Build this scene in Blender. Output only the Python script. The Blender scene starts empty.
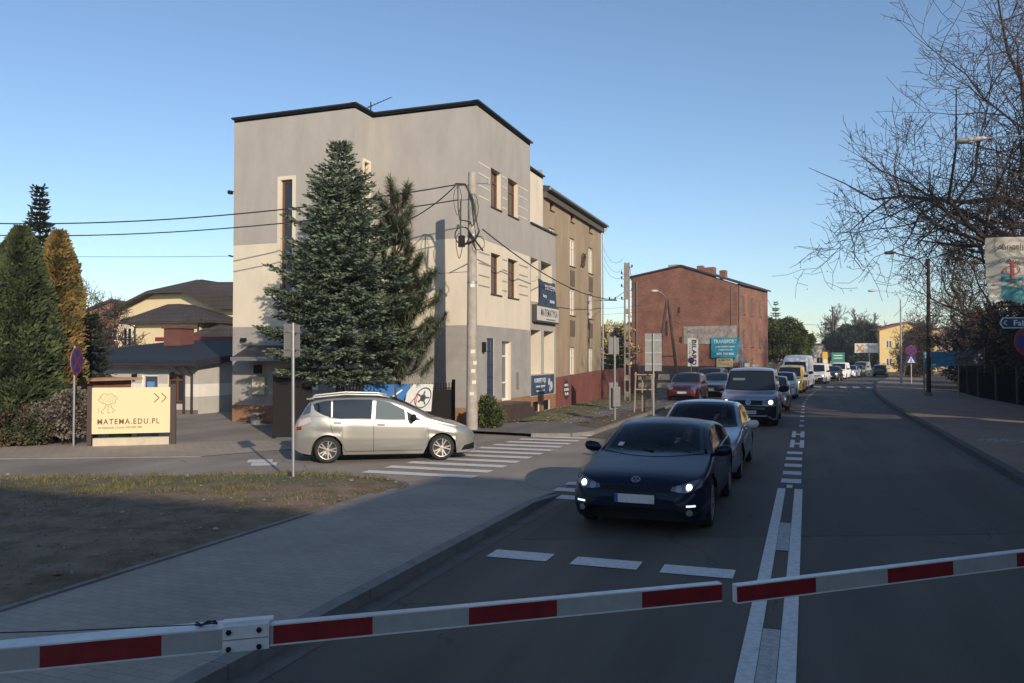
import bpy, math, random
from mathutils import Vector, Matrix
from mathutils.bvhtree import BVHTree
R = math.radians
random.seed(7)
sc = bpy.context.scene
col = sc.collection

# ------------------------------------------------------------------ camera, sky, sun, exposure
cd = bpy.data.cameras.new('camera'); cam = bpy.data.objects.new('camera', cd); col.objects.link(cam)
cam.location = (0, 0, 2.3); cam.rotation_euler = (R(90 + 1.18), 0, R(20.24))
cd.sensor_width = 36; cd.lens = 28.125; cd.clip_start = 0.1; cd.clip_end = 3000
sc.camera = cam
SUN_EL, SUN_AZ = 20.0, 135.0
w = bpy.data.worlds.new('World'); sc.world = w; w.use_nodes = True
nt = w.node_tree; bg = nt.nodes['Background']
sky = nt.nodes.new('ShaderNodeTexSky'); sky.sky_type = 'NISHITA'; sky.sun_disc = False
sky.sun_elevation = R(SUN_EL); sky.sun_rotation = R(SUN_AZ)
sky.air_density = 1.0; sky.dust_density = .55; sky.ozone_density = 2.9; sky.altitude = 200
nt.links.new(sky.outputs[0], bg.inputs[0]); bg.inputs[1].default_value = 0.14
sd = bpy.data.lights.new('sun', 'SUN'); so = bpy.data.objects.new('sun', sd); col.objects.link(so)
sd.energy = 4.1; sd.angle = R(0.6); sd.color = (1.0, 0.84, 0.65)
S = Vector((math.sin(R(SUN_AZ)) * math.cos(R(SUN_EL)), math.cos(R(SUN_AZ)) * math.cos(R(SUN_EL)), math.sin(R(SUN_EL))))
so.rotation_euler = S.to_track_quat('Z', 'Y').to_euler(); so.location = (40, -40, 40)
sc.view_settings.view_transform = 'Standard'; sc.view_settings.look = 'None'
sc.view_settings.gamma = 1; sc.view_settings.use_curve_mapping = False
sc.view_settings.exposure = 0.2
sc.render.engine = 'CYCLES'

# ------------------------------------------------------------------ materials
MATS = {}
def mat(name, c, rough=0.8, metal=0.0, var=0.0, scale=3.0, bump=0.0, bscale=40.0, coat=0.0, emit=None, es=0, spec=0.5, c2=None, stretch=None):
    if name in MATS: return MATS[name]
    m = bpy.data.materials.new(name); m.use_nodes = True; t = m.node_tree; b = t.nodes['Principled BSDF']
    b.inputs['Base Color'].default_value = (*c, 1); b.inputs['Roughness'].default_value = rough
    b.inputs['Metallic'].default_value = metal; b.inputs['Coat Weight'].default_value = coat
    b.inputs['Coat Roughness'].default_value = 0.04
    b.inputs['Specular IOR Level'].default_value = spec
    if emit: b.inputs['Emission Color'].default_value = (*emit, 1); b.inputs['Emission Strength'].default_value = es
    if var or c2 or bump:
        tc = t.nodes.new('ShaderNodeTexCoord'); src = tc.outputs['Object']
        if stretch:
            mp = t.nodes.new('ShaderNodeMapping'); mp.inputs['Scale'].default_value = stretch
            t.links.new(src, mp.inputs[0]); src = mp.outputs[0]
    if var or c2:
        n = t.nodes.new('ShaderNodeTexNoise'); n.inputs['Scale'].default_value = scale; n.inputs['Detail'].default_value = 8; n.inputs['Roughness'].default_value = .65
        t.links.new(src, n.inputs['Vector'])
        r = t.nodes.new('ShaderNodeValToRGB'); r.color_ramp.elements[0].position = .32; r.color_ramp.elements[1].position = .68
        a = tuple(x * (1 - var) for x in c); d = c2 if c2 else tuple(min(1, x * (1 + var)) for x in c)
        r.color_ramp.elements[0].color = (*a, 1); r.color_ramp.elements[1].color = (*d, 1)
        t.links.new(n.outputs[0], r.inputs[0]); t.links.new(r.outputs[0], b.inputs['Base Color'])
    if bump:
        n2 = t.nodes.new('ShaderNodeTexNoise'); n2.inputs['Scale'].default_value = bscale; n2.inputs['Detail'].default_value = 6
        t.links.new(src, n2.inputs['Vector'])
        bp = t.nodes.new('ShaderNodeBump'); bp.inputs['Strength'].default_value = bump; bp.inputs['Distance'].default_value = 0.02
        t.links.new(n2.outputs[0], bp.inputs['Height']); t.links.new(bp.outputs[0], b.inputs['Normal'])
    MATS[name] = m; return m

def brickmat(name, c1, c2, mortar, bw, bh, ms=0.01, var=0.25, horiz=False, rough=.85, offset=.5, patch=None):
    """brick or paver pattern; horiz: in the ground plane, else on upright walls (world axes)"""
    m = bpy.data.materials.new(name); m.use_nodes = True; t = m.node_tree; b = t.nodes['Principled BSDF']; b.inputs['Roughness'].default_value = rough
    tc = t.nodes.new('ShaderNodeTexCoord'); sep = t.nodes.new('ShaderNodeSeparateXYZ'); cb = t.nodes.new('ShaderNodeCombineXYZ')
    t.links.new(tc.outputs['Object'], sep.inputs[0])
    if horiz: t.links.new(sep.outputs[0], cb.inputs[0]); t.links.new(sep.outputs[1], cb.inputs[1])
    else:
        ad = t.nodes.new('ShaderNodeMath'); ad.operation = 'ADD'; t.links.new(sep.outputs[0], ad.inputs[0]); t.links.new(sep.outputs[1], ad.inputs[1])
        t.links.new(ad.outputs[0], cb.inputs[0]); t.links.new(sep.outputs[2], cb.inputs[1])
    br = t.nodes.new('ShaderNodeTexBrick'); br.offset = offset
    for k, v in (('Scale', 1), ('Mortar Size', ms), ('Brick Width', bw), ('Row Height', bh), ('Mortar Smooth', .3), ('Bias', 0)): br.inputs[k].default_value = v
    br.inputs['Color1'].default_value = (*c1, 1); br.inputs['Color2'].default_value = (*c2, 1); br.inputs['Mortar'].default_value = (*mortar, 1)
    t.links.new(cb.outputs[0], br.inputs['Vector'])
    n = t.nodes.new('ShaderNodeTexNoise'); n.inputs['Scale'].default_value = .7; n.inputs['Detail'].default_value = 9; n.inputs['Roughness'].default_value = .7
    t.links.new(tc.outputs['Object'], n.inputs['Vector'])
    mr = t.nodes.new('ShaderNodeMapRange'); mr.inputs[1].default_value = .3; mr.inputs[2].default_value = .7; mr.inputs[3].default_value = 1 - var; mr.inputs[4].default_value = 1 + var
    t.links.new(n.outputs[0], mr.inputs[0])
    vm = t.nodes.new('ShaderNodeVectorMath'); vm.operation = 'SCALE'
    t.links.new(br.outputs['Color'], vm.inputs[0]); t.links.new(mr.outputs[0], vm.inputs['Scale'])
    t.links.new(vm.outputs[0], b.inputs['Base Color'])
    bp = t.nodes.new('ShaderNodeBump'); bp.inputs['Strength'].default_value = .5; bp.inputs['Distance'].default_value = .01; bp.invert = True
    t.links.new(br.outputs['Fac'], bp.inputs['Height']); t.links.new(bp.outputs[0], b.inputs['Normal'])
    MATS[name] = m; return m

def asphaltmat(name, c, spots=.25, patch=.25, stretch=(1, .25, 1)):
    m = bpy.data.materials.new(name); m.use_nodes = True; t = m.node_tree; b = t.nodes['Principled BSDF']; b.inputs['Roughness'].default_value = .82
    tc = t.nodes.new('ShaderNodeTexCoord'); mp = t.nodes.new('ShaderNodeMapping'); mp.inputs['Scale'].default_value = stretch
    t.links.new(tc.outputs['Object'], mp.inputs[0])
    n1 = t.nodes.new('ShaderNodeTexNoise'); n1.inputs['Scale'].default_value = .9; n1.inputs['Detail'].default_value = 6; t.links.new(mp.outputs[0], n1.inputs['Vector'])
    n2 = t.nodes.new('ShaderNodeTexNoise'); n2.inputs['Scale'].default_value = 90; n2.inputs['Detail'].default_value = 3; t.links.new(tc.outputs['Object'], n2.inputs['Vector'])
    def rng(src, lo, hi, a, z):
        q = t.nodes.new('ShaderNodeMapRange'); q.inputs[1].default_value = lo; q.inputs[2].default_value = hi; q.inputs[3].default_value = a; q.inputs[4].default_value = z
        t.links.new(src, q.inputs[0]); return q.outputs[0]
    mu = t.nodes.new('ShaderNodeMath'); mu.operation = 'MULTIPLY'
    t.links.new(rng(n1.outputs[0], .3, .7, 1 - patch, 1 + patch), mu.inputs[0]); t.links.new(rng(n2.outputs[0], .3, .7, 1 - spots, 1 + spots), mu.inputs[1])
    mp2 = t.nodes.new('ShaderNodeMapping'); mp2.inputs['Scale'].default_value = (stretch[0] * 1.6, stretch[1] * .12, 1); t.links.new(tc.outputs['Object'], mp2.inputs[0])
    n3 = t.nodes.new('ShaderNodeTexNoise'); n3.inputs['Scale'].default_value = 1.0; n3.inputs['Detail'].default_value = 4; t.links.new(mp2.outputs[0], n3.inputs['Vector'])
    mu2 = t.nodes.new('ShaderNodeMath'); mu2.operation = 'MULTIPLY'; t.links.new(mu.outputs[0], mu2.inputs[0]); t.links.new(rng(n3.outputs[0], .3, .7, .84, 1.18), mu2.inputs[1])
    nd = t.nodes.new('ShaderNodeTexNoise'); nd.inputs['Scale'].default_value = 1.5; nd.inputs['Detail'].default_value = 6; t.links.new(tc.outputs['Object'], nd.inputs['Vector'])
    va = t.nodes.new('ShaderNodeVectorMath'); va.operation = 'MULTIPLY_ADD'; va.inputs[1].default_value = (.9, .9, .9); t.links.new(nd.outputs['Color'], va.inputs[0]); t.links.new(tc.outputs['Object'], va.inputs[2])
    vo = t.nodes.new('ShaderNodeTexVoronoi'); vo.feature = 'DISTANCE_TO_EDGE'; vo.inputs['Scale'].default_value = .33; t.links.new(va.outputs[0], vo.inputs['Vector'])
    mask = rng(n1.outputs[0], .48, .56, 1, 0); cr = rng(vo.outputs['Distance'], 0, .006, .45, 1)
    mxx = t.nodes.new('ShaderNodeMath'); mxx.operation = 'MAXIMUM'; t.links.new(mask, mxx.inputs[0]); t.links.new(cr, mxx.inputs[1])
    mu = t.nodes.new('ShaderNodeMath'); mu.operation = 'MULTIPLY'; t.links.new(mu2.outputs[0], mu.inputs[0]); t.links.new(mxx.outputs[0], mu.inputs[1])
    vm = t.nodes.new('ShaderNodeVectorMath'); vm.operation = 'SCALE'; vm.inputs[0].default_value = c; t.links.new(mu.outputs[0], vm.inputs['Scale'])
    t.links.new(vm.outputs[0], b.inputs['Base Color'])
    bp = t.nodes.new('ShaderNodeBump'); bp.inputs['Strength'].default_value = .35; bp.inputs['Distance'].default_value = .01
    t.links.new(n2.outputs[0], bp.inputs['Height']); t.links.new(bp.outputs[0], b.inputs['Normal'])
    MATS[name] = m; return m

def glassmat(name, tint, f=.08):
    m = bpy.data.materials.new(name); m.use_nodes = True; t = m.node_tree
    for n in list(t.nodes):
        if n.type != 'OUTPUT_MATERIAL': t.nodes.remove(n)
    out = [n for n in t.nodes][0]
    tr = t.nodes.new('ShaderNodeBsdfTransparent'); tr.inputs[0].default_value = (*tint, 1)
    gl = t.nodes.new('ShaderNodeBsdfGlossy'); gl.inputs['Roughness'].default_value = .02; gl.inputs[0].default_value = (.9, .95, 1, 1)
    fr = t.nodes.new('ShaderNodeFresnel'); fr.inputs[0].default_value = 1.3
    mx = t.nodes.new('ShaderNodeMixShader'); t.links.new(fr.outputs[0], mx.inputs[0]); t.links.new(tr.outputs[0], mx.inputs[1]); t.links.new(gl.outputs[0], mx.inputs[2])
    t.links.new(mx.outputs[0], out.inputs[0]); MATS[name] = m; return m

WALL_GREY = mat('render_grey', (.365, .345, .32), .9, var=.09, scale=1.6, bump=.3, bscale=120, stretch=(1, 1, .35))
WALL_CREAM = mat('render_cream', (.66, .595, .48), .9, var=.08, scale=1.4, bump=.3, bscale=120, stretch=(1, 1, .35))
WALL_GREY2 = mat('render_grey_low', (.325, .31, .295), .9, var=.13, scale=1.5, bump=.25, bscale=120)
PLINTH = brickmat('plinth_tiles', (.31, .165, .09), (.26, .14, .078), (.2, .13, .09), .3, .15, .006, .15)
BRICK = brickmat('red_brick', (.29, .115, .07), (.20, .082, .054), (.17, .125, .10), .26, .085, .012, .38)
BROWNWALL = mat('old_render', (.25, .19, .125), .95, c2=(.38, .30, .205), scale=1.1, bump=.4, bscale=60, stretch=(1, 1, .35))
DARKROOF = mat('roof_dark', (.045, .042, .045), .7, var=.3, scale=6, bump=.3, bscale=20)
ROOFTILE = brickmat('roof_tiles', (.062, .048, .042), (.05, .04, .036), (.022, .02, .018), .3, .33, .03, .25)
FLASH = mat('roof_flashing', (.03, .03, .035), .5, metal=.3)
GLASSW = mat('window_glass', (.02, .025, .03), .06, spec=.8)
GLASSB = mat('window_glass_blue', (.05, .07, .10), .05, spec=1)
WFRAME = mat('window_frame_white', (.7, .68, .63), .5)
WOODF = mat('window_frame_brown', (.14, .06, .03), .5)
SILL = mat('sill_brown', (.06, .035, .025), .6)
DOORM = mat('door_brown', (.055, .028, .018), .5, var=.2)
CONC = mat('concrete', (.34, .31, .27), .9, var=.22, scale=5, bump=.3, bscale=50)
CONCD = mat('concrete_dark', (.16, .145, .135), .9, var=.25, scale=4, bump=.3, bscale=50)
METALG = mat('galvanised_steel', (.33, .34, .35), .5, metal=.6, var=.12)
METALD = mat('black_metal', (.014, .014, .015), .75, spec=.15)
WHITE = mat('white_paint', (.75, .75, .73), .5)
WIRE = mat('wire_black', (.012, .012, .013), .6)
WOOD = mat('weathered_wood', (.30, .22, .14), .85, var=.25, scale=6, stretch=(4, 4, .5))
ASPH = asphaltmat('asphalt_main', (.098, .080, .063), patch=.26)
ASPH2 = asphaltmat('asphalt_side', (.235, .205, .175), patch=.2, stretch=(.5, .5, 1))
PAVER = brickmat('pavers_grey', (.35, .295, .24), (.31, .262, .215), (.22, .19, .158), .2, .1, .004, .16, horiz=True)
PAVERW = brickmat('pavers_warm', (.36, .30, .24), (.32, .27, .215), (.2, .175, .15), .3, .15, .01, .15, horiz=True)
PAVERR = brickmat('pavers_red', (.27, .185, .14), (.23, .16, .125), (.15, .12, .095), .2, .1, .006, .2, horiz=True)
KERB = mat('kerb_concrete', (.20, .185, .165), .9, var=.2, scale=4, bump=.3)
LINE = mat('road_paint', (.62, .60, .57), .7, var=.18, scale=14, bump=.2)
LINEOLD = mat('road_paint_worn', (.40, .385, .36), .8, c2=(.54, .52, .49), var=.3, scale=22)
DIRT = mat('dirt', (.055, .045, .036), .95, c2=(.115, .10, .085), var=.25, scale=1.3, bump=.8, bscale=25)
GRASSG = mat('grass_ground', (.045, .052, .022), .95, c2=(.10, .085, .05), var=.3, scale=1.5, bump=.8, bscale=30)
BARK = mat('bark', (.07, .055, .045), .95, var=.3, scale=12, bump=.6, bscale=40)
TWIG = mat('twig', (.055, .042, .038), .9)

# ------------------------------------------------------------------ mesh helpers
class MB:
    def __init__(s): s.v = []; s.f = []; s.m = []
    def add(s, vs, fs, mi=0):
        b = len(s.v); s.v += [tuple(v) for v in vs]; s.f += [tuple(i + b for i in f) for f in fs]; s.m += [mi] * len(fs); return s
    def box(s, x0, x1, y0, y1, z0, z1, mi=0, M=None):
        vs = [Vector(p) for p in ((x0, y0, z0), (x1, y0, z0), (x1, y1, z0), (x0, y1, z0), (x0, y0, z1), (x1, y0, z1), (x1, y1, z1), (x0, y1, z1))]
        if M is not None: vs = [M @ v for v in vs]
        return s.add(vs, [(0, 3, 2, 1), (4, 5, 6, 7), (0, 1, 5, 4), (1, 2, 6, 5), (2, 3, 7, 6), (3, 0, 4, 7)], mi)
    def bar(s, a, b, w_, h=None, mi=0, up=(0, 0, 1)):
        h = h or w_; a = Vector(a); b = Vector(b); d = (b - a); L = d.length; d.normalize()
        u = Vector(up);
        if abs(d.dot(u)) > .98: u = Vector((1, 0, 0))
        x = d.cross(u).normalized(); y = x.cross(d)
        vs = []
        for p in (a, b):
            for i, j in ((-1, -1), (1, -1), (1, 1), (-1, 1)): vs.append(p + x * i * w_ / 2 + y * j * h / 2)
        return s.add(vs, [(0, 1, 2, 3), (7, 6, 5, 4), (0, 4, 5, 1), (1, 5, 6, 2), (2, 6, 7, 3), (3, 7, 4, 0)], mi)
    def tube(s, pts, rad, n=8, mi=0, cap=True):
        pts = [Vector(p) for p in pts]; k = len(pts)
        if not hasattr(rad, '__len__'): rad = [rad] * k
        vs = []; ref = None
        for i, p in enumerate(pts):
            d = (pts[min(i + 1, k - 1)] - pts[max(i - 1, 0)])
            if d.length < 1e-9: d = Vector((0, 0, 1))
            d.normalize()
            if ref is None: ref = Vector((0, 0, 1)) if abs(d.z) < .9 else Vector((1, 0, 0))
            x = d.cross(ref)
            if x.length < 1e-4: x = d.cross(Vector((0, 1, 0)))
            x.normalize(); y = x.cross(d)
            for j in range(n):
                a = 2 * math.pi * j / n; vs.append(p + (x * math.cos(a) + y * math.sin(a)) * rad[i])
        fs = [(i * n + j, i * n + (j + 1) % n, (i + 1) * n + (j + 1) % n, (i + 1) * n + j) for i in range(k - 1) for j in range(n)]
        if cap: fs += [tuple(range(n))[::-1], tuple((k - 1) * n + j for j in range(n))]
        return s.add(vs, fs, mi)
    def disc(s, c, nrm, r, th=.01, n=24, mi=0):
        nrm = Vector(nrm).normalized(); return s.tube([Vector(c), Vector(c) + nrm * th], r, n, mi)
    def lathe(s, prof, axis='X', n=24, mi=0, c=(0, 0, 0)):
        vs = []; k = len(prof); c = Vector(c)
        for (a, r) in prof:
            for j in range(n):
                t = 2 * math.pi * j / n
                vs.append(c + (Vector((a, r * math.cos(t), r * math.sin(t))) if axis == 'X' else Vector((r * math.cos(t), r * math.sin(t), a))))
        fs = [(i * n + j, i * n + (j + 1) % n, (i + 1) * n + (j + 1) % n, (i + 1) * n + j) for i in range(k - 1) for j in range(n)]
        return s.add(vs, fs, mi)
    def prism(s, poly, a, b, mi=0, fn=None):
        """poly: 2D outline; fn(u,v,w)->xyz; extruded from w=a to w=b"""
        fn = fn or (lambda u, v, w_: (u, v, w_)); n = len(poly)
        vs = [fn(u, v, a) for u, v in poly] + [fn(u, v, b) for u, v in poly]
        fs = [tuple(range(n))[::-1], tuple(range(n, 2 * n))] + [(i, (i + 1) % n, n + (i + 1) % n, n + i) for i in range(n)]
        return s.add(vs, fs, mi)
    def sheet(s, poly, z, mi=0): return s.add([(x, y, z) for x, y in poly], [tuple(range(len(poly)))], mi)
    def build(s, name, mats, parent=None, smooth=False, fix=True):
        me = bpy.data.meshes.new(name); me.from_pydata(s.v, [], s.f)
        if not isinstance(mats, (list, tuple)): mats = [mats]
        for m in mats: me.materials.append(m)
        if len(mats) > 1: me.polygons.foreach_set('material_index', s.m)
        if smooth: me.polygons.foreach_set('use_smooth', [True] * len(me.polygons))
        me.update()
        o = bpy.data.objects.new(name, me); col.objects.link(o)
        if parent: o.parent = parent
        return o

def tag(o, label=None, cat=None, group=None, kind=None):
    if label: o['label'] = label
    if cat: o['category'] = cat
    if group: o['group'] = group
    if kind: o['kind'] = kind
    return o
def thing(name, label, cat, loc=(0, 0, 0), rz=0, group=None):
    o = bpy.data.objects.new(name, None); col.objects.link(o); o.location = loc; o.rotation_euler = (0, 0, rz); o.empty_display_size = .2
    return tag(o, label, cat, group)
def copy_tree(o, parent=None):
    c = o.copy(); col.objects.link(c); c.parent = parent
    for ch in o.children: copy_tree(ch, c)
    return c
def smooth_by_angle(o, ang=35):
    me = o.data; me.polygons.foreach_set('use_smooth', [True] * len(me.polygons))
    import bmesh
    b = bmesh.new(); b.from_mesh(me)
    for e in b.edges:
        if len(e.link_faces) == 2 and e.calc_face_angle(0) > R(ang): e.smooth = False
    b.to_mesh(me); b.free()

def text(s, size, M, material, parent, name='lettering', width=None, ext=.003, bold=0.0, space=1.0):
    cu = bpy.data.curves.new('t', 'FONT'); cu.body = s; cu.size = size; cu.align_x = 'CENTER'; cu.align_y = 'CENTER'; cu.extrude = ext; cu.offset = bold; cu.resolution_u = 3; cu.space_character = space
    o = bpy.data.objects.new('t', cu); col.objects.link(o)
    dg = bpy.context.evaluated_depsgraph_get(); me = bpy.data.meshes.new_from_object(o.evaluated_get(dg))
    bpy.data.objects.remove(o)
    if width and len(me.vertices):
        xs = [v.co.x for v in me.vertices]; k = width / max(1e-6, max(xs) - min(xs))
        for v in me.vertices: v.co.x *= k
    me.transform(M); me.materials.clear(); me.materials.append(material)
    r = bpy.data.objects.new(name, me); me.name = name; col.objects.link(r); r.parent = parent
    return r
def frame_mat(o, u, v):
    """matrix whose x axis is u, y axis is v, origin o"""
    u = Vector(u).normalized(); v = Vector(v).normalized(); n = u.cross(v)
    M = Matrix.Identity(4)
    for i in range(3): M[i][0] = u[i]; M[i][1] = v[i]; M[i][2] = n[i]; M[i][3] = o[i]
    return M

def wp(px, f):
    """ground point seen at a bearing (picture column) px and distance f ahead of the camera"""
    r_ = (px - 512) / 800 * f; th = R(20.24); return r_ * math.cos(th) - f * math.sin(th), r_ * math.sin(th) + f * math.cos(th)
def crv(pts):
    """monotone cubic through points"""
    xs = [p[0] for p in pts]; ys = [p[1] for p in pts]; n = len(pts)
    d = [(ys[i + 1] - ys[i]) / (xs[i + 1] - xs[i]) for i in range(n - 1)]
    m = [d[0]] + [0 if d[i - 1] * d[i] <= 0 else 2 * d[i - 1] * d[i] / (d[i - 1] + d[i]) for i in range(1, n - 1)] + [d[-1]]
    def f(x):
        if x <= xs[0]: return ys[0]
        if x >= xs[-1]: return ys[-1]
        i = 0
        while x > xs[i + 1]: i += 1
        h = xs[i + 1] - xs[i]; t = (x - xs[i]) / h
        return ys[i] * (2 * t ** 3 - 3 * t * t + 1) + m[i] * h * (t ** 3 - 2 * t * t + t) + ys[i + 1] * (-2 * t ** 3 + 3 * t * t) + m[i + 1] * h * (t ** 3 - t * t)
    return f

# ------------------------------------------------------------------ setting: ground, roads, pavements
def CX(y, a=.0016): return -.29 + (a * (y - 38) ** 2 if y > 38 else 0)
def KR(y): return 3.62 + (.0013 * (y - 38) ** 2 if y > 38 else 0)
def KL(y): return CX(y) - 3.75
def ribbon(fl, fr, y0, y1, z, step=4, mb=None, mi=0, zr=None):
    mb = mb or MB(); n = max(1, int((y1 - y0) / step)); vs = []
    for i in range(n + 1):
        y = y0 + (y1 - y0) * i / n; vs += [(fl(y), y, z), (fr(y), y, z if zr is None else zr)]
    return mb.add(vs, [(2 * i, 2 * i + 1, 2 * i + 3, 2 * i + 2) for i in range(n)], mi)

def st(name, mb, m, **k): return tag(mb.build(name, m, **k), kind='structure')
st('ground', MB().sheet([(-1500, -300), (1500, -300), (1500, 2000), (-1500, 2000)], -.05), GRASSG)
st('side_street', MB().sheet([(-60, -20), (-3.6, -20), (-3.6, 26), (-14, 32), (-60, 45)], -.012), ASPH2)
road = MB(); ribbon(KL, KR, -40, 240, 0, 3, road)
road.sheet([(-6.0, 22.6), (-4.0, 21.8), (-4.0, 62), (-6.0, 62)], .0)
st('main_road', road, ASPH)
# resurfaced strip across both lanes: slightly different asphalt
st('road_patch', MB().sheet([(-3.4, 9.6), (3.4, 12.5), (3.55, 19), (-.5, 15.9), (-3.7, 15.0)], .003), asphaltmat('asphalt_patch', (.080, .066, .053), patch=.1))
# kerbs
kb = MB()
def kerbrun(mb, pts, w_, h, z0=-.02, seg=1.0):
    """kerb stones along a polyline with joints"""
    for (a, b) in zip(pts[:-1], pts[1:]):
        a = Vector((*a[:2], 0)); b = Vector((*b[:2], 0)); L = (b - a).length; n = max(1, round(L / seg)); d = (b - a) / n
        for i in range(n):
            p = a + d * i + d * .006; q = a + d * (i + 1) - d * .006
            mb.bar(p + Vector((0, 0, (h + z0) / 2)), q + Vector((0, 0, (h + z0) / 2)), w_, h - z0)
kerbrun(kb, [(-3.96, -20), (-3.96, 11.6)], .16, .12)
# sloping end stone
kb.add([(-4.04, 11.6, .12), (-3.88, 11.6, .12), (-3.88, 12.9, .015), (-4.04, 12.9, .015), (-4.04, 11.6, -.02), (-3.88, 11.6, -.02), (-3.88, 12.9, -.02), (-4.04, 12.9, -.02)], [(0, 1, 2, 3), (1, 5, 6, 2), (0, 3, 7, 4), (2, 6, 7, 3)])
st('kerb_left', kb, KERB)
st('gutter_left', ribbon(lambda y: -3.88, lambda y: -3.66, -20, 12.6, .004), mat('gutter_stone', (.13, .115, .098), .9, var=.25, scale=3, bump=.3))
sw = MB(); sw.sheet([(-6.52, -20), (-4.045, -20), (-4.045, 11.6), (-6.52, 11.6)], .115)
sw.add([(-6.52, 11.6, .115), (-4.045, 11.6, .115), (-4.045, 13.2, .006), (-6.9, 13.2, .006)], [(0, 1, 2, 3)])
st('sidewalk_left', sw, PAVER)
bk = MB(); kerbrun(bk, [(-6.56, -20), (-6.56, 11.3)], .07, .135)
kerbrun(bk, [(-6.52, 11.3), (-6.47, 12.1), (-6.67, 12.72), (-7.4, 13.15)], .06, .09, seg=.6)
st('edge_kerb', bk, KERB)
# dirt island (uneven)
from mathutils import noise
def island(name, poly, z0, amp, m, res=.35, inset=.5):
    import bmesh
    xs = [p[0] for p in poly]; ys = [p[1] for p in poly]
    def inside(x, y):
        c = False; j = len(poly) - 1
        for i in range(len(poly)):
            if (poly[i][1] > y) != (poly[j][1] > y) and x < (poly[j][0] - poly[i][0]) * (y - poly[i][1]) / (poly[j][1] - poly[i][1]) + poly[i][0]: c = not c
            j = i
        return c
    def dist(x, y):
        dm = 9
        for i in range(len(poly)):
            a = Vector(poly[i]); b = Vector(poly[i - 1]); p = Vector((x, y)); t = max(0, min(1, (p - a).dot(b - a) / max(1e-9, (b - a).length_squared))); dm = min(dm, (p - a - (b - a) * t).length)
        return dm
    bm = bmesh.new(); vs = [bm.verts.new((x, y, 0)) for x, y in poly]; f = bm.faces.new(vs)
    bmesh.ops.triangulate(bm, faces=[f])
    for axis, lo, hi in ((0, min(xs), max(xs)), (1, min(ys), max(ys))):
        k = lo + res
        while k < hi:
            co = Vector((0, 0, 0)); co[axis] = k; no = Vector((0, 0, 0)); no[axis] = 1
            bmesh.ops.bisect_plane(bm, geom=bm.verts[:] + bm.edges[:] + bm.faces[:], plane_co=co, plane_no=no); k += res
    for v in bm.verts:
        x, y = v.co.x, v.co.y; e = min(1, dist(x, y) / inset)
        v.co.z = z0 + e * (.05 + amp * (noise.noise(Vector((x * .6, y * .6, 3))) + .5 * noise.noise(Vector((x * 2.1, y * 2.1, 1)))))
    if sum(f.normal.z for f in bm.faces) < 0: bmesh.ops.reverse_faces(bm, faces=bm.faces[:])
    me = bpy.data.meshes.new(name); bm.to_mesh(me); bm.free(); me.materials.append(m)
    me.polygons.foreach_set('use_smooth', [True] * len(me.polygons))
    o = bpy.data.objects.new(name, me); col.objects.link(o); tag(o, kind='structure'); return inside
ISL = [(-6.6, -12), (-6.55, 11.3), (-6.5, 12.1), (-6.7, 12.7), (-7.4, 13.12), (-8.6, 13.25), (-9.6, 12.95), (-14.1, 10.65), (-30, 2.4), (-30, -12)]
# ground cover: dirt in the middle, thin grass along the far edge
def islandmat():
    m = bpy.data.materials.new('dirt_and_grass'); m.use_nodes = True; t = m.node_tree; b = t.nodes['Principled BSDF']; b.inputs['Roughness'].default_value = .95
    tc = t.nodes.new('ShaderNodeTexCoord'); sep = t.nodes.new('ShaderNodeSeparateXYZ'); t.links.new(tc.outputs['Object'], sep.inputs[0])
    def math_(op, a, b_):
        n = t.nodes.new('ShaderNodeMath'); n.operation = op
        for i, q in enumerate((a, b_)):
            if isinstance(q, (int, float)): n.inputs[i].default_value = q
            else: t.links.new(q, n.inputs[i])
        return n.outputs[0]
    def noi(s, d=6):
        n = t.nodes.new('ShaderNodeTexNoise'); n.inputs['Scale'].default_value = s; n.inputs['Detail'].default_value = d; n.inputs['Roughness'].default_value = .7; t.links.new(tc.outputs['Object'], n.inputs['Vector']); return n.outputs[0]
    def ramp(f, cols):
        r = t.nodes.new('ShaderNodeValToRGB'); el = r.color_ramp.elements
        el[0].position, el[0].color = cols[0][0], (*cols[0][1], 1); el[1].position, el[1].color = cols[-1][0], (*cols[-1][1], 1)
        for p, c in cols[1:-1]: e = el.new(p); e.color = (*c, 1)
        t.links.new(f, r.inputs[0]); return r.outputs[0]
    # distance from the far edge line y = 10.65 + .5*(x+14.1)
    d = math_('SUBTRACT', math_('ADD', math_('MULTIPLY', sep.outputs[0], .51), 17.85), sep.outputs[1])
    dn = math_('ADD', d, math_('MULTIPLY', math_('SUBTRACT', noi(.9), .5), 3.2))
    fac = t.nodes.new('ShaderNodeMapRange'); fac.inputs[1].default_value = 1.3; fac.inputs[2].default_value = 2.6; fac.inputs[3].default_value = 0; fac.inputs[4].default_value = 1; t.links.new(dn, fac.inputs[0])
    g = ramp(noi(3.5, 9), [(.30, (.055, .06, .022)), (.5, (.11, .10, .045)), (.7, (.17, .14, .085))])
    e = ramp(noi(2.2, 10), [(.28, (.095, .066, .04)), (.42, (.125, .10, .05)), (.52, (.20, .14, .092)), (.64, (.24, .18, .122)), (.76, (.32, .25, .185))])
    mx = t.nodes.new('ShaderNodeMix'); mx.data_type = 'RGBA'; t.links.new(fac.outputs[0], mx.inputs[0]); t.links.new(g, mx.inputs[6]); t.links.new(e, mx.inputs[7])
    t.links.new(mx.outputs[2], b.inputs['Base Color'])
    bp = t.nodes.new('ShaderNodeBump'); bp.inputs['Strength'].default_value = .9; bp.inputs['Distance'].default_value = .04; t.links.new(noi(14, 9), bp.inputs['Height']); t.links.new(bp.outputs[0], b.inputs['Normal'])
    return m
inside_isl = island('dirt_verge', ISL, .07, .05, islandmat(), res=.4)
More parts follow.
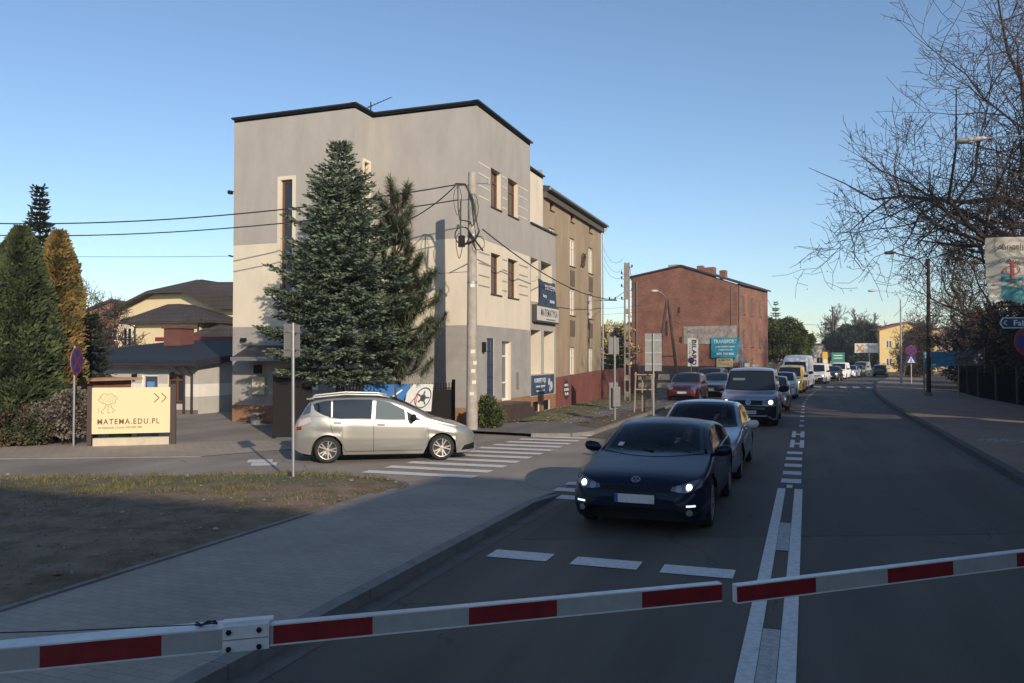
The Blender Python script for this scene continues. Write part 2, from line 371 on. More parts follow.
# right side: gutter, kerb, red pavement
kr = MB()
pts = [(KR(y) + .1, y) for y in [-20, 0, 10, 20, 30, 38] + list(range(44, 141, 6))]
kerbrun(kr, pts, .2, .13, seg=1.0)
st('kerb_right', kr, mat('kerb_shaded', (.075, .072, .07), .9, var=.2, scale=4))  # shade put into the colour: this kerb face turns away from the sun
st('gutter_right', ribbon(lambda y: KR(y) - .28, lambda y: KR(y), -20, 140, .004), mat('gutter_worn', (.09, .088, .085), .9, var=.25, scale=3))
st('sidewalk_right', ribbon(lambda y: KR(y) + .2, lambda y: KR(y) + .2 + (5.4 if y < 60 else 3.6), -20, 140, .125), PAVERR)
st('verge_right', ribbon(lambda y: KR(y) + 3.7, lambda y: KR(y) + 40, -20, 170, .10), mat('leaf_litter', (.035, .028, .022), .95, c2=(.075, .055, .04), var=.3, scale=2.5, bump=.8, bscale=20))
# far-left pavement beside the parking strip, grass in front of the buildings
kf = MB(); kerbrun(kf, [(-7.6, 22.2), (-6.5, 22.6), (-6.08, 23.6), (-6.08, 62)], .12, .10)
st('kerb_far_left', kf, KERB)
st('sidewalk_far_left', MB().sheet([(-11.3, 22.7), (-7.6, 22.2), (-6.5, 22.65), (-6.14, 23.6), (-6.14, 62), (-8.1, 62), (-8.3, 27.5), (-9.2, 26.2), (-10.4, 24.9)], .085), asphaltmat('pavement_far', (.14, .13, .122), patch=.15))
island('grass_strip', [(-10.45, 26.6), (-9.2, 26.6), (-8.3, 27.6), (-8.1, 62), (-10.45, 62)], .09, .03, mat('thin_grass', (.075, .095, .03), .95, c2=(.17, .15, .07), var=.3, scale=2.5, bump=.9, bscale=18), res=.6)
island('soil_patch', [(-6.25, 24.6), (-7.2, 25.6), (-7.3, 29.5), (-6.8, 36), (-6.2, 36)], .09, .02, mat('soil', (.08, .055, .038), .95, c2=(.13, .10, .07), var=.3, scale=3, bump=.9, bscale=18), res=.5)
# pavers beyond the side street, in front of the hedge and board
st('sidewalk_side', MB().sheet([(-35, 4.2), (-17.4, 13.15), (-13.3, 15.15), (-12.2, 17.2), (-14.2, 18.7), (-16.3, 17.2), (-19.8, 14.9), (-36, 6.2)], .0), PAVERW)
ks = MB(); kerbrun(ks, [(-35, 4.15), (-17.4, 13.1), (-13.3, 15.1)], .07, .012)
st('kerb_side', ks, KERB)
# yard behind fence
island('yard_soil', [(-14.6, 23.8), (-17.2, 22.9), (-13.9, 20.1), (-10.75, 24.0), (-10.75, 25.0), (-14.5, 25.0)], .02, .03, DIRT, res=.5)

# painted lines
pl = MB(); z = .008
def rect(mb, x0, x1, y0, y1, zz=.008, sk=0.0): mb.sheet([(x0, y0), (x1, y0 + sk), (x1, y1 + sk), (x0, y1)], zz)
ln = MB()
for (xa, xb) in ((-.50, -.37), (-.22, -.09)): ln.sheet([(xa, -20), (xb, -20), (xb, 14.9), (xa, 14.9)], .008)
pl2 = MB()
rect(pl2, -.365, -.225, 2.0, 7.15, .009); rect(pl2, -.365, -.225, 10.1, 11.8, .009)
for y in (15.6, 16.7, 17.9, 19.1, 20.3): rect(ln, -.47, -.12, y, y + .52)
rect(ln, -.36, -.26, 15.0, 15.35)
for y in (21.8, 24.6): rect(ln, -.44, -.33, y, y + 2.0); rect(ln, -.20, -.09, y, y + 2.0); rect(ln, -.33, -.20, y + .8, y + 1.2)
y = 28.5
while y < 66:
    c = CX(y); ln.sheet([(c + .03, y), (c + .17, y), (CX(y + .7) + .17, y + .7), (CX(y + .7) + .03, y + .7)], .008); y += 2.3
for (xa, xb) in ((-3.5, -2.78), (-2.5, -1.75), (-1.5, -.74)): rect(ln, xa, xb, 8.62, 8.98, sk=.02)
# crossing far away
for i in range(9): x = CX(67) - 3.4 + i * .95; rect(ln, x, x + .5, 66.5, 69.5)
st('road_markings', ln, LINE); st('road_markings_worn', pl2, LINEOLD)
zb = MB()
lefts = [(-8.45, 14.2), (-7.6, 23.0)]
for i in range(12):
    y = 14.1 + i * .80; t = i / 11
    xl = -8.45 + t * .95 if i else -8.45; xr = -6.05 + t * .1
    zb.sheet([(xl, y), (xr, y + .06), (xr, y + .42), (xl, y + .36)], -.003)
st('zebra_crossing', zb, LINE)
zc = MB()
for i in range(4): y = 12.55 + i * .72; rect(zc, -4.15 if i else -4.0, -2.6, y, y + .36, .008)
st('zebra_crossing_road', zc, LINE)
hm = MB(); 
for k in range(2): hm.sheet([(-11.9 + .42 * k + .0, 15.0 - .75 * k * .55), (-11.42 + .42 * k, 15.25 - .75 * k * .55), (-11.12 + .42 * k, 14.82 - .75 * k * .55), (-11.6 + .42 * k, 14.57 - .75 * k * .55)], -.003)
st('street_hump_marking', hm, LINE)
# bicycle symbol on the red pavement
bs = MB()
def ring(mb, cx, cy, r, w_, zz, n=24):
    vs = [];
    for j in range(n): a = 2 * math.pi * j / n; vs += [(cx + r * math.cos(a), cy + r * math.sin(a) * 1.6, zz), (cx + (r - w_) * math.cos(a), cy + (r - w_) * math.sin(a) * 1.6, zz)]
    mb.add(vs, [(2 * j, 2 * ((j + 1) % n), 2 * ((j + 1) % n) + 1, 2 * j + 1) for j in range(n)])
ring(bs, 4.45, 24.1, .22, .05, .13); ring(bs, 5.05, 24.1, .22, .05, .13)
for a, b in (((4.45, 24.1), (4.66, 24.75)), ((4.66, 24.75), (4.95, 24.75)), ((4.66, 24.75), (4.75, 24.1)), ((4.75, 24.1), (4.95, 24.75)), ((4.95, 24.75), (5.05, 24.1)), ((4.90, 24.95), (5.05, 24.95)), ((4.45, 24.1), (4.75, 24.1))):
    d = Vector((b[0] - a[0], b[1] - a[1])).normalized(); n_ = Vector((-d.y, d.x)) * .03
    bs.add([(a[0] + n_.x, a[1] + n_.y, .131), (a[0] - n_.x, a[1] - n_.y, .131), (b[0] - n_.x, b[1] - n_.y, .131), (b[0] + n_.x, b[1] + n_.y, .131)], [(0, 1, 2, 3)])
st('bicycle_marking', bs, LINEOLD)

# ------------------------------------------------------------------ buildings
def wall(name, O, u, width, bands, openings, mats, parent, reveal=.2, rmat=None, outer=True):
    """upright wall with real openings. O: base corner, u: unit direction (2D), outward normal = u rotated -90.
    bands: [(z0,z1,mat index)], openings: [(u0,u1,z0,z1)]"""
    u = Vector((*u, 0)); n = Vector((u.y, -u.x, 0)); O = Vector(O); mb = MB()
    us = sorted({0, width} | {a for o in openings for a in o[:2]}); zs = sorted({b[0] for b in bands} | {b[1] for b in bands} | {a for o in openings for a in o[2:4]})
    P_ = lambda a, z_, d=0: O + u * a + n * d + Vector((0, 0, z_))
    for a, b in zip(us[:-1], us[1:]):
        for c, d in zip(zs[:-1], zs[1:]):
            m = ((a + b) / 2, (c + d) / 2)
            if any(o[0] < m[0] < o[1] and o[2] < m[1] < o[3] for o in openings): continue
            mi = [k[2] for k in bands if k[0] - 1e-6 < m[1] < k[1] + 1e-6]
            mb.add([P_(a, c), P_(b, c), P_(b, d), P_(a, d)], [(0, 1, 2, 3)], mi[0])
    ri = len(mats)
    for (a, b, c, d, *r) in openings:
        k = r[0] if r else reveal
        for q in ((P_(a, c), P_(a, d), P_(a, d, -k), P_(a, c, -k)), (P_(b, c), P_(b, c, -k), P_(b, d, -k), P_(b, d)), (P_(a, d), P_(b, d), P_(b, d, -k), P_(a, d, -k)), (P_(a, c), P_(a, c, -k), P_(b, c, -k), P_(b, c))):
            mb.add(q, [(0, 1, 2, 3)], ri)
    return mb.build(name, list(mats) + [rmat or mats[0]], parent)

def window(O, u, a, b, c, d, depth, parent, fm, gm=None, mull=1, trans=0, sill=True, fw=.06, sillm=None, name='window', curtain=None):
    gm = gm or GLASSW
    u = Vector((*u, 0)); n = Vector((u.y, -u.x, 0)); O = Vector(O); P_ = lambda s_, z_, e=0: O + u * s_ + n * e + Vector((0, 0, z_))
    f = MB(); k = -depth + .03
    def rbar(s0, z0, s1, z1, e=0.0): 
        p = [P_(s0, z0, k + .03 + e), P_(s1, z0, k + .03 + e), P_(s1, z1, k + .03 + e), P_(s0, z1, k + .03 + e), P_(s0, z0, k - .03), P_(s1, z0, k - .03), P_(s1, z1, k - .03), P_(s0, z1, k - .03)]
        f.add(p, [(0, 1, 2, 3), (0, 4, 5, 1), (1, 5, 6, 2), (2, 6, 7, 3), (3, 7, 4, 0), (7, 6, 5, 4)])
    rbar(a, c, a + fw, d); rbar(b - fw, c, b, d); rbar(a + fw, c, b - fw, c + fw); rbar(a + fw, d - fw, b - fw, d)
    for i in range(1, mull + 1): s_ = a + (b - a) * i / (mull + 1); rbar(s_ - fw * .5, c + fw, s_ + fw * .5, d - fw, .004)
    for t_ in (trans if isinstance(trans, (list, tuple)) else ([trans] if trans else [])): rbar(a + fw, c + (d - c) * t_ - .03, b - fw, c + (d - c) * t_ + .03, -.004)
    w_ = f.build(name, fm, parent)
    g = MB(); g.add([P_(a + .01, c + .01, k - .01), P_(b - .01, c + .01, k - .01), P_(b - .01, d - .01, k - .01), P_(a + .01, d - .01, k - .01)], [(0, 1, 2, 3)]); g.build('pane', gm, w_)
    if sill:
        s = MB(); q = [P_(a - .06, c - .035, .05), P_(b + .06, c - .035, .05), P_(b + .06, c - .035, -depth + .06), P_(a - .06, c - .035, -depth + .06)]; q2 = [v + Vector((0, 0, .04 + (0 if i < 2 else .02))) for i, v in enumerate(q)]
        # keep the part inside the opening narrower than the opening
        q[2] = P_(b - .003, c - .035, -depth + .06); q[3] = P_(a + .003, c - .035, -depth + .06); q2[2] = P_(b - .003, c + .025, -depth + .06); q2[3] = P_(a + .003, c + .025, -depth + .06)
        s.add(q + q2, [(3, 2, 1, 0), (4, 5, 6, 7), (0, 1, 5, 4), (1, 2, 6, 5), (2, 3, 7, 6), (3, 0, 4, 7)]); s.build('sill', sillm or SILL, w_)
    return w_
def surround(O, u, a, b, c, d, w_, m, parent, e=.02, bottom=False):
    u = Vector((*u, 0)); n = Vector((u.y, -u.x, 0)); O = Vector(O); mb = MB()
    def q(s0, s1, z0, z1):
        vs = [O + u * s_ + n * k + Vector((0, 0, z_)) for k in (e, -.0) for s_, z_ in ((s0, z0), (s1, z0), (s1, z1), (s0, z1))]
        mb.add(vs, [(0, 1, 2, 3), (0, 4, 5, 1), (1, 5, 6, 2), (2, 6, 7, 3), (3, 7, 4, 0)])
    q(a - w_, a, c, d); q(b, b + w_, c, d); q(a - w_, b + w_, d, d + w_)
    if bottom: q(a - w_, b + w_, c - w_, c)
    return mb.build('window_surround', m, parent)

B = thing('apartment_building', 'three storey grey and cream rendered corner building with a projecting stair wing behind the spruce', 'building', (-15, 28, 0))
class Off:
    pass
def inv(parent):  # parts are written in world coordinates; undo the empty's transform
    return Matrix.Translation(parent.location).inverted() if parent.rotation_euler.z == 0 else (Matrix.Translation(parent.location) @ Matrix.Rotation(parent.rotation_euler.z, 4, 'Z')).inverted()
def settle(root):
    """meshes of a thing were written in world coordinates: move them into the thing's own frame"""
    M = inv(root)
    def rec(o):
        for ch in o.children:
            if ch.data and not ch.get('_s'):
                ch.data.transform(M); ch['_s'] = 1
            rec(ch)
    rec(root)
    for ch in root.children_recursive:
        if '_s' in ch: del ch['_s']
GB = [(-.4, .6, 3), (.6, 3.42, 2), (3.42, 6.4, 1), (6.4, 11.0, 0)]
GBR = [(-.4, .78, 3), (.78, 3.42, 2), (3.42, 6.4, 1), (6.4, 11.0, 0)]
wm = [WALL_GREY, WALL_CREAM, WALL_GREY2, PLINTH]
X0, XW, XF = -19.62, -14.54, -10.5; YW, YR, YE = 23.81, 25.02, 30.6
O = (X0, YW, 0)
wall('wall', O, (1, 0), XW - X0, GB, [(2.05, 2.55, 4.6, 8.64), (2.03, 3.05, -.35, 1.95)], wm, B, .16, WALL_CREAM)
surround(O, (1, 0), 2.05, 2.55, 4.6, 8.64, .13, WALL_CREAM, B)
window(O, (1, 0), 2.05, 2.55, 4.6, 8.64, .16, B, WOODF, GLASSW, 0, [.3, .62], sill=False, fw=.09)
dr = MB(); dr.box(X0 + 2.03, X0 + 3.05, YW + .13, YW + .17, -.35, 1.95); dr.box(X0 + 2.13, X0 + 2.5, YW + .11, YW + .13, .1, 1.75); dr.box(X0 + 2.58, X0 + 2.95, YW + .11, YW + .13, .1, 1.75); d_ = dr.build('entrance_door', DOORM, B)
MB().tube([(X0 + 2.52, YW + .09, .8), (X0 + 2.52, YW + .09, 1.0)], .015).build('handle', METALG, d_)
O = (XW, YW, 0)
wall('wall', O, (0, 1), YR - YW, GB, [(.62, .95, 5.0, 9.2)], wm, B, .2, WALL_CREAM)
surround(O, (0, 1), .62, .95, 5.0, 9.2, .1, WALL_CREAM, B)
window(O, (0, 1), .62, .95, 5.0, 9.2, .2, B, WOODF, GLASSW, 0, [.5], sill=False, fw=.04)
O = (XW, YR, 0)
wall('wall', O, (1, 0), XF - XW, GB, [], wm, B)
O = (XF, YR, 0)
ops = [(1.3, 2.28, 7.69, 9.08), (3.02, 4.12, 7.69, 9.08), (1.3, 2.28, 4.58, 6.05), (3.02, 4.12, 4.58, 6.05), (.92, 1.58, .74, 3.0), (2.39, 3.34, .72, 2.92)]
wall('wall', O, (0, 1), YE - YR, GBR, ops, wm, B, .22, WALL_CREAM)
for o in ops[:4]: window(O, (0, 1), *o, .22, B, WOODF, GLASSW, 1, .7)
# ground floor doors
gd = window(O, (0, 1), *ops[4], .08, B, mat('door_blue', (.03, .05, .10), .4), GLASSB, 1, [.2, .4, .6, .8], sill=False, name='barred_door', fw=.05)
gd2 = window(O, (0, 1), *ops[5], .22, B, WFRAME, GLASSB, 0, [.3, .75], sill=False, name='glazed_door', fw=.08)
# thin decorative bands
for zs_, mm in (((9.0, 8.63, 8.22, 7.85), WALL_CREAM), ((5.93, 5.55, 5.14, 4.79), mat('groove', (.30, .27, .24), .9))):
    for z_ in zs_:
        for a, b in ((.15, 1.14), (2.42, 2.9), (4.24, 5.25)): MB().box(XF, XF + .012, YR + a, YR + b, z_ - .022, z_ + .022).build('wall_band', mm, B)
# lower block with loggias
O = (XF, YE, 0)
ops = [(.08, 1.05, 4.62, 6.4, .6), (1.42, 2.95, 4.62, 6.4, .6), (.08, 1.4, 1.62, 3.46, .6), (1.8, 3.25, 1.62, 3.46, .6), (.35, 1.15, .08, .5, .15), (1.75, 2.6, .08, .5, .15)]
wall('wall', O, (0, 1), 3.5, [(-.4, .72, 1), (.72, 7.75, 0)], ops, [WALL_GREY, PLINTH], B, .6, WALL_CREAM)
for o in ops[:4]: window(O, (0, 1), *o[:4], .6, B, WOODF, GLASSW, 1, sill=False)
for o in ops[4:]: window(O, (0, 1), *o[:4], .12, B, METALD, GLASSW, 3, sill=False, name='cellar_grate', fw=.03)
mb = MB(); mb.add([(XF, YE + 3.5, -.4), (XF - .9, YE + 3.5, -.4), (XF - .9, YE + 3.5, 7.75), (XF, YE + 3.5, 7.75)], [(0, 1, 2, 3)])
mb.add([(XF, YE, 7.75), (XF, YE + 3.5, 7.75), (XF - .9, YE + 3.5, 7.75), (XF - .9, YE, 7.75)], [(0, 1, 2, 3)])
mb.add([(XF, YE, 6.4), (XF, YE, 11), (XF - 1, YE, 11), (XF - 1, YE, 6.4)], [(0, 1, 2, 3)]); mb.build('side_wall', WALL_GREY, B)
wall('wall', (XF - .9, YE, 0), (0, 1), 4.45, [(7.0, 10.65, 0)], [], [WALL_CREAM], B)
# closing walls, roof
mb = MB(); mb.add([(X0, YW, -.4), (X0, YW, 11), (X0, 35, 11), (X0, 35, -.4)], [(0, 1, 2, 3)]); mb.add([(X0, 35, -.4), (X0, 35, 11), (XF - .9, 35, 11), (XF - .9, 35, -.4)], [(0, 1, 2, 3)])
mb.build('rear_wall', WALL_GREY, B)
mb = MB(); mb.prism([(X0, YW), (XW, YW), (XW, YR), (XF, YR), (XF, YE), (X0, YE)], 10.9, 10.99); mb.prism([(X0, YE + .01), (XF - .9, YE + .01), (XF - .9, 35.05), (X0, 35.05)], 10.55, 10.64)
rf = mb.build('roof', DARKROOF, B)
mb = MB()
def coping(pts, z_, w_=.2, h=.055):
    for a, b in zip(pts[:-1], pts[1:]): mb.bar((*a, z_), (*b, z_), w_, h)
coping([(X0 - .06, YW + .0), (XW + .05, YW)], 11.05); coping([(XW, YW - .1), (XW, YR + .1)], 11.055); coping([(XW, YR), (XF + .06, YR)], 11.05); coping([(XF, YR - .1), (XF, YE + .1)], 11.055); coping([(X0, YW), (X0, YE)], 11.055)
mb.build('roof_edge', FLASH, B); mb = MB(); coping([(XF - .9, YE), (XF - .9, 35.1)], 10.69); mb.build('roof_edge', FLASH, B); mb = MB(); coping([(XF, YE), (XF, YE + 3.55)], 7.79, .16, .06)
mb.build('roof_edge', FLASH, B)
# canopy over the stair door
mb = MB(); mb.prism([(0, 0), (-.95, -.12), (-.95, 0), (0, .42)], X0 + .75, X0 + 3.35, fn=lambda a, b, c: (c, YW + a, 2.33 + b)); mb.build('canopy', mat('canopy_dark', (.035, .03, .035), .6), B)
mb = MB(); mb.box(X0 + .73, X0 + 3.37, YW - 1.0, YW - .95, 2.2, 2.34); mb.build('gutter', METALG, B)
# fixtures on the wall
mb = MB(); mb.box(X0 + .98, X0 + 1.52, YW - .16, YW, 1.0, 1.62); mb.build('meter_box', mat('meter_box', (.50, .47, .33), .6), B)
mb = MB(); mb.box(X0 + 1.0, X0 + 1.3, YW - .1, YW, 1.75, 2.05); mb.build('intercom', METALD, B)
mb = MB(); mb.box(X0 + .42, X0 + .62, YW - .12, YW, 2.9, 3.02); mb.build('wall_lamp', METALD, B)
mb = MB(); mb.tube([(X0 - .03, YW, 6), (X0 - .2, YW, 6.05)], .03); mb.tube([(X0, YW + .05, 8.4), (X0 - .12, YW + .05, 8.4)], .02); mb.box(X0 - .2, X0 - .09, YW - .1, YW + .08, 8.3, 8.42); mb.build('security_camera', METALD, B)
mb = MB(); mb.box(XF, XF + .03, YR + 3.9, YR + 4.15, 1.1, 1.75); mb.build('utility_box', mat('utility_grey', (.2, .19, .18), .6), B)
mb = MB(); mb.box(XF, XF + .12, YR + .45, YR + .57, 2.5, 2.85); mb.build('door_lamp', METALD, B)
mb = MB()
for (a, b, zt) in ((.55, 2.9, .70), (2.9, 3.35, .48), (3.35, 3.8, .26)): mb.box(XF + .001, XF + .95, YR + a, YR + b, -.1, zt)
mb.build('steps', mat('step_tiles', (.06, .04, .035), .6, var=.2), B)
# tv aerial
mb = MB(); mb.tube([(-15.2, 26.0, 10.9), (-15.2, 26.0, 11.85)], .022, 6); mb.tube([(-15.35, 26, 11.65), (-14.45, 26.2, 12.0)], .014, 5)
for i in range(9): c = Vector((-15.35, 26, 11.65)).lerp(Vector((-14.45, 26.2, 12.0)), i / 8); L = .26 - .015 * i; mb.tube([c + Vector((.03, -L * .9, -L * .3)), c + Vector((-.03, L * .9, L * .3))], .008, 4)
mb.build('tv_aerial', METALD, B)
settle(B)

# advertising on the loggia block (things of their own)
NAVY = mat('banner_navy', (.035, .055, .10), .6, var=.15, scale=3)
CREAMP = mat('paint_cream', (.70, .60, .40), .5); BRN = mat('paint_brown', (.13, .065, .03), .6); WTXT = mat('paint_white', (.72, .72, .72), .6)
F = lambda y, z_: frame_mat((XF + .0, y, z_), (0, 1, 0), (0, 0, 1))
t = thing('sign_board', 'white box sign reading MATEMATYKA over the ground floor loggias', 'sign', (XF, 32.4, 4.15))
mb = MB(); mb.box(.01, .20, -1.6, 1.55, -.36, .34); b = mb.build('sign_box', mat('sign_frame', (.05, .05, .05), .5), t)
mb = MB(); mb.box(.20, .215, -1.52, 1.47, -.30, .28); mb.build('panel', mat('sign_panel', (.55, .52, .47), .5), t)
text('MATEMATYKA', .42, frame_mat((.217, .1, 0.03), (0, 1, 0), (0, 0, 1)), mat('letter_dark', (.04, .04, .06), .5), t, width=2.3, bold=.004, space=1.2)
text('www.matema.edu.pl', .12, frame_mat((.217, .3, -.22), (0, 1, 0), (0, 0, 1)), mat('letter_dark'	, (.04, .04, .06)), t, width=1.3)
t = thing('banner', 'dark blue banner tied across the upper loggia with white lettering', 'banner', (XF, 32.8, 5.05))
mb = MB(); n = 10; vs = []
for i in range(n + 1):
    for j in range(7): y_ = -1.2 + 2.4 * i / n; z_ = .56 - 1.12 * j / 6; vs.append((.05 + .03 * math.sin(i * 1.7 + j * .6) - .02 * (j - 3) ** 2 * .1, y_, z_ - .07 * math.sin(math.pi * i / n) * (1 - j / 6)))
mb.add(vs, [(i * 7 + j, i * 7 + j + 1, (i + 1) * 7 + j + 1, (i + 1) * 7 + j) for i in range(n) for j in range(6)]); mb.build('cloth', NAVY, t)
for s_, z_ in ((-1.2, .56), (-1.2, -.5), (1.2, .56), (1.2, -.5)): MB().tube([(.05, s_, z_), (.02, s_ * 1.25, z_ + .05)], .008, 4).build('cord', WIRE, t)
text('MATEMA', .3, frame_mat((.10, .2, .25), (0, 1, 0), (0, 0, 1)), WTXT, t, width=1.5); text('kursy', .22, frame_mat((.10, -.55, -.12), (0, 1, 0), (0, 0, 1)), WTXT, t); text('500 600', .2, frame_mat((.10, .45, -.32), (0, 1, 0), (0, 0, 1)), WTXT, t)
t = thing('poster_board', 'blue poster board with white lettering under the ground floor loggias', 'poster', (XF, 32.2, 1.18))
MB().box(.02, .05, -1.5, 1.5, -.40, .40).build('panel', mat('poster_blue', (.04, .075, .14), .5, var=.3, scale=2), t)
text('KOREPETYCJE', .26, frame_mat((.053, -.45, .18), (0, 1, 0), (0, 0, 1)), WTXT, t, width=1.5); text('matura  egzamin', .14, frame_mat((.053, -.4, -.05), (0, 1, 0), (0, 0, 1)), WTXT, t, width=1.2); text('matema.edu.pl', .13, frame_mat((.053, -.4, -.24), (0, 1, 0), (0, 0, 1)), WTXT, t, width=1.1)
mb = MB()
for c, r_ in (((.055, .75, .1), .16), ((.055, 1.05, -.08), .2), ((.055, .85, -.22), .12)): mb.lathe([(0, 0.0), (.004, r_ * .5), (.004, r_)], 'X', 14, c=c)
mb.build('picture', mat('picture_grey', (.5, .5, .52), .6), t)

# old brown tenement
XB = -11.4; Y0b, Y1b = 35.06, 46.16
T = thing('tenement_house', 'old brown rendered tenement with white framed windows beyond the grey corner building', 'building', (-15, 40, 0))
O = (XB, Y0b, 0)
ops = []
for a in (.9, 4.45, 8.2):
    ops += [(a + .15, a + .75, 9.34, 9.76), (a, a + .95, 7.05, 8.5), (a, a + .95, 4.5, 5.88), (a, a + .95, 1.42, 2.86)]
wall('wall', O, (0, 1), Y1b - Y0b, [(-.3, 9.98, 0)], ops, [BROWNWALL], T, .16, WALL_CREAM if 0 else BROWNWALL)
for i, o in enumerate(ops):
    if i % 4 == 0: window(O, (0, 1), *o, .16, T, WOODF, GLASSW, 0, sillm=SILL)
    else: window(O, (0, 1), *o, .14, T, WFRAME, mat('curtained_glass', (.30, .29, .27), .2), 1, .68, sillm=mat('sill_stone', (.12, .09, .07), .9), fw=.09)
mb = MB()
for a in (.9, 4.45, 8.2):
    for z_ in (6.55, 3.95): mb.box(XB, XB + .01, Y0b + a + .02, Y0b + a + .93, z_ - .55, z_ + .3)
mb.build('spandrel', mat('spandrel', (.13, .10, .08), .95, var=.2, scale=3), T)
mb = MB(); mb.box(-19.5, XB, Y1b - .02, Y1b, -.3, 9.98); mb.box(-19.5, -19.4, 35.2, Y1b - .03, -.3, 9.98); mb.build('rear_wall', BROWNWALL, T)
mb = MB(); mb.prism([(XB + .3, 10.02), (XB + .3, 10.25), (-15.5, 11.0), (-19.9, 10.2), (-19.9, 10.02)], Y0b + .02, Y1b + .3, fn=lambda a, b, c: (a, c, b)); mb.build('roof', mat('roof_sheet', (.05, .06, .075), .4, metal=.4), T)
mb = MB(); mb.box(XB, XB + .18, Y0b + .02, Y1b + .1, 9.72, 10.0); mb.build('cornice', mat('cornice', (.10, .085, .07), .8), T)
mb = MB(); mb.tube([(XB + .36, Y0b, 10.12), (XB + .36, Y1b + .3, 10.12)], .07, 8); mb.tube([(XB + .36, Y1b + .2, 10.05), (XB + .15, Y1b - .1, 9.6), (XB + .12, Y1b - .12, 0)], .05, 8); mb.build('gutter', METALG, T)
mb = MB(); mb.tube([(XB, 46, 5.7), (XB + .9, 46.4, 5.7)], .03, 6); mb.tube([(XB + .5, 46.2, 5.7), (XB + .5, 46.2, 5.9)], .04, 6); mb.tube([(XB + .8, 46.35, 5.7), (XB + .8, 46.35, 5.9)], .04, 6); mb.build('wire_bracket', METALD, T)
mb = MB()
for i in range(7): a = i * .9; mb.tube([(XB + .05, 42.0 + .25 * math.cos(a + k * .8) * (1 + .2 * k), 7.6 + .4 * math.sin(a * 1.3 + k * .8)) for k in range(7)], .012, 4)
mb.build('cable_coil', WIRE, T)
settle(T)
FW = thing('masonry_wall', 'low red brown rendered wall running from the brown tenement to the concrete pole', 'wall', (-10.4, 42, 0))
mb = MB(); mb.prism([(34.2, -.2), (46, -.2), (52, -.2), (52, 1.75), (41, 1.62), (34.2, 1.42)], -10.55, -10.37, fn=lambda a, b, c: (c, a, b)); mb.build('wall_body', mat('wall_redbrown', (.17, .058, .045), .85, var=.2, scale=1.5, bump=.3), FW)
mb = MB()
for i in range(9): mb.bar((-10.46, 34.3 + i * 2, 1.45 + i * .035), (-10.46, 36.2 + i * 2, 1.48 + i * .035), .24, .03)
settle(FW)
P = thing('poster', 'round black and white poster pasted on the red brown wall', 'poster', (-10.36, 35.3, .85))
MB().lathe([(0, 0), (.004, .42), (.002, .45)], 'X', 24).build('disc', mat('poster_black', (.03, .03, .035), .7), P)
for s_, z_, w_ in (('PRACA', .2, .6), ('OD ZARAZ', 0, .75), ('TEL 600', -.2, .6)): text(s_, .17, frame_mat((.006, 0, z_), (0, 1, 0), (0, 0, 1)), WTXT, P, width=w_, bold=.004)

# garage / low annex on the left
Gr = thing('garage_building', 'low white building with dark felt roof and red ridge, left of the corner building', 'building', (-27, 30, 0))
O = (-31.5, 26.5, 0)
WW = mat('render_white', (.76, .73, .67), .9, var=.06, scale=1.5); WW2 = mat('render_pale_grey', (.46, .445, .42), .9, var=.06)
ops = [(4.95, 5.85, -.1, 1.62), (6.35, 7.25, .45, 1.62)]
wall('wall', O, (1, 0), 7.94, [(-.3, .15, 3), (.15, .7, 1), (.7, 1.22, 0), (1.22, 2.1, 1)], ops, [WW, WW2, WW2, mat('plinth_brown', (.16, .12, .09), .9)], Gr, .15, WW)
window(O, (1, 0), *ops[0], .12, Gr, WFRAME, GLASSB, 0, [.35], sill=False, name='door', fw=.1)
window(O, (1, 0), *ops[1], .12, Gr, WOODF, GLASSW, 1, [.8], fw=.07)
mb = MB(); mb.box(-26.25, -25.95, 26.49, 26.6, .9, 1.3); mb.build('door_notice', mat('notice_blue', (.12, .3, .6), .5), Gr)
wall('wall', (-23.56, 26.5, 0), (0, 1), 10.5, [(-.3, .7, 1), (.7, 1.22, 0), (1.22, 2.1, 1)], [], [WW, WW2], Gr)
mb = MB(); mb.add([(-23.56, 26.5, 2.1), (-23.56, 37, 2.1), (-23.56, 37, 3.2)], [(0, 1, 2)]); mb.build('gable', WW2, Gr)
mb = MB(); mb.prism([(26.0, 1.93), (26.0, 2.2), (37.2, 3.36), (37.2, 3.1)], -34, -23.25, fn=lambda a, b, c: (c, a, b)); mb.build('roof', mat('felt_roof', (.026, .030, .040), .8, var=.15, scale=3, spec=.2), Gr)
mb = MB(); mb.box(-36, -23.2, 36.9, 37.25, 3.28, 3.52); mb.build('ridge', mat('ridge_red', (.20, .035, .03), .6), Gr)
mb = MB(); mb.tube([(-34, 25.93, 2.0), (-23.2, 25.93, 2.0)], .08, 8); mb.tube([(-24.3, 25.95, 1.95), (-24.2, 26.4, 1.6), (-24.2, 26.4, 0)], .05, 8); mb.tube([(-23.75, 25.95, 1.95), (-23.8, 26.4, 1.6), (-23.8, 26.4, 0)], .05, 8); mb.build('gutter', mat('gutter_dark', (.03, .028, .03), .4), Gr)
mb = MB(); mb.box(-31.8, -30.7, 33.2, 34.2, 2.7, 3.85); mb.box(-31.9, -30.6, 33.1, 34.3, 3.85, 3.97); mb.build('chimney', mat('chimney_brown', (.14, .055, .042), .8, var=.15), Gr)
mb = MB(); mb.box(-26.95, -26.8, 26.33, 26.5, 1.5, 1.62); mb.tube([(-26.9, 26.4, 1.5), (-26.9, 26.4, 1.35)], .06, 8); mb.box(-24.9, -24.8, 26.35, 26.5, 1.5, 1.7); mb.build('wall_lamp', METALD, Gr)
settle(Gr)
Sh = thing('brick_shed', 'small red brick shed with flat pale roof behind the MATEMA.EDU.PL board', 'shed', (-22.5, 19.6, 0))
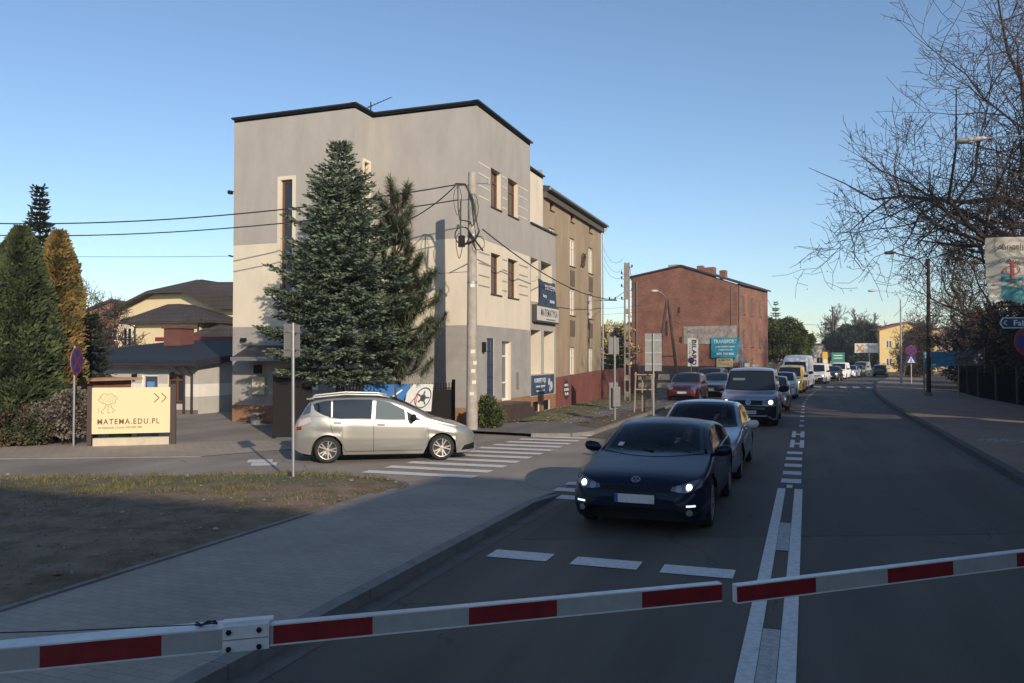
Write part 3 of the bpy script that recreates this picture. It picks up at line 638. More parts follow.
mb = MB(); mb.box(-1.5, .9, -.3, 1.5, 0, 1.55); mb.build('wall', BRICK, Sh); mb = MB(); mb.box(-1.8, 1.2, -.6, 1.7, 1.56, 1.64); mb.build('roof', mat('shed_roof', (.45, .25, .16), .8, var=.2), Sh)

# yellow house far behind
H_ = thing('detached_house', 'yellow rendered house with several brown hipped tile roofs behind the low white building', 'house', (-46, 52, 0))
YEL = mat('render_yellow', (.70, .58, .36), .9, var=.04)
mb = MB(); mb.box(-52.6, -35, 50, 62, -.3, 6.0)
mb.add([(-52.6, 50, 6.0), (-42.4, 50, 6.0), (-45.7, 50, 7.4), (-48.8, 50, 7.4)], [(0, 1, 2, 3)]); mb.build('wall', YEL, H_)
mb = MB()
# main roof with clipped gable towards us
def slab(mb, q, th=.22): q = [Vector(v) for v in q]; mb.add(q + [v - Vector((0, 0, th)) for v in q], [tuple(range(len(q))), tuple(range(2 * len(q) - 1, len(q) - 1, -1))] + [(i, i + len(q), (i + 1) % len(q) + len(q), (i + 1) % len(q)) for i in range(len(q))])
slab(mb, [(-53.6, 49.2, 5.9), (-48.9, 49.2, 7.6), (-46.6, 52.2, 8.7), (-46.6, 63, 8.7), (-53.6, 63, 5.9)])
slab(mb, [(-48.9, 49.2, 7.6), (-45.5, 49.2, 7.6), (-46.2, 52.2, 8.7)])
slab(mb, [(-46.2, 52.2, 8.7), (-45.5, 49.2, 7.6), (-42.1, 49.2, 6.2), (-34, 49.2, 6.2), (-34, 56, 8.7), (-46.6, 56, 8.7)])
slab(mb, [(-46.6, 56, 8.7), (-34, 56, 8.7), (-34, 63, 5.9), (-46.6, 63, 5.9)]); mb.build('roof', ROOFTILE, H_)
mb = MB(); mb.box(-47.3, -41.2, 46.5, 49.99, -.3, 5.0); mb.build('bay_wall', YEL, H_)
mb = MB(); slab(mb, [(-48.3, 45.9, 5.05), (-39.8, 45.9, 5.05), (-45.0, 48.6, 6.45), (-46.2, 48.6, 6.45)]); slab(mb, [(-48.3, 45.9, 5.05), (-46.2, 48.6, 6.45), (-46.2, 50.0, 6.45), (-48.3, 50.0, 5.05)]); slab(mb, [(-39.8, 45.9, 5.05), (-39.8, 50.0, 5.05), (-45.0, 50.0, 6.45), (-45.0, 48.6, 6.45)]); mb.build('bay_roof', ROOFTILE, H_)
mb = MB(); slab(mb, [(-41.8, 45.4, 3.7), (-33, 45.4, 3.7), (-33, 49, 3.9), (-40.4, 47, 4.8)]); slab(mb, [(-41.8, 45.4, 3.7), (-40.4, 47, 4.8), (-40.4, 50, 4.8), (-41.8, 50, 3.7)]); mb.build('porch_roof', ROOFTILE, H_)
mb = MB(); mb.box(-39.8, -35, 47.2, 49.99, -.3, 3.6); mb.build('porch_wall', YEL, H_)
mb = MB(); mb.box(-43.4, -42.3, 55.4, 56.4, 8.2, 9.9); mb.build('chimney', mat('chimney_dark', (.08, .05, .045), .9), H_)
wd = window((-47.3, 46.5, 0), (1, 0), 3.6, 4.9, 3.6, 4.7, .02, H_, WFRAME, GLASSB, 1, sill=True, fw=.12); 
window((-47.3, 46.5, 0), (1, 0), 1.2, 2.2, .9, 2.4, .02, H_, WFRAME, GLASSB, 1, fw=.12)
window((-52.6, 50, 0), (1, 0), .5, 1.5, 3.2, 4.8, .02, H_, WFRAME, GLASSB, 1, fw=.12)
mb = MB(); mb.add([(-41.6, 52.4, 7.52), (-40.7, 52.4, 7.52), (-40.7, 53.2, 7.88), (-41.6, 53.2, 7.88)], [(0, 1, 2, 3)]); mb.build('skylight', mat('skylight', (.6, .65, .7), .1), H_)
mb = MB(); mb.tube([(-48.1, 45.9, 5.1), (-47.2, 46.4, 4.6), (-47.2, 46.4, 0)], .06, 6); mb.tube([(-40.6, 45.9, 5.1), (-41.3, 46.4, 4.6), (-41.3, 46.4, 0)], .06, 6); mb.build('downpipe', METALD, H_)
settle(H_)

# red brick tenement up the road
CN = Vector((-5.27, 67.3, 0)); bx = Vector((.976, -.216, 0)); by = Vector((.216, .976, 0))
K = thing('brick_tenement', 'large red brick tenement with blank gable wall carrying advertising', 'building', (CN.x, CN.y, 0), R(-12.5))
# local frame: x to the right along the gable (0 at right corner), y away from us
Wd, Ld = 9.34, 9.0
mb = MB(); mb.prism([(-Wd, -.3), (0, -.3), (0, 8.3), (-4.77, 10.0), (-Wd, 9.3)], 0, .02, fn=lambda a, b, c: (a, c, b)); mb.build('gable_wall', BRICK, K)
O = (0, .02, 0)
ops = [(a, a + .8, z_, z_ + 1.5) for z_ in (5.9, 3.2) for a in (1.2, 3.6, 6.0)] + [(a, a + .9, .5, 2.3) for a in (1.2, 3.6)]
wall('wall', O, (0, 1), Ld, [(-.3, 8.36, 0)], ops, [BRICK], K, .12)
for o in ops: window(O, (0, 1), *o, .12, K, mat('frame_dull', (.22, .17, .14), .7), GLASSW, 1, sillm=SILL, fw=.08)
mb = MB(); mb.box(-Wd, -Wd + .02, .03, Ld, -.3, 9.3); mb.box(-Wd, 0, Ld, Ld + .02, -.3, 8.3); mb.build('rear_wall', BRICK, K)
mb = MB(); mb.prism([(.25, 8.28), (-4.77, 10.06), (-Wd - .45, 9.3), (-Wd - .45, 9.42), (-4.77, 10.2), (.25, 8.42)], -.12, Ld + .2, fn=lambda a, b, c: (a, c, b)); mb.build('roof', DARKROOF, K)
for cx_, cy_, w_, h_, m_ in ((-5.9, 1, .9, .7, CONC), (-3.1, 1.8, 1.1, .15, BRICK), (-1.9, 2.0, .5, -.35, BRICK), (-4.6, 4, .5, .9, BRICK)):
    mb = MB(); mb.box(cx_ - w_ / 2, cx_ + w_ / 2, cy_, cy_ + .6, 9.0, 9.95 + h_ * .6); mb.build('chimney', m_, K)
mb = MB(); mb.box(-Wd - .02, .02, -.03, 0, -.3, 1.65); mb.build('dark_plinth', mat('plinth_dark', (.03, .028, .035), .8), K)
mb = MB(); mb.box(-.55, -.45, -.04, 0, 1.7, 8.2); mb.tube([(.1, .2, 8.2), (.1, .2, 0)], .06, 6); mb.tube([(-Wd + .5, -.06, 9.0), (-Wd + .5, -.06, 1.7)], .05, 6); mb.build('downpipe', CONCD, K)
mb = MB(); mb.box(-5.1, -4.9, -.02, 0, 6.1, 6.6); mb.box(-4.95, -4.75, -.02, 0, 3.6, 4.1); mb.box(-6.2, -6.02, -.02, 0, 4.2, 5.5); mb.build('wall_recess', mat('recess_dark', (.05, .025, .02), .9), K)
def kw(px): k = (px - 512) / 800; return (18.36 - k * 65) / (.841 + .54 * k)
def kz(py, w_): return 2.3 + (358 - py) / 800 * (65 + .54 * w_)
def board(name, label, cat, x0, x1, z0, z1, th, m, texts, frame=None):
    o = thing(name, label, cat, (K.location + bx * ((x0 + x1) / 2) - by * .02), R(-12.5)); o.location.z = (z0 + z1) / 2
    W2, H2 = (x1 - x0) / 2, (z1 - z0) / 2
    MB().box(-W2, W2, -th, 0, -H2, H2).build('panel', m, o)
    for s_, sz, dx, dz, wd_, mm in texts: text(s_, sz, frame_mat((dx, -th - .004, dz), (1, 0, 0), (0, 0, 1)), mm, o, width=wd_, bold=.006)
    return o
x0, x1 = -kw(684), -kw(737)
board('painted_panel', 'faded grey and white painted lettering panel high on the brick gable', 'mural', x0, x1, 3.45, 4.95, .03, mat('mural', (.20, .18, .17), .9, c2=(.46, .42, .38), var=.2, scale=1.6, bump=.2), [('MEBLE - KUCHNIE', .5, 0, .3, 3.9, mat('mural_dark', (.22, .20, .20), .9)), ('NA WYMIAR', .5, .2, -.35, 2.8, mat('mural_dark', (.2, .2, .2)))])
TEAL = mat('board_teal', (.03, .30, .42), .5, var=.06)
board('billboard', 'turquoise advertising board with white lettering on the brick gable', 'billboard', -kw(712), -kw(739) + .1, 2.32, 3.95, .12, TEAL, [('TRANSPORT', .42, 0, .5, 1.95, WTXT), ('przeprowadzki krajowe', .2, 0, .1, 1.6, WTXT), ('i zagraniczne', .2, 0, -.15, 1.2, WTXT), ('600 700 800', .25, 0, -.5, 1.4, WTXT)])
board('billboard', 'small cream advertising board hung under the turquoise one', 'billboard', -kw(717), -kw(733), 1.55, 2.26, .08, mat('board_cream', (.55, .47, .27), .6), [('KOMUTEX', .24, 0, .22, 1.0, BRN), ('hurtownia', .18, 0, -.08, .8, mat('letter_ochre', (.4, .3, .15), .6))])
board('banner', 'tall white banner with black upright lettering left of the turquoise board', 'banner', -kw(688), -kw(698.5), 1.6, 3.95, .03, mat('banner_white', (.62, .62, .60), .7, var=.12, scale=5), [])
bo = [o for o in bpy.data.objects if o.name.startswith('banner') and 'tall white' in str(o.get('label', ''))][0]
text('BILARD', .55, frame_mat((.08, -.034, 0), (0, 0, -1), (1, 0, 0)), mat('letter_black', (.02, .02, .02), .6), bo, width=2.1, bold=.015)
text('CLUB 24h', .2, frame_mat((-.27, -.034, 0), (0, 0, -1), (1, 0, 0)), MATS['letter_black'], bo, width=1.6)

# far buildings
def simple_building(name, label, cat, loc, rz, W_, D_, Hh, wallm, roofm, rh, rows, cols, win=(1.0, 1.3)):
    o = thing(name, label, cat, loc, rz)
    ops = [((i + .5) * W_ / cols - win[0] / 2, (i + .5) * W_ / cols + win[0] / 2, 1.0 + j * 3.0, 1.0 + j * 3.0 + win[1]) for j in range(rows) for i in range(cols)]
    wall('wall', (-W_ / 2, 0, 0), (1, 0), W_, [(-.3, Hh, 0)], ops, [wallm], o, .12)
    for q in ops: window((-W_ / 2, 0, 0), (1, 0), *q, .12, o, WFRAME, GLASSW, 1, fw=.1)
    mb = MB(); mb.box(-W_ / 2, -W_ / 2 + .02, .01, D_, -.3, Hh); mb.box(W_ / 2 - .02, W_ / 2, .01, D_, -.3, Hh); mb.box(-W_ / 2, W_ / 2, D_, D_ + .02, -.3, Hh)
    for y_ in (0, D_ - .02): mb.add([(-W_ / 2, y_ + .01, Hh), (W_ / 2, y_ + .01, Hh), (0, y_ + .01, Hh + rh)], [(0, 1, 2)]) if rh else None
    mb.build('rear_wall', wallm, o)
    mb = MB()
    if rh: mb.prism([(-W_ / 2 - .4, Hh - .1), (0, Hh + rh + .05), (W_ / 2 + .4, Hh - .1), (W_ / 2 + .4, Hh + .1), (0, Hh + rh + .3), (-W_ / 2 - .4, Hh + .1)], -.4, D_ + .4, fn=lambda a, b, c: (a, c, b))
    else: mb.box(-W_ / 2 - .3, W_ / 2 + .3, -.3, D_ + .3, Hh, Hh + .35)
    mb.build('roof', roofm, o); return o
RR = mat('roof_red', (.22, .075, .05), .8, var=.2)
simple_building('shop_building', 'low pale building with red flat roof far behind the queue of cars', 'building', (*wp(814, 178), 0), R(5), 14, 8, 5.2, mat('render_pale', (.55, .48, .42), .9), RR, 0, 1, 6, (1.4, 1.5))
simple_building('apartment_block', 'tall yellow rendered block far along the right side of the road', 'building', (*wp(908, 135), 0), R(10), 9, 9, 7.0, mat('render_bright_yellow', (.62, .46, .20), .9), RR, 1.2, 2, 3)
simple_building('apartment_block', 'pink and white block partly hidden by the bare trees far right', 'building', (*wp(945, 150), 0), R(-8), 10, 9, 6.5, mat('render_pink', (.5, .36, .3), .9), RR, 1.5, 2, 3)
simple_building('house', 'brick house with grey roof behind the bare trees beside the yellow house', 'house', (-66, 62, 0), R(25), 12, 9, 5.5, BRICK, ROOFTILE, 2.5, 2, 3)
simple_building('house', 'pale yellow house glimpsed between the brown tenement and the brick gable', 'house', (-17.5, 92, 0), R(10), 9, 9, 5, YEL, DARKROOF, 0, 1, 3)
# houses on the right, out of the picture, added to shade the road and verge
simple_building('house', 'grey house added out of view on the right to shade the road', 'house', (9.7, 9.2, 0), R(-90), 22, 8, 6.5, CONCD, ROOFTILE, .9, 2, 7)
simple_building('house', 'flat roofed house added out of view on the right to shade the left pavement', 'house', (9.8, -7.6, 0), R(-90), 11, 9, 8.0, CONCD, DARKROOF, 0, 2, 4)
simple_building('house', 'tall rendered block added out of view behind the camera to shade the verge', 'house', (9.8, -25, 0), R(-90), 23, 10, 11.6, WALL_GREY, DARKROOF, 0, 3, 7)
simple_building('house', 'low house added out of view behind the garden fence to shade the road further on', 'house', (14, 33, 0), R(-90), 16, 9, 6.0, BRICK, ROOFTILE, 2.2, 2, 4)

# ------------------------------------------------------------------ trees and plants
def foliage(name, c, var=.35, scale=2.0, trans=.0):
    return mat(name, c, .75, var=var, scale=scale, spec=.25)
SPR = [foliage('spruce_needles', (.105, .14, .092)), foliage('spruce_needles_light', (.145, .185, .122)), foliage('spruce_needles_dark', (.05, .072, .05))]
rnd = random.Random(3)
def tuft(mb, p, d, L, w_, mi, up=None):
    """one needle clump: a folded diamond"""
    d = d.normalized(); s = d.cross(up or Vector((rnd.uniform(-1, 1), rnd.uniform(-1, 1), rnd.uniform(-.3, 1)))); 
    if s.length < 1e-3: s = Vector((1, 0, 0))
    s.normalize(); n = s.cross(d) * w_ * .45
    mb.add([p, p + d * L * .45 + s * w_ - n, p + d * L, p + d * L * .45 - s * w_ - n], [(0, 1, 2), (0, 2, 3)], mi)
def spruce(name, label, loc, prof, levels, nb, L0, tw, seed, group=None, mats=SPR, density=1.0, core=True):
    rnd.seed(seed); H = prof[-1][0]; z0 = prof[0][0]; rf_ = crv(prof)
    o = thing(name, label, 'tree', loc, group=group)
    MB().tube([(0, 0, -.1), (.03, 0, H * .5), (0, .02, H * .97)], [.16 * H / 9, .10 * H / 9, .012], 8).build('trunk', BARK, o)
    mb = MB(); br = MB()
    for l in range(levels):
        t = (l + rnd.uniform(-.3, .3)) / levels; z_ = z0 + (H - z0) * (t ** .93 if t > 0 else 0); Rr = max(.05, rf_(z_))
        n = max(4, int(nb * (.5 + .5 * Rr / max(p[1] for p in prof)))); a0 = rnd.uniform(0, 6.28)
        for b in range(n):
            a = a0 + 6.283 * b / n + rnd.uniform(-.25, .25); L = Rr * rnd.uniform(.62, 1.05) * (1 + .28 * noise.noise(Vector((math.cos(a) * 1.3, math.sin(a) * 1.3, z_ * 1.4 + seed)))); rise = .15 + .5 * t
            pts = []
            for k in range(6):
                s_ = k / 5; pts.append(Vector((math.cos(a) * L * s_, math.sin(a) * L * s_, z_ + L * (rise * s_ - .42 * s_ * (1 - .55 * s_)))))
            br.tube(pts, [.03, .025, .02, .015, .01, .006], 3, cap=False)
            seg = int(max(3, L / tw)); side = Vector((-math.sin(a), math.cos(a), 0))
            for k in range(seg):
                s_ = .15 + .85 * (k + .5) / seg; i = min(4, int(s_ * 5)); p = pts[i].lerp(pts[i + 1], s_ * 5 - i); d = (pts[i + 1] - pts[i]).normalized()
                tl = L0 * L * (1.05 - s_) * .55 + min(.10, .18 * L)
                for sg in (-1, 1, 0):
                    td = (side * sg * 1.0 + d * (.75 if sg else 1) + Vector((0, 0, rnd.uniform(-.35, .05)))).normalized(); ll = tl if sg else .12
                    m = max(1, int(ll / .085 * density)); sh = rnd.random()
                    mi = 1 if sh > .72 else (2 if sh < .22 else 0)
                    for q in range(m + 1):
                        pp = p + td * ll * q / max(1, m) + Vector((0, 0, -.12 * (q / max(1, m)) ** 2 * ll))
                        dd = (td + Vector((rnd.uniform(-.5, .5), rnd.uniform(-.5, .5), rnd.uniform(-.25, .45)))).normalized()
                        tuft(mb, pp, dd, rnd.uniform(.12, .2), rnd.uniform(.025, .042), mi)
    br.build('branches', BARK, o); f = mb.build('crown', mats, o)
    return o, len(mb.f)
_, n = spruce('spruce_tree', 'tall blue green spruce standing in the yard in front of the stair wing', (-13.15, 20.75, 0), [(1.75, 1.6), (2.3, 2.2), (3.1, 2.4), (4.2, 2.2), (5.2, 1.85), (6.2, 1.4), (7.2, .95), (8.2, .45), (8.95, .06)], 29, 13, .62, .08, 5)
print('spruce faces', n)
DSP = [foliage('dark_needles', (.022, .036, .024)), foliage('dark_needles_light', (.035, .05, .032)), foliage('dark_needles_dark', (.012, .02, .014))]
_, n = spruce('spruce_tree', 'slim dark spruce whose bare leader rises highest behind the green and yellow thujas', (-23.45, 19.06, 0), [(1, 1.7), (3, 1.5), (4.6, .95), (5.3, .62), (6.2, .40), (7.0, .2), (7.6, .08), (7.95, .01)], 46, 9, .5, .07, 8, mats=DSP)
_, n = spruce('spruce_tree', 'low dark spruce between the yellow thuja and the white annex', (*wp(90, 28), 0), [(.3, .9), (1.2, .85), (2.2, .65), (3.2, .4), (3.9, .1)], 22, 10, .6, .12, 9, mats=DSP)
_, n = spruce('spruce_tree', 'dark spruce at the left picture edge behind the green thuja', (-22.5, 15.2, 0), [(.5, 2.0), (2, 1.9), (3.6, 1.3), (5.0, .6), (5.9, .1)], 26, 10, .55, .12, 19, mats=DSP)

def thuja(name, label, loc, prof, mats, n, seed, core, lump=.16, sz=1.0):
    rnd.seed(seed); rf_ = crv(prof); H = prof[-1][0]; z0 = prof[0][0]
    o = thing(name, label, 'tree', loc)
    MB().tube([(0, 0, -.1), (0, 0, H * .8)], [.12, .03], 8).build('trunk', BARK, o)
    off = seed * 3.1
    def rad(a, z_): return rf_(z_) * (1 + lump * (noise.noise(Vector((math.cos(a) * 1.6 + off, math.sin(a) * 1.6, z_ * 1.1))) * 1.3 + .6 * noise.noise(Vector((math.cos(a) * 4 + off, math.sin(a) * 4, z_ * 3.2)))))
    mb = MB()
    for i in range(n):
        t = rnd.random() ** .9; z_ = z0 + (H - z0) * t; a = rnd.uniform(0, 6.283); r = rad(a, z_); dep = rnd.random() ** 2.2 * .35
        rr = r * (1 - dep); p = Vector((math.cos(a) * rr, math.sin(a) * rr, z_))
        d = Vector((math.cos(a) * rnd.uniform(.1, 1.1) + rnd.gauss(0, .35), math.sin(a) * rnd.uniform(.1, 1.1) + rnd.gauss(0, .35), rnd.uniform(.1, 1.0))); sh = 1.3 * noise.noise(p * 3.1) + rnd.uniform(-.45, .45)
        tuft(mb, p, d, rnd.uniform(.12, .22) * sz, rnd.uniform(.03, .055) * sz, 1 if sh > .22 else (2 if sh < -.25 else 0), up=Vector((-math.sin(a) + rnd.uniform(-.6, .6), math.cos(a) + rnd.uniform(-.6, .6), .2)))
    # darker opaque core added inside to stop see-through
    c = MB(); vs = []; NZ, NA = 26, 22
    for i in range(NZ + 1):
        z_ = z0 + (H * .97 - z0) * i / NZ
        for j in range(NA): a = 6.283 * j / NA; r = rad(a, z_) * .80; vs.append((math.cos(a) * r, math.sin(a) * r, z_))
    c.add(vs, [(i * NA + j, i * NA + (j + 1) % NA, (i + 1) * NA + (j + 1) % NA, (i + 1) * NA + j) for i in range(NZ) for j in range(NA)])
    c.build('crown_core', core, o); mb.build('crown', mats, o); return o
GRN = [foliage('thuja_green', (.048, .066, .030)), foliage('thuja_green_light', (.082, .105, .045)), foliage('thuja_green_dark', (.022, .033, .014))]
GLD = [foliage('thuja_gold', (.155, .108, .036)), foliage('thuja_gold_light', (.24, .17, .06)), foliage('thuja_gold_dark', (.075, .078, .03))]
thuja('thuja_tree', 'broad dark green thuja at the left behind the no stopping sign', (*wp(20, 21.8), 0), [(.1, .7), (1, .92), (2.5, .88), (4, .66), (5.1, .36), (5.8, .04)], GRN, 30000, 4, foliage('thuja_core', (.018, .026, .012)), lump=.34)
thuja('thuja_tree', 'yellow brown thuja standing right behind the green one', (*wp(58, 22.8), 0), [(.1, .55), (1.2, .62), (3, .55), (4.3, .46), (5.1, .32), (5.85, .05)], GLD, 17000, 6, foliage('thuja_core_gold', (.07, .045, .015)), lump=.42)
# pine with long needles
def pine():
    rnd.seed(21)
    o = thing('pine_tree', 'long needled pine between the spruce and the concrete pole', 'tree', (-11.95, 21.9, 0))
    tr = MB(); pts = [Vector((0, 0, -.1)), Vector((-.05, .05, 2)), Vector((0, .1, 4)), Vector((-.05, .1, 5.6)), Vector((-.18, .1, 6.9)), Vector((-.2, .1, 7.55))]
    tr.tube(pts, [.13, .11, .09, .06, .035, .012], 8); tr.build('trunk', BARK, o)
    cl = MB(); br = MB()
    def pom(p, d, R_, n=260):
        for i in range(n):
            v = Vector((rnd.gauss(0, 1), rnd.gauss(0, 1), rnd.gauss(0, 1))).normalized(); v = (v + d * .8).normalized()
            q = p + d * rnd.uniform(-.6, .5) * R_; sd_ = v.cross(Vector((0, 0, 1)))
            if sd_.length < .01: continue
            sd_.normalize(); L = R_ * rnd.uniform(.5, .8); e = q + v * L + Vector((0, 0, -.05))
            cl.add([q - sd_ * .008, q + sd_ * .008, e + sd_ * .005, e - sd_ * .005], [(0, 1, 2, 3)], rnd.choice((0, 0, 1, 2)))
    right = Vector((.938, .346, 0))
    spec = [(7.3, .1, 0, .42), (6.8, .15, 1, .45), (6.3, -.1, 2, .45), (6.0, .2, 3, .42), (5.5, 0, 4, .42), (5.3, .8, 5, .40), (5.0, 1.0, 1, .4), (4.7, .7, 2, .4), (4.6, 1.25, 3, .36), (4.1, 1.1, 0, .4), (4.2, 1.5, 4, .3), (3.9, .6, 5, .4), (3.6, 1.35, 2, .38), (3.3, .9, 1, .4), (3.1, 1.5, 3, .35), (2.8, 1.2, 4, .36), (2.6, .5, 0, .4), (2.2, .9, 2, .4), (2.4, 0, 3, .4), (3.4, 0, 4, .4), (4.4, .1, 5, .4)]
    for z_, x_, k, R_ in spec:
        for rep in range(5):
            a = k * 1.05 + rep * 2.4; p = right * x_ * (.85, .6, .75, .35, .15)[rep] + Vector((math.cos(a), math.sin(a), 0)) * .5 * rnd.uniform(.5, 1) + Vector((0, 0, z_ + rnd.uniform(-.25, .25)))
            b0 = Vector((0, .08, z_ - .5)); br.tube([b0, b0.lerp(p, .5) + Vector((0, 0, -.08)), p], [.03, .02, .01], 4, cap=False)
            d = (p - b0).normalized(); d = (d + Vector((0, 0, .7))).normalized()
            pom(p, d, R_); pom(p - d * .3 + Vector((rnd.uniform(-.15, .15), rnd.uniform(-.15, .15), 0)), d, R_ * .8, 240)
    br.build('branches', BARK, o)
    cl.build('crown', [foliage('pine_needles', (.11, .13, .072)), foliage('pine_needles_light', (.15, .17, .095)), foliage('pine_needles_dark', (.06, .078, .045))], o)
pine()

def bare_tree(name, label, loc, seed, H=8, r0=.16, spread=1.0, levels=5, counts=(7, 6, 6, 5, 4), rmin=.012, leaves=0, leafm=None, first=.25, bias=None, group=None, lens=(.62, .6, .6, .55, .5), cat='tree', up=.12, barkm=None):
    rg = random.Random(seed); tr = MB(); br = MB(); lf = MB(); ends = []
    def grow(p, d, L, r, lv):
        n = 6 if lv < 2 else (4 if lv < levels - 1 else 2); pts = [p.copy()]; dd = d.copy()
        wob = .10 if lv == 0 else .26
        for i in range(n):
            dd = (dd + Vector((rg.gauss(0, wob), rg.gauss(0, wob), rg.gauss(0, wob * .7) + (up if lv else 0.0)))).normalized(); pts.append(pts[-1] + dd * L / n)
        re = max(rmin * .7, r * (.45 if lv == 0 else .3)); rads = [max(rmin * .7, r + (re - r) * i / n) for i in range(n + 1)]
        (tr if lv == 0 else br).tube(pts, rads, 9 if lv == 0 else (6 if lv == 1 else (4 if lv == 2 else 3)), cap=False)
        if lv >= levels: ends.append(pts[-1]); ends.append(pts[1]); return
        c = counts[lv]
        for k in range(c):
            t = first + (1 - first) * (k + rg.random() * .8) / c if lv == 0 else .18 + .82 * (k + rg.random()) / c
            t = min(.99, t); i = min(n - 1, int(t * n)); q = pts[i].lerp(pts[i + 1], t * n - i); ax = (pts[i + 1] - pts[i]).normalized()
            a = rg.uniform(0, 6.283) if lv else (k * 2.4 + rg.uniform(-.4, .4)); s1 = ax.cross(Vector((0, 0, 1)) if abs(ax.z) < .95 else Vector((1, 0, 0))).normalized(); s2 = ax.cross(s1)
            ang = rg.uniform(.6, 1.15) * spread; nd = ax * math.cos(ang) + (s1 * math.cos(a) + s2 * math.sin(a)) * math.sin(ang)
            if bias and lv == 0: nd = (nd + Vector(bias) * .5).normalized()
            grow(q, nd.normalized(), L * lens[lv] * rg.uniform(.7, 1.15) * (1.15 - .35 * t), rads[i] * .62, lv + 1)
        if lv: grow(pts[-1], dd, L * .45, re, levels)
    grow(Vector((0, 0, -.1)), Vector((0, 0, 1)), H * .62, r0, 0)
    o = thing(name, label, cat, loc, group=group)
    bm_ = barkm or TWIG
    tr.build('trunk', BARK, o); br.build('crown', bm_, o)
    if leaves:
        for i in range(leaves):
            p = rg.choice(ends) + Vector((rg.gauss(0, .12), rg.gauss(0, .12), rg.gauss(0, .12))); d = Vector((rg.gauss(0, 1), rg.gauss(0, 1), rg.gauss(0, 1))).normalized(); s_ = d.orthogonal().normalized() * .035; d = d * .05
            lf.add([p - s_, p + d, p + s_, p - d], [(0, 1, 2, 3)], i % 2)
        lf.build('leaves', leafm or [mat('leaf_brown', (.14, .075, .035), .8), mat('leaf_olive', (.10, .09, .03), .8)], o)
    print(name, len(br.f)); return o
bare_tree('bare_tree', 'large bare tree whose long limb reaches over the pavement beside the hanging banner', (11.3, 37, .1), 11, H=16.4, r0=.42, spread=1.1, counts=(9, 7, 6, 5, 3), levels=5, leaves=1500, first=.25, bias=(-.7, -.15, -.1), up=.07, lens=(.85, .62, .6, .55, .5), rmin=.0145)
bare_tree('bare_tree', 'bare tree with brownish leaves left at the very edge of the picture in the foreground', (10.0, 29.5, .1), 23, H=15.0, r0=.24, spread=1.05, counts=(8, 6, 6, 5, 3), levels=5, leaves=1400, first=.35, bias=(-.35, .0, 0), up=.08, lens=(.75, .62, .6, .55, .5))
bare_tree('bare_tree', 'bare tree with rusty leaves behind the dark wooden post on the right', (10.4, 50, .1), 31, H=13.5, r0=.22, spread=1.1, counts=(8, 6, 6, 4), levels=4, leaves=5000, first=.15, rmin=.016)
bare_tree('bare_tree', 'tangled bare tree between the dark wooden post and the slender lamp post', (11.0, 62, .1), 37, H=12.5, r0=.22, spread=1.15, counts=(8, 6, 6, 4), levels=4, leaves=6500, first=.12, rmin=.018)
bare_tree('bare_tree', 'small rusty leaved tree right behind the blue banner fence', (11.5, 44, .1), 41, H=8.5, r0=.16, spread=1.2, counts=(8, 6, 6, 4), levels=4, leaves=7000, first=.1, rmin=.016)
bare_tree('bare_tree', 'leafless fruit tree between the yellow thuja and the yellow house', (*wp(96, 44), 0), 43, H=6.8, r0=.14, spread=1.2, counts=(8, 6, 6, 4), levels=4, leaves=600, first=.15, rmin=.018)
bare_tree('bare_tree', 'young leafless tree in front of the yellow house bay window', (*wp(122, 47), 0), 47, H=5.0, r0=.08, spread=1.1, counts=(7, 5, 5, 4), levels=4, first=.15, rmin=.015)
bt = bare_tree('bare_tree', 'pale leafless tree at the far end of the road left of the tall chimney', (*wp(838, 172), 0), 53, H=14, r0=.3, spread=1.0, counts=(8, 6, 5, 4), levels=4, rmin=.05, first=.2, group='leafless trees at the far end of the road')
farspots = [(*wp(846, 165), 1.1, 1, 'first leafless tree right of the green hoarding far away'), (*wp(862, 160), 1.15, 2.2, 'leafless tree directly behind the roadside billboard'), (*wp(877, 155), .95, 4, 'leafless tree between the roadside billboard and the yellow block'), (*wp(870, 170), 1.3, 5.1, 'tallest of the leafless trees at the far end of the road'), (*wp(925, 118), 1.0, .7, 'leafless tree just right of the yellow block'), (*wp(918, 96), .8, 3.3, 'leafless tree behind the two far road signs'), (*wp(902, 88), .6, 2.9, 'leafless tree crowding the slender lamp post'), (*wp(950, 140), 1.1, 1.9, 'leafless tree behind the pink and white block'),
            (-20, 105, .9, 1.2, 'leafless tree left of the concrete ladder pole, beyond the red brown wall'), (-15.5, 112, .85, 4.4, 'leafless tree beside the brick gable edge, beyond the red brown wall'), (-24, 120, 1.0, 3.1, 'leafless tree hidden mostly by the brown tenement corner')]
for x_, y_, s_, r_, lb in farspots:
    c = copy_tree(bt); c.location = (x_, y_, 0); c.scale = (s_ * .8, s_ * .8, s_ * .72); c.rotation_euler.z = r_; c['label'] = lb
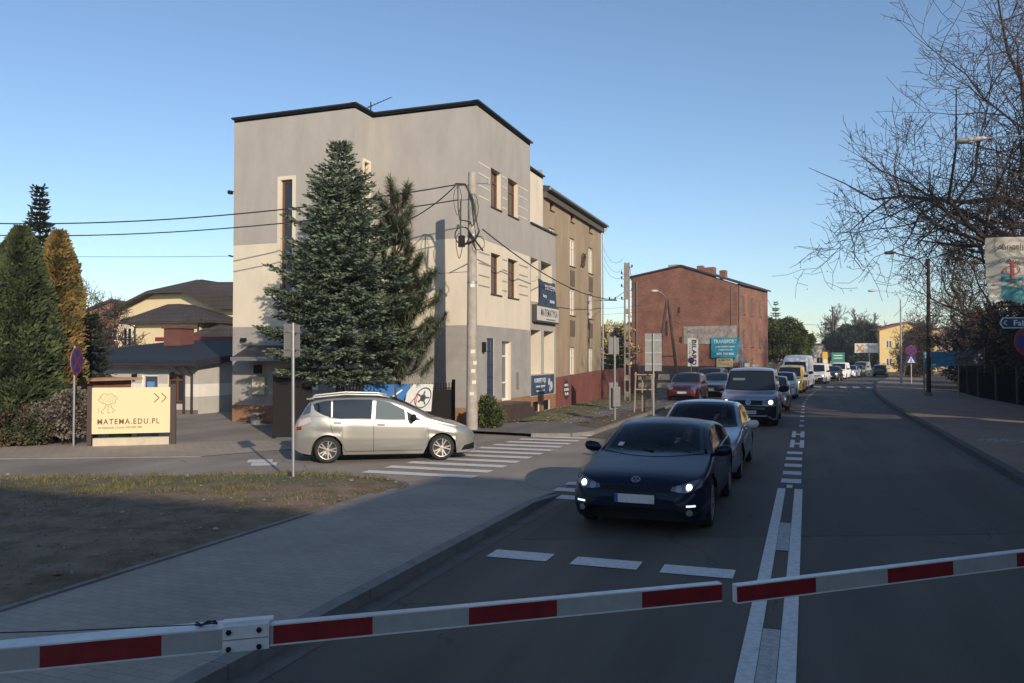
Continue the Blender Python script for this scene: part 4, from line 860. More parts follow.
# leafy trees
def leafy(name, label, loc, blobs, n, mats, seed, tz=1.5, size=.16, group=None, cat='tree', trunk=.14):
    rnd.seed(seed); o = thing(name, label, cat, loc, group=group); mb = MB(); tr = MB()
    tr.tube([(0, 0, -.1), (.05, 0, tz * .6), (0, 0.05, tz)], [trunk, trunk * .8, trunk * .6], 8)
    for (bx_, by_, bz, br_) in blobs: tr.tube([(0, .05, tz * .9), (bx_ * .5, by_ * .5, (tz + bz) / 2), (bx_, by_, bz)], [trunk * .5, trunk * .3, trunk * .12], 5)
    tot = sum(b[3] ** 2 for b in blobs)
    for (bx_, by_, bz, br_) in blobs:
        for i in range(int(n * br_ ** 2 / tot)):
            v = Vector((rnd.gauss(0, 1), rnd.gauss(0, 1), rnd.gauss(0, 1))).normalized(); q = noise.noise(v * 1.8 + Vector((bx_, by_, bz))); rr = br_ * (.55 + .45 * rnd.random() ** .5) * (1 + .45 * q)
            p = Vector((bx_, by_, bz)) + Vector((v.x * rr, v.y * rr, v.z * rr * .85)); sh = q + rnd.uniform(-.3, .3)
            d = (v + Vector((rnd.gauss(0, .6), rnd.gauss(0, .6), rnd.gauss(0, .6)))).normalized()
            tuft(mb, p, d, size * rnd.uniform(.7, 1.3), size * .35, 1 if sh > .15 else (2 if sh < -.2 else 0))
    tr.build('trunk', BARK, o); mb.build('crown', mats, o); return o
LGR = [foliage('leaf_green', (.05, .07, .022)), foliage('leaf_green_light', (.085, .11, .035)), foliage('leaf_green_dark', (.024, .036, .014))]
leafy('deciduous_tree', 'green leafed tree beside the brick tenement behind the tall white van', (*wp(775, 78), 0), [(0, 0, 4.0, 1.9), (-1.2, 0, 3.2, 1.4), (1.3, 0, 3.6, 1.5), (1.0, .5, 5.2, 1.2), (-.8, 0, 5.2, 1.2), (2.0, 0, 4.6, 1.0), (-1.6, 0, 2.2, .9), (1.8, 0, 2.4, 1.0)], 20000, LGR, 61, size=.2)
leafy('deciduous_tree', 'smaller green tree right of the leafy one, under the far wooden pole', (*wp(797, 88), 0), [(0, 0, 3.2, 1.4), (.9, 0, 4.2, 1.0), (-1.0, 0, 4.4, 1.0)], 9000, LGR, 62, size=.2)
_, n = spruce('spruce_tree', 'narrow dark spruce top beside the brick tenement', (*wp(776, 84), 0), [(2, 1.2), (5, .9), (6.6, .5), (8.4, .05)], 20, 8, .5, .2, 10, mats=DSP)
YLF = [mat('leaf_pale_yellow', (.42, .34, .13), .8), mat('leaf_straw', (.5, .42, .2), .8), mat('leaf_dull_yellow', (.22, .19, .08), .8)]
leafy('deciduous_tree', 'yellow autumn tree glimpsed between the tenement and the ladder pole', (-16.2, 70, 0), [(0, 0, 4.3, 1.3), (-1.4, 0, 3.4, 1.1), (1.3, 0, 4.6, 1.0), (2.3, 0, 3.2, .9), (.2, 0, 2.6, 1.1)], 7000, YLF, 64, size=.2)
_, n = spruce('spruce_tree', 'dark conical spruce in front of the yellow autumn tree', (-14.0, 62, 0), [(.2, 1.7), (1.5, 1.55), (3.2, .9), (4.7, .1)], 20, 12, .6, .16, 12, mats=DSP)
DKL = [mat('ivy_dark', (.02, .02, .016), .9), mat('ivy_dark_light', (.085, .055, .034), .9), mat('ivy_brown', (.055, .038, .028), .9)]
for i, (x_, y_, s_, lb) in enumerate([(11.3, 40, 1.0, 'dark thicket behind the garden fence nearest the right picture edge'), (11.2, 47, 1.0, 'dark thicket right behind the blue banner'), (11.0, 55, 1.0, 'dark thicket left of the blue banner'), (11.6, 66, 1.05, 'dark thicket behind the no stopping and crossing signs'), (14.5, 78, 1.1, 'rusty thicket beyond the crossing signs on the right'), (*wp(915, 92), 1.1, 'rusty thicket in front of the yellow block, right of the slender lamp')]):
    o = leafy('thicket', lb, (x_, y_, 0), [(0, 0, 1.6, 1.7), (0, 2, 1.8, 1.8), (.3, -2.2, 1.7, 1.7), (.4, 1, 3.4, 1.5), (0, -1, 3.3, 1.4), (.5, 3, 3.5, 1.3), (.3, 0, 4.8, 1.2), (.4, 2, 4.6, 1.1)], 17000, DKL, 70 + i, size=.17, cat='bush', group=None, tz=1.0)
for i, (x_, y_, s_, lb) in enumerate([(*wp(866, 140), 1, 'dark evergreen mass under the roadside billboard'), (*wp(848, 148), 1, 'dark evergreen mass right of the green hoarding'), (*wp(876, 150), 1, 'dark evergreen mass left of the yellow block')]):
    leafy('thicket', lb, (x_, y_, 0), [(0, 0, 3, 2.8), (-2, 0, 5.2, 2.2), (2, 0, 5, 2.4), (0, 1, 7, 1.6)], 7000, DSP, 80 + i, size=.5, cat='bush')
leafy('bush', 'rounded green shrub beside the concrete pole and the steps', (*wp(490, 25.6), 0), [(0, 0, .5, .38), (.12, .1, .35, .32), (-.05, -.1, .85, .26), (.1, -.1, .25, .3)], 4000, LGR, 90, tz=.2, size=.09, cat='bush', trunk=.03)
DRY = [mat('dry_twig_leaf', (.085, .066, .052), .9), mat('dry_flower', (.16, .14, .12), .9), mat('dry_leaf_dark', (.04, .032, .026), .9)]
leafy('hedge', 'dry grey brown hedge along the fence behind the no stopping sign', (*wp(62, 21.5), 0), [(-.75, -.5, .6, .5), (-.3, -.3, .65, .5), (.2, .1, .75, .6), (.6, .4, .7, .55), (.3, .2, 1.1, .4), (.85, .55, 1.0, .4), (-.6, -.4, .3, .4)], 12000, DRY, 92, tz=.3, size=.09, cat='hedge', trunk=.03)
leafy('hedge', 'green and rusty shrub at the left picture edge under the thuja', (*wp(8, 21.0), 0), [(-.6, -.3, .5, .55), (0, 0, .6, .6), (.6, .35, .5, .5)], 7000, [GRN[0], mat('leaf_rust', (.09, .06, .03), .8), GRN[2]], 93, tz=.3, size=.1, cat='hedge', trunk=.03)

# grass tufts and litter on the verge
rnd.seed(5); mb = MB()
k = 0
while k < 17000:
    x_ = rnd.uniform(-20, -6.7); y_ = rnd.uniform(4, 13.3)
    if not inside_isl(x_, y_): continue
    d = .51 * x_ + 17.85 - y_ + 3.0 * noise.noise(Vector((x_ * .7, y_ * .7, 9)))
    if d > 1.7 and rnd.random() > max(math.exp(-(d - 1.7) * 1.2) * .6, .10 if noise.noise(Vector((x_ * .8, y_ * .8, 5))) > .05 else 0): continue
    if noise.noise(Vector((x_ * 1.5, y_ * 1.5, 2))) < -.15: continue
    h = rnd.uniform(.015, .07); a = rnd.uniform(0, 6.283); dx, dy = math.cos(a) * .006, math.sin(a) * .006; lx, ly = rnd.gauss(0, .03), rnd.gauss(0, .03)
    mb.add([(x_ - dx, y_ - dy, .09), (x_ + dx, y_ + dy, .09), (x_ + lx, y_ + ly, .12 + h)], [(0, 1, 2)], k % 3); k += 1
tag(mb.build('grass', [foliage('grass_green', (.07, .09, .025)), mat('grass_straw', (.22, .18, .09), .9), mat('grass_olive', (.11, .10, .04), .9)]), 'short patchy grass along the sunlit edge of the dirt verge', 'grass', kind='stuff')
mb = MB(); k = 0
while k < 2600:
    x_ = rnd.uniform(-20, -6.5); y_ = rnd.uniform(4, 13.6)
    if not inside_isl(x_, y_): continue
    s_ = rnd.uniform(.008, .03) * (2.2 if rnd.random() > .98 else 1); a = rnd.uniform(0, 6); v = [Vector((x_ + s_ * math.cos(a + b) * rnd.uniform(.6, 1.2), y_ + s_ * math.sin(a + b) * rnd.uniform(.6, 1.2), .125 + .04 * noise.noise(Vector((x_ * .6, y_ * .6, 3))))) for b in (0, 1.3, 2.6, 3.9, 5.2)]
    top = Vector((x_, y_, v[0].z + s_ * .5)); mb.add(v + [top], [(i, (i + 1) % 5, 5) for i in range(5)], rnd.choice((0, 0, 0, 1, 1, 1, 2))); k += 1
tag(mb.build('stones_and_leaves', [mat('pebble', (.16, .145, .125), .9), mat('leaf_fallen', (.17, .10, .045), .8), mat('pebble_pale', (.30, .27, .23), .9)]), 'small stones and fallen leaves scattered on the dirt verge', 'litter', kind='stuff')
mb = MB()
for k in range(900):
    x_ = rnd.uniform(-10.3, -6.2); y_ = rnd.uniform(25, 45); s_ = rnd.uniform(.03, .06); a = rnd.uniform(0, 6)
    mb.add([(x_ + s_ * math.cos(a + b), y_ + s_ * math.sin(a + b), .13 + .02 * (b > 1)) for b in (0, 1.57, 3.14, 4.7)], [(0, 1, 2, 3)], k % 2)
tag(mb.build('fallen_leaves', [MATS['leaf_fallen'], mat('leaf_fallen_pale', (.40, .33, .18), .8)]), 'fallen leaves on the grass strip before the tenement', 'leaves', kind='stuff')

# ------------------------------------------------------------------ fences, poles, signs
FA = Vector((-10.85, 23.9, 0)); FB = Vector((-13.35, 19.35, 0)); fd = (FB - FA).normalized(); FL = (FB - FA).length
fz = math.atan2(fd.y, fd.x)
fe = thing('metal_fence', 'black picket fence between the concrete pole and the open gate', 'fence', FA, fz)
mb = MB()
for z_ in (.25, 1.3): mb.box(0, FL - 1.0, -.015, .015, z_, z_ + .04)
i = .06
while i < FL - 1.05: mb.box(i, i + .02, -.012, .012, .12, 1.5); i += .11
mb.box(0, FL - 1.0, .02, .03, .15, 1.28)
mb.build('picket_panel', METALD, fe)
for i in range(3):
    x_ = i * (FL - 1.0) / 2; MB().box(x_ - .04, x_ + .04, -.04, .04, -.1, 1.6).build('post', METALD, fe)
ga = thing('gate', 'open black sheet metal gate in front of the brown entrance door', 'gate', (-14.35, 19.3, 0), R(38))
mb = MB(); mb.box(0, .9, -.02, .02, .1, 1.75); mb.build('leaf', METALD, ga); mb = MB(); mb.box(.9, 1.0, -.05, .05, -.1, 1.85); mb.box(-.1, 0, -.05, .05, -.1, 1.85); mb.build('post', METALD, ga)
mb = MB()
for i in range(6): mb.box(.05 + i * .15, .08 + i * .15, -.035, .035, .15, 1.7)
mb.build('leaf_ribs', METALD, ga)
# banners on the picket fence (front is the -y local side? front faces the street)
n_ = Vector((fd.y, -fd.x, 0)); n_ = n_ if n_.dot(Vector((13, -22, 0))) > 0 else -n_
bz = math.atan2(-fd.y, -fd.x)
bn = thing('fence_banner', 'white banner with a car wheel picture tied to the black picket fence', 'banner', FA + fd * 1.35 + n_ * .05 + Vector((0, 0, 1.1)), bz)
mb = MB(); mb.prism([(-.62, -.42), (.42, -.5), (.5, .37), (-.25, .38), (-.5, .12)], -.008, .004, fn=lambda a, b, c: (a, c, b)); mb.build('cloth', mat('banner_pale', (.60, .62, .62), .5, var=.1, scale=4), bn)
def ell(mb, cx_, cz_, ra, rb, ang, w_, y_, n=28):
    vs = []
    for j in range(n):
        a = 2 * math.pi * j / n
        for q in (1, 1 - w_):
            ex, ez = ra * q * math.cos(a), rb * q * math.sin(a); vs.append((cx_ + ex * math.cos(ang) - ez * math.sin(ang), y_, cz_ + ex * math.sin(ang) + ez * math.cos(ang)))
    mb.add(vs, [(2 * j, 2 * ((j + 1) % n), 2 * ((j + 1) % n) + 1, 2 * j + 1) for j in range(n)])
mb = MB(); ell(mb, .1, -.06, .38, .27, .8, .12, -.012); 
for a in range(5): t_ = a * 1.257; mb.bar((.1, -.014, -.06), (.1 + .24 * math.cos(t_), -.014, -.06 + .22 * math.sin(t_)), .05, .006, up=(0, 1, 0))
ell(mb, .1, -.06, .12, .1, .8, .9, -.016); mb.build('wheel_picture', mat('print_dark', (.05, .055, .06), .6), bn)
mb = MB(); mb.bar((-.52, -.012, -.35), (-.1, -.012, .05), .035, .004, up=(0, 1, 0)); mb.bar((-.1, -.012, .05), (-.18, -.012, -.3), .03, .004, up=(0, 1, 0)); mb.build('red_stroke', mat('print_red', (.5, .08, .08), .6), bn)
bn2 = thing('fence_banner', 'blue banner with a white stroke on the fence behind the silver car roof', 'banner', FA + fd * 2.62 + n_ * .05 + Vector((0, 0, 1.2)), bz)
mb = MB(); mb.prism([(-.75, -.4), (.5, -.45), (.93, .28), (-.75, .30)], -.008, .004, fn=lambda a, b, c: (a, c, b)); mb.build('cloth', mat('banner_blue', (.04, .16, .42), .5, var=.15, scale=3), bn2)
mb = MB(); mb.bar((-.1, -.012, -.3), (.6, -.012, .12), .05, .004, up=(0, 1, 0)); mb.build('white_stroke', WTXT, bn2)

# house notice plate near door
nt_ = thing('notice_plate', 'small white notice on the wall right of the entrance door', 'sign', (-16.15, 23.78, 1.35)); MB().box(-.22, .22, -.03, 0, -.16, .16).build('plate', WHITE, nt_)
mb = MB(); [mb.box(-.16, .16 - .05 * (i % 2), -.034, -.03, .09 - i * .06, .105 - i * .06) for i in range(4)]; mb.build('print', mat('print_grey', (.3, .3, .3)), nt_)
bk_ = thing('plant_pot', 'grey bucket standing by the brown plinth next to the gate', 'bucket', (-18.1, 23.2, -.02)); MB().lathe([(0, .17), (.42, .22), (.42, .20), (.1, .16)], 'Z', 18).build('bucket', mat('bucket_grey', (.17, .17, .16), .7), bk_, smooth=True)

# concrete pole with wires
Pp = Vector((*wp(472, 24.9), 0))
po = thing('utility_pole', 'round concrete utility pole with tangled black cables beside the black picket fence', 'pole', Pp)
MB().tube([(0, 0, -.2), (0, 0, 8.1)], [.185, .125], 18).build('shaft', CONC, po, smooth=False)
mb = MB()
for i, (z_, t_) in enumerate(((1.9, .3), (2.15, 1.0), (1.2, -.2), (1.55, .6), (2.5, 0.2), (4.55, .1))):
    a = -1.1 + t_ * .5; r_ = .178 - z_ * .0075; c = Vector((math.cos(a) * r_, math.sin(a) * r_, z_)); tt = Vector((-math.sin(a), math.cos(a), 0)) * .07; nn = Vector((math.cos(a), math.sin(a), 0)) * .006
    mb.add([c + nn - tt + Vector((0, 0, -.06)), c + nn + tt + Vector((0, 0, -.05)), c + nn + tt + Vector((0, 0, .06)), c + nn - tt + Vector((0, 0, .05))], [(0, 1, 2, 3)])
mb.build('stickers', mat('sticker', (.6, .58, .54), .7), po)
mb = MB(); mb.tube([(-.05, 0, 7.75), (.55, .18, 7.75)], .02, 6); mb.tube([(.5, .17, 7.72), (.5, .17, 7.85)], .04, 8); mb.tube([(0, 0, 7.7), (-.5, -.1, 7.7)], .02, 6); mb.tube([(-.1, 0, 7.25), (-.45, -.1, 7.25)], .02, 6)
mb.lathe([(4.62, .158), (4.68, .158)], 'Z', 18); mb.lathe([(6.1, .148), (6.15, .148)], 'Z', 18); mb.build('bracket', METALG, po)
mb = MB(); rg = random.Random(4)
def loop(c, rx, rz_, ph, turns=1.0, r_=.02):
    mb.tube([(c[0] + rx * math.cos(ph + t_ * 6.283 * turns / 14), c[1] - .17 + .05 * math.sin(t_), c[2] + rz_ * math.sin(ph + t_ * 6.283 * turns / 14)) for t_ in range(15)], r_, 5)
mb.tube([(-.5, -.15, 7.75), (-.15, -.2, 7.7), (.12, -.2, 7.2), (.22, -.22, 6.6), (.32, -.2, 6.2), (.2, -.22, 5.95), (-.2, -.22, 5.8)], .03, 6)
mb.tube([(-.42, -.15, 7.7), (-.4, -.18, 7.0), (-.33, -.2, 6.6), (-.1, -.2, 6.55), (.05, -.2, 6.5)], .02, 5); mb.tube([(-.32, -.15, 7.25), (-.3, -.2, 6.4), (-.3, -.2, 5.9)], .025, 5)
loop((-.25, 0, 6.1), .25, .28, 0, 1.2); loop((.3, 0, 5.85), .18, .22, 1, 1.3, .012); loop((-.36, 0, 5.8), .10, .4, .5, 1.0, .012); loop((-.42, 0, 7.2), .12, .45, .5, 1.0, .010); loop((.1, 0, 6.9), .16, .5, .3, 1.0, .012)
mb.tube([(0, -.2, 6.2), (.25, -.2, 5.85), (.45, -.2, 5.6)], .03, 6); mb.box(-.36, -.18, -.26, -.14, 5.75, 6.1); mb.build('cable_bundle', WIRE, po)

def wire(name, label, a, b, sag, r_=.014, n=24, group=None):
    a = Vector(a); b = Vector(b); pts = [a.lerp(b, i / n) - Vector((0, 0, sag * 4 * (i / n) * (1 - i / n))) for i in range(n + 1)]
    o = MB().tube(pts, r_, 5).build(name, WIRE); o.data.transform(Matrix.Translation(-a)); o.location = a
    return tag(o, label, 'wire', group)
wire('overhead_wire', 'upper of two black wires running left from the concrete pole past the spruce', (Pp.x - .5, Pp.y - .15, 7.72), (-33.5, 18.4, 7.55), .75, .022)
wire('overhead_wire', 'lower of two black wires running left from the concrete pole past the spruce', (Pp.x - .45, Pp.y - .1, 7.25), (-33.5, 18.6, 7.15), .72, .020)
wire('overhead_wire', 'slack black cable dropping from the pole top into the pine', (Pp.x - .5, Pp.y - .15, 7.7), (-12.35, 22.6, 6.55), .18, .02)
wire('overhead_wire', 'black cable running from the pole along the facade to the brown tenement', (Pp.x + .35, Pp.y, 6.3), (-10.6, 46.3, 5.75), .55, .022)
wire('overhead_wire', 'thin pale wire reaching the stair wing at the colour change', (-19.5, 23.7, 6.0), (-40, 17, 6.6), .2, .008)
wire('overhead_wire', 'thin wire crossing the cream wall right of the pine', (Pp.x - .1, Pp.y, 5.0), (-14.5, 24.9, 5.3), .05, .008)
wire('overhead_wire', 'thin horizontal wire from the tenement bracket to the ladder pole', (-10.6, 46.4, 5.85), (-8.65, 40.5, 5.8), .02, .015)
for i, (z0_, z1_, s_) in enumerate(((7.4, 8.2, .5), (6.9, 7.7, .5), (6.5, 7.2, .4))):
    wire('overhead_wire', ['highest', 'middle', 'lowest'][i] + ' of the thin wires between the ladder pole and the brown tenement eaves', (-8.85, 40.5, z0_), (-11.2, 45.9, z1_ + .6), s_, .008)
for i, (z0_, z1_) in enumerate(((6.2, 6.0), (5.4, 5.2), (4.9, 4.7))):
    wire('overhead_wire', ['highest', 'middle', 'lowest'][i] + ' of the thin wires crossing the gap left of the brick gable', (-22, 68, z0_ + 1.3), (-12.5, 66, z1_ + 1.5), .2, .01)
wire('overhead_wire', 'wire from the ladder pole to the brick gable eave', (-8.5, 40.5, 7.0), (-13.9, 69, 9.0), .9, .012)
wire('overhead_wire', 'wire from the brick tenement to the far wooden pole over the leafy tree', (-3.5, 76, 8.0), (*wp(786, 110), 7.0), .5, .02)
wire('overhead_wire', 'long wire continuing right from the far wooden pole', (*wp(786, 110), 7.0), (40, 140, 10), 1.2, .025)

# ladder shaped concrete pole
CONCL = mat('concrete_aged', (.20, .18, .16), .9, var=.25, scale=5)
lp = thing('utility_pole', 'square ladder shaped concrete pole with insulators at the end of the red brown wall', 'pole', (-8.65, 40.5, 0), R(20))
mb = MB()
for sx in (-1, 1): mb.add([(sx * .16 - .05, -.09, -.1), (sx * .16 + .05, -.09, -.1), (sx * .16 + .05, .09, -.1), (sx * .16 - .05, .09, -.1), (sx * .13 - .045, -.07, 7.2), (sx * .13 + .045, -.07, 7.2), (sx * .13 + .045, .07, 7.2), (sx * .13 - .045, .07, 7.2)], [(0, 3, 2, 1), (4, 5, 6, 7), (0, 1, 5, 4), (1, 2, 6, 5), (2, 3, 7, 6), (3, 0, 4, 7)])
z_ = .3
while z_ < 5.2: mb.box(-.16, .16, -.06, .06, z_, z_ + .28); z_ += .85
mb.box(-.12, .12, -.064, .064, 5.3, 7.18); mb.build('shaft', CONCL, lp)
mb = MB()
INS = mat('insulator', (.05, .03, .03), .3)
for sx, z_ in ((-1, 6.6), (-1, 6.35), (-1, 5.95), (1, 6.95), (1, 6.3), (1, 5.75), (-1, 5.3)): mb = MB(); mb.tube([(sx * .12, 0, z_), (sx * .34, 0, z_), (sx * .34, 0, z_ + .06)], .015, 5); mb.lathe([(z_, .03), (z_ + .05, .055), (z_ + .12, .05), (z_ + .15, .02)], 'Z', 8, c=(sx * .34, 0, 0)); mb.build('insulator', INS, lp)
lp.scale = (.78, .78, 1)

# A-frame lamp post
ap = thing('lamp_post', 'old wooden A frame lamp post with a curved arm in front of the brick gable', 'lamp', (-8.2, 50.3, 0), R(20))
mb = MB(); mb.tube([(-.85, 0, -.1), (.0, 0, 6.0)], [.11, .08], 8); mb.tube([(.75, 0, -.1), (.06, 0, 6.0)], [.11, .08], 8); mb.bar((-.5, 0, 2.4), (.45, 0, 2.4), .1, .1); mb.build('legs', mat('old_timber', (.16, .11, .085), .9, var=.25), ap)
mb = MB(); mb.tube([(.0, -.05, 5.6), (-.1, -.1, 6.1), (-.4, -.2, 6.4), (-.6, -.25, 6.45)], .022, 6); mb.build('arm', METALG, ap)
mb = MB(); mb.lathe([(-.85, .02), (-.8, .07), (-.65, .10), (-.45, .09), (-.35, .03)], 'X', 12, c=(-.22, -.25, 6.47)); h = mb.build('lamp_head', mat('lamp_housing', (.5, .48, .44), .5), ap, smooth=True)

# street lamps on the right
def street_lamp(label, loc, rz, H, arm, head=.7, pr=.07, mt=METALG, tilt=.35):
    o = thing('street_lamp', label, 'street lamp', loc, rz)
    MB().tube([(0, 0, -.1), (0, 0, H)], [pr, pr * .6], 10).build('post', mt, o)
    MB().tube([(0, 0, H - .05), (-arm * .15, 0, H + tilt * .6), (-arm * .6, 0, H + tilt * .95), (-arm, 0, H + tilt)], [.03, .03, .028, .025], 7).build('arm', mt, o)
    mb = MB(); vs = []
    for i, (x_, w_, h0, h1) in enumerate(((0, .04, -.02, .03), (.08, .10, -.06, .07), (.35, .15, -.10, .10), (.6, .14, -.09, .08), (.72, .05, -.03, .03))):
        x_ = -arm + .1 - x_ * head / .72
        for a in range(10): t_ = a * 6.283 / 10; vs.append((x_, w_ * math.cos(t_), H + tilt + (h1 if math.sin(t_) > 0 else -h0) * math.sin(t_) + .0))
    mb.add(vs, [(i * 10 + j, i * 10 + (j + 1) % 10, (i + 1) * 10 + (j + 1) % 10, (i + 1) * 10 + j) for i in range(4) for j in range(10)] + [tuple(range(40, 50))]); hd = mb.build('lamp_head', mat('lamp_housing_white', (.42, .40, .37), .5), o, smooth=True)
    mb = MB(); mb.lathe([(-.105, 0.0), (-.10, .1), (-.05, .12)], 'Z', 12, c=(-arm + .1 - head * .5, 0, H + tilt)); mb.build('lens', mat('lamp_lens', (.5, .5, .5), .2), hd); return o
street_lamp('nearest street lamp, its pale head hanging in the bare branches over the road', (6.95, 27.4, .12), R(-8), 8.5, 1.9, .85, .09)
street_lamp('slender street lamp post with curved arm on the right pavement beyond the dark wooden post', (*wp(901, 66), .12), R(15), 7.0, 2.0, .7, .09, tilt=.75)
dp = thing('utility_pole', 'dark wooden post standing on the right pavement beside the blue banner', 'pole', (6.55, 51.5, .1)); mb = MB(); mb.tube([(0, 0, -.2), (.05, 0, 7.9)], [.13, .09], 10).build('shaft', mat('dark_timber', (.045, .035, .03), .9, var=.3), dp)
mb = MB(); mb.lathe([(-.05, .22), (.05, .22), (.25, .16)], 'Z', 12); mb.build('foot', CONCD, dp); mb = MB(); mb.tube([(0, 0, 7.5), (.02, 0, 7.9)], .12, 8); mb.tube([(0, -.05, 7.3), (-.5, -.1, 7.9), (-1.7, -.3, 8.3)], .035, 6); mb.build('arm', METALD, dp)
mb = MB(); mb.lathe([(-.35, .03), (-.25, .09), (0, .11), (.3, .05)], 'X', 12, c=(-1.95, -.33, 8.32)); mb.build('lamp_head', mat('lamp_housing_brown', (.06, .045, .04), .8), dp, smooth=True)
for i, (x_, y_, h_, lb) in enumerate([(*wp(786, 110), 7.4, 'wooden pole above the leafy green trees behind the queue'), (*wp(833, 150), 11.8, 'dark upright mast far down the road left of the bare trees'), (*wp(856, 150), 10.0, 'second dark mast among the far bare trees')]):
    o = thing('utility_pole', lb, 'pole', (x_, y_, 0)); MB().tube([(0, 0, 0), (0, 0, h_)], [.24, .16], 8).build('shaft', mat('far_timber', (.07, .055, .05), .9), o)
    if i != 1: MB().box(-.6, .6, -.05, .05, h_ - .7, h_ - .55).build('cross_arm', mat('far_timber', (.07, .055, .05), .9), o)

# traffic signs
SB = mat('sign_back', (.22, .22, .215), .6, metal=.1, var=.12, scale=5); SBLUE = mat('sign_blue', (.025, .04, .19), .5); SRED = mat('sign_red', (.26, .025, .04), .5); SWH = mat('sign_white', (.7, .7, .7), .4)
def post(o, h, r_=.03, z0=-.1, dx=0): MB().tube([(dx, .0, z0), (dx, .0, h)], r_, 10).build('post', METALG, o)
def round_sign(o, z_, r_, y=-.05, cross=True):
    pl_ = MB().lathe([(0, 0), (0.0, r_), (.015, r_), (.015, 0)], 'X', 32); b = pl_.build('sign_plate', SB, o); b.data.transform(Matrix.Translation((0, y, z_)) @ Matrix.Rotation(R(-90), 4, 'Z') @ Matrix.Translation((0, 0, 0)))
    mb = MB()
    for (r0, r1, mi) in ((r_ * .99, r_ * .82, 0), (r_ * .82, 0, 1)):
        n = 32; vs = [(r0 * math.cos(6.283 * j / n), y - .019, z_ + r0 * math.sin(6.283 * j / n)) for j in range(n)] + [(r1 * math.cos(6.283 * j / n), y - .019, z_ + r1 * math.sin(6.283 * j / n)) for j in range(n)]
        mb.add(vs, [(j, (j + 1) % n, n + (j + 1) % n, n + j) for j in range(n)], mi)
    mb.build('sign_face', [SRED, SBLUE], b)
    mb = MB(); k = r_ * .6
    mb.bar((-k, y - .022, z_ + k), (k, y - .022, z_ - k), r_ * .15, .004, up=(0, 1, 0))
    if cross: mb.bar((-k, y - .024, z_ - k), (k, y - .024, z_ + k), r_ * .15, .004, up=(0, 1, 0))
    mb.build('red_bar', SRED, b)
s1 = thing('traffic_sign', 'round blue and red no stopping sign on a thin post before the dry hedge', 'road sign', (-18.0, 15.7, 0), R(25) + R(90) - R(0)); post(s1, 2.62); round_sign(s1, 2.22, .36)
s2 = thing('traffic_sign', 'square sign seen from behind on a leaning post at the corner of the dirt verge', 'road sign', (-8.96, 12.57, 0), R(97.5)); MB().tube([(0, 0, -.05), (-.04, .0, 2.95)], .03, 10).build('post', METALG, s2)
mb = MB(); mb.box(-.30, .30, .035, .045, 2.33, 2.93); p_ = mb.build('sign_plate', SB, s2); mb = MB(); mb.box(-.05, .05, -.04, .04, 2.45, 2.49); mb.box(-.05, .05, -.04, .04, 2.77, 2.81); mb.box(-.3, .3, .02, .035, 2.45, 2.48); mb.box(-.3, .3, .02, .035, 2.77, 2.80); mb.build('clamp', METALG, p_)
# sign facing traffic from the other way: blue parking plate front
mb = MB(); mb.box(-.28, .28, .047, .05, 2.35, 2.91); mb.build('sign_face', SBLUE, p_)
s3 = thing('traffic_sign', 'thin post with a narrow edge on plate on the pavement before the red brown wall', 'road sign', (-6.4, 27.9, .08), R(-20 + 86)); post(s3, 3.0, .035); mb = MB(); mb.box(-.3, .3, .04, .06, 2.35, 2.95); mb.build('sign_plate', SB, s3); mb = MB(); mb.box(-.25, .25, .05, .07, .4, 1.35); mb.box(-.2, .2, -.09, -.05, .5, 1.2); mb.build('lower_plate', SB, s3)
s4 = thing('traffic_sign', 'large grey rectangular sign seen from behind next to the staked sapling', 'road sign', (-5.75, 31.9, .08), R(15)); post(s4, 3.2, .035); mb = MB(); mb.box(-.33, .33, .04, .06, 1.7, 3.2); p_ = mb.build('sign_plate', SB, s4); mb = MB(); [mb.box(-.33, .33, .02, .04, z_, z_ + .05) for z_ in (1.95, 2.4, 2.9)]; mb.build('clamp', METALG, p_)
s5 = thing('traffic_sign', 'small round sign on a post left of the white vertical banner', 'road sign', (*wp(691, 50), .05), R(10)); post(s5, 2.3, .035); round_sign(s5, 2.1, .2)
s6 = thing('traffic_sign', 'white triangular sign seen at the corner of the brick tenement', 'road sign', (*wp(740, 54), .05), R(10)); post(s6, 3.2, .04)
mb = MB(); mb.prism([(-.5, 0), (.5, 0), (0, .85)], -.06, -.045, fn=lambda a, b, c: (a, c, b + 1.95)); mb.build('sign_plate', mat('sign_pale', (.45, .46, .42), .5), s6)
mb = MB(); mb.box(-.2, .2, -.06, -.045, 2.85, 3.15); mb.build('small_plate', SWH, s6)
sg = thing('signpost', 'pale notice board and boxes standing at the brick building corner', 'sign', (*wp(748, 58), .05), R(10)); mb = MB(); mb.box(-.25, .1, -.05, 0, .3, 1.9); mb.box(.3, .75, -.05, 0, .3, 1.8); mb.build('panel', mat('pale_boards', (.5, .48, .42), .7), sg); mb = MB(); mb.tube([(-.4, 0, 0), (-.4, 0, 2.0)], .03, 6); mb.build('post', METALG, sg)
s7 = thing('traffic_sign', 'no stopping disc above a blue pedestrian crossing sign on the far right post', 'road sign', (*wp(911, 68), .1), R(-5)); post(s7, 3.3, .05); round_sign(s7, 2.85, .42, y=-.08)
mb = MB(); mb.box(-.38, .38, -.09, -.07, 1.72, 2.4); q = mb.build('crossing_plate', SBLUE, s7); mb = MB(); mb.prism([(-.30, 1.8), (.30, 1.8), (0, 2.34)], -.096, -.091, fn=lambda a, b, c: (a, c, b)); mb.build('white_triangle', SWH, q)
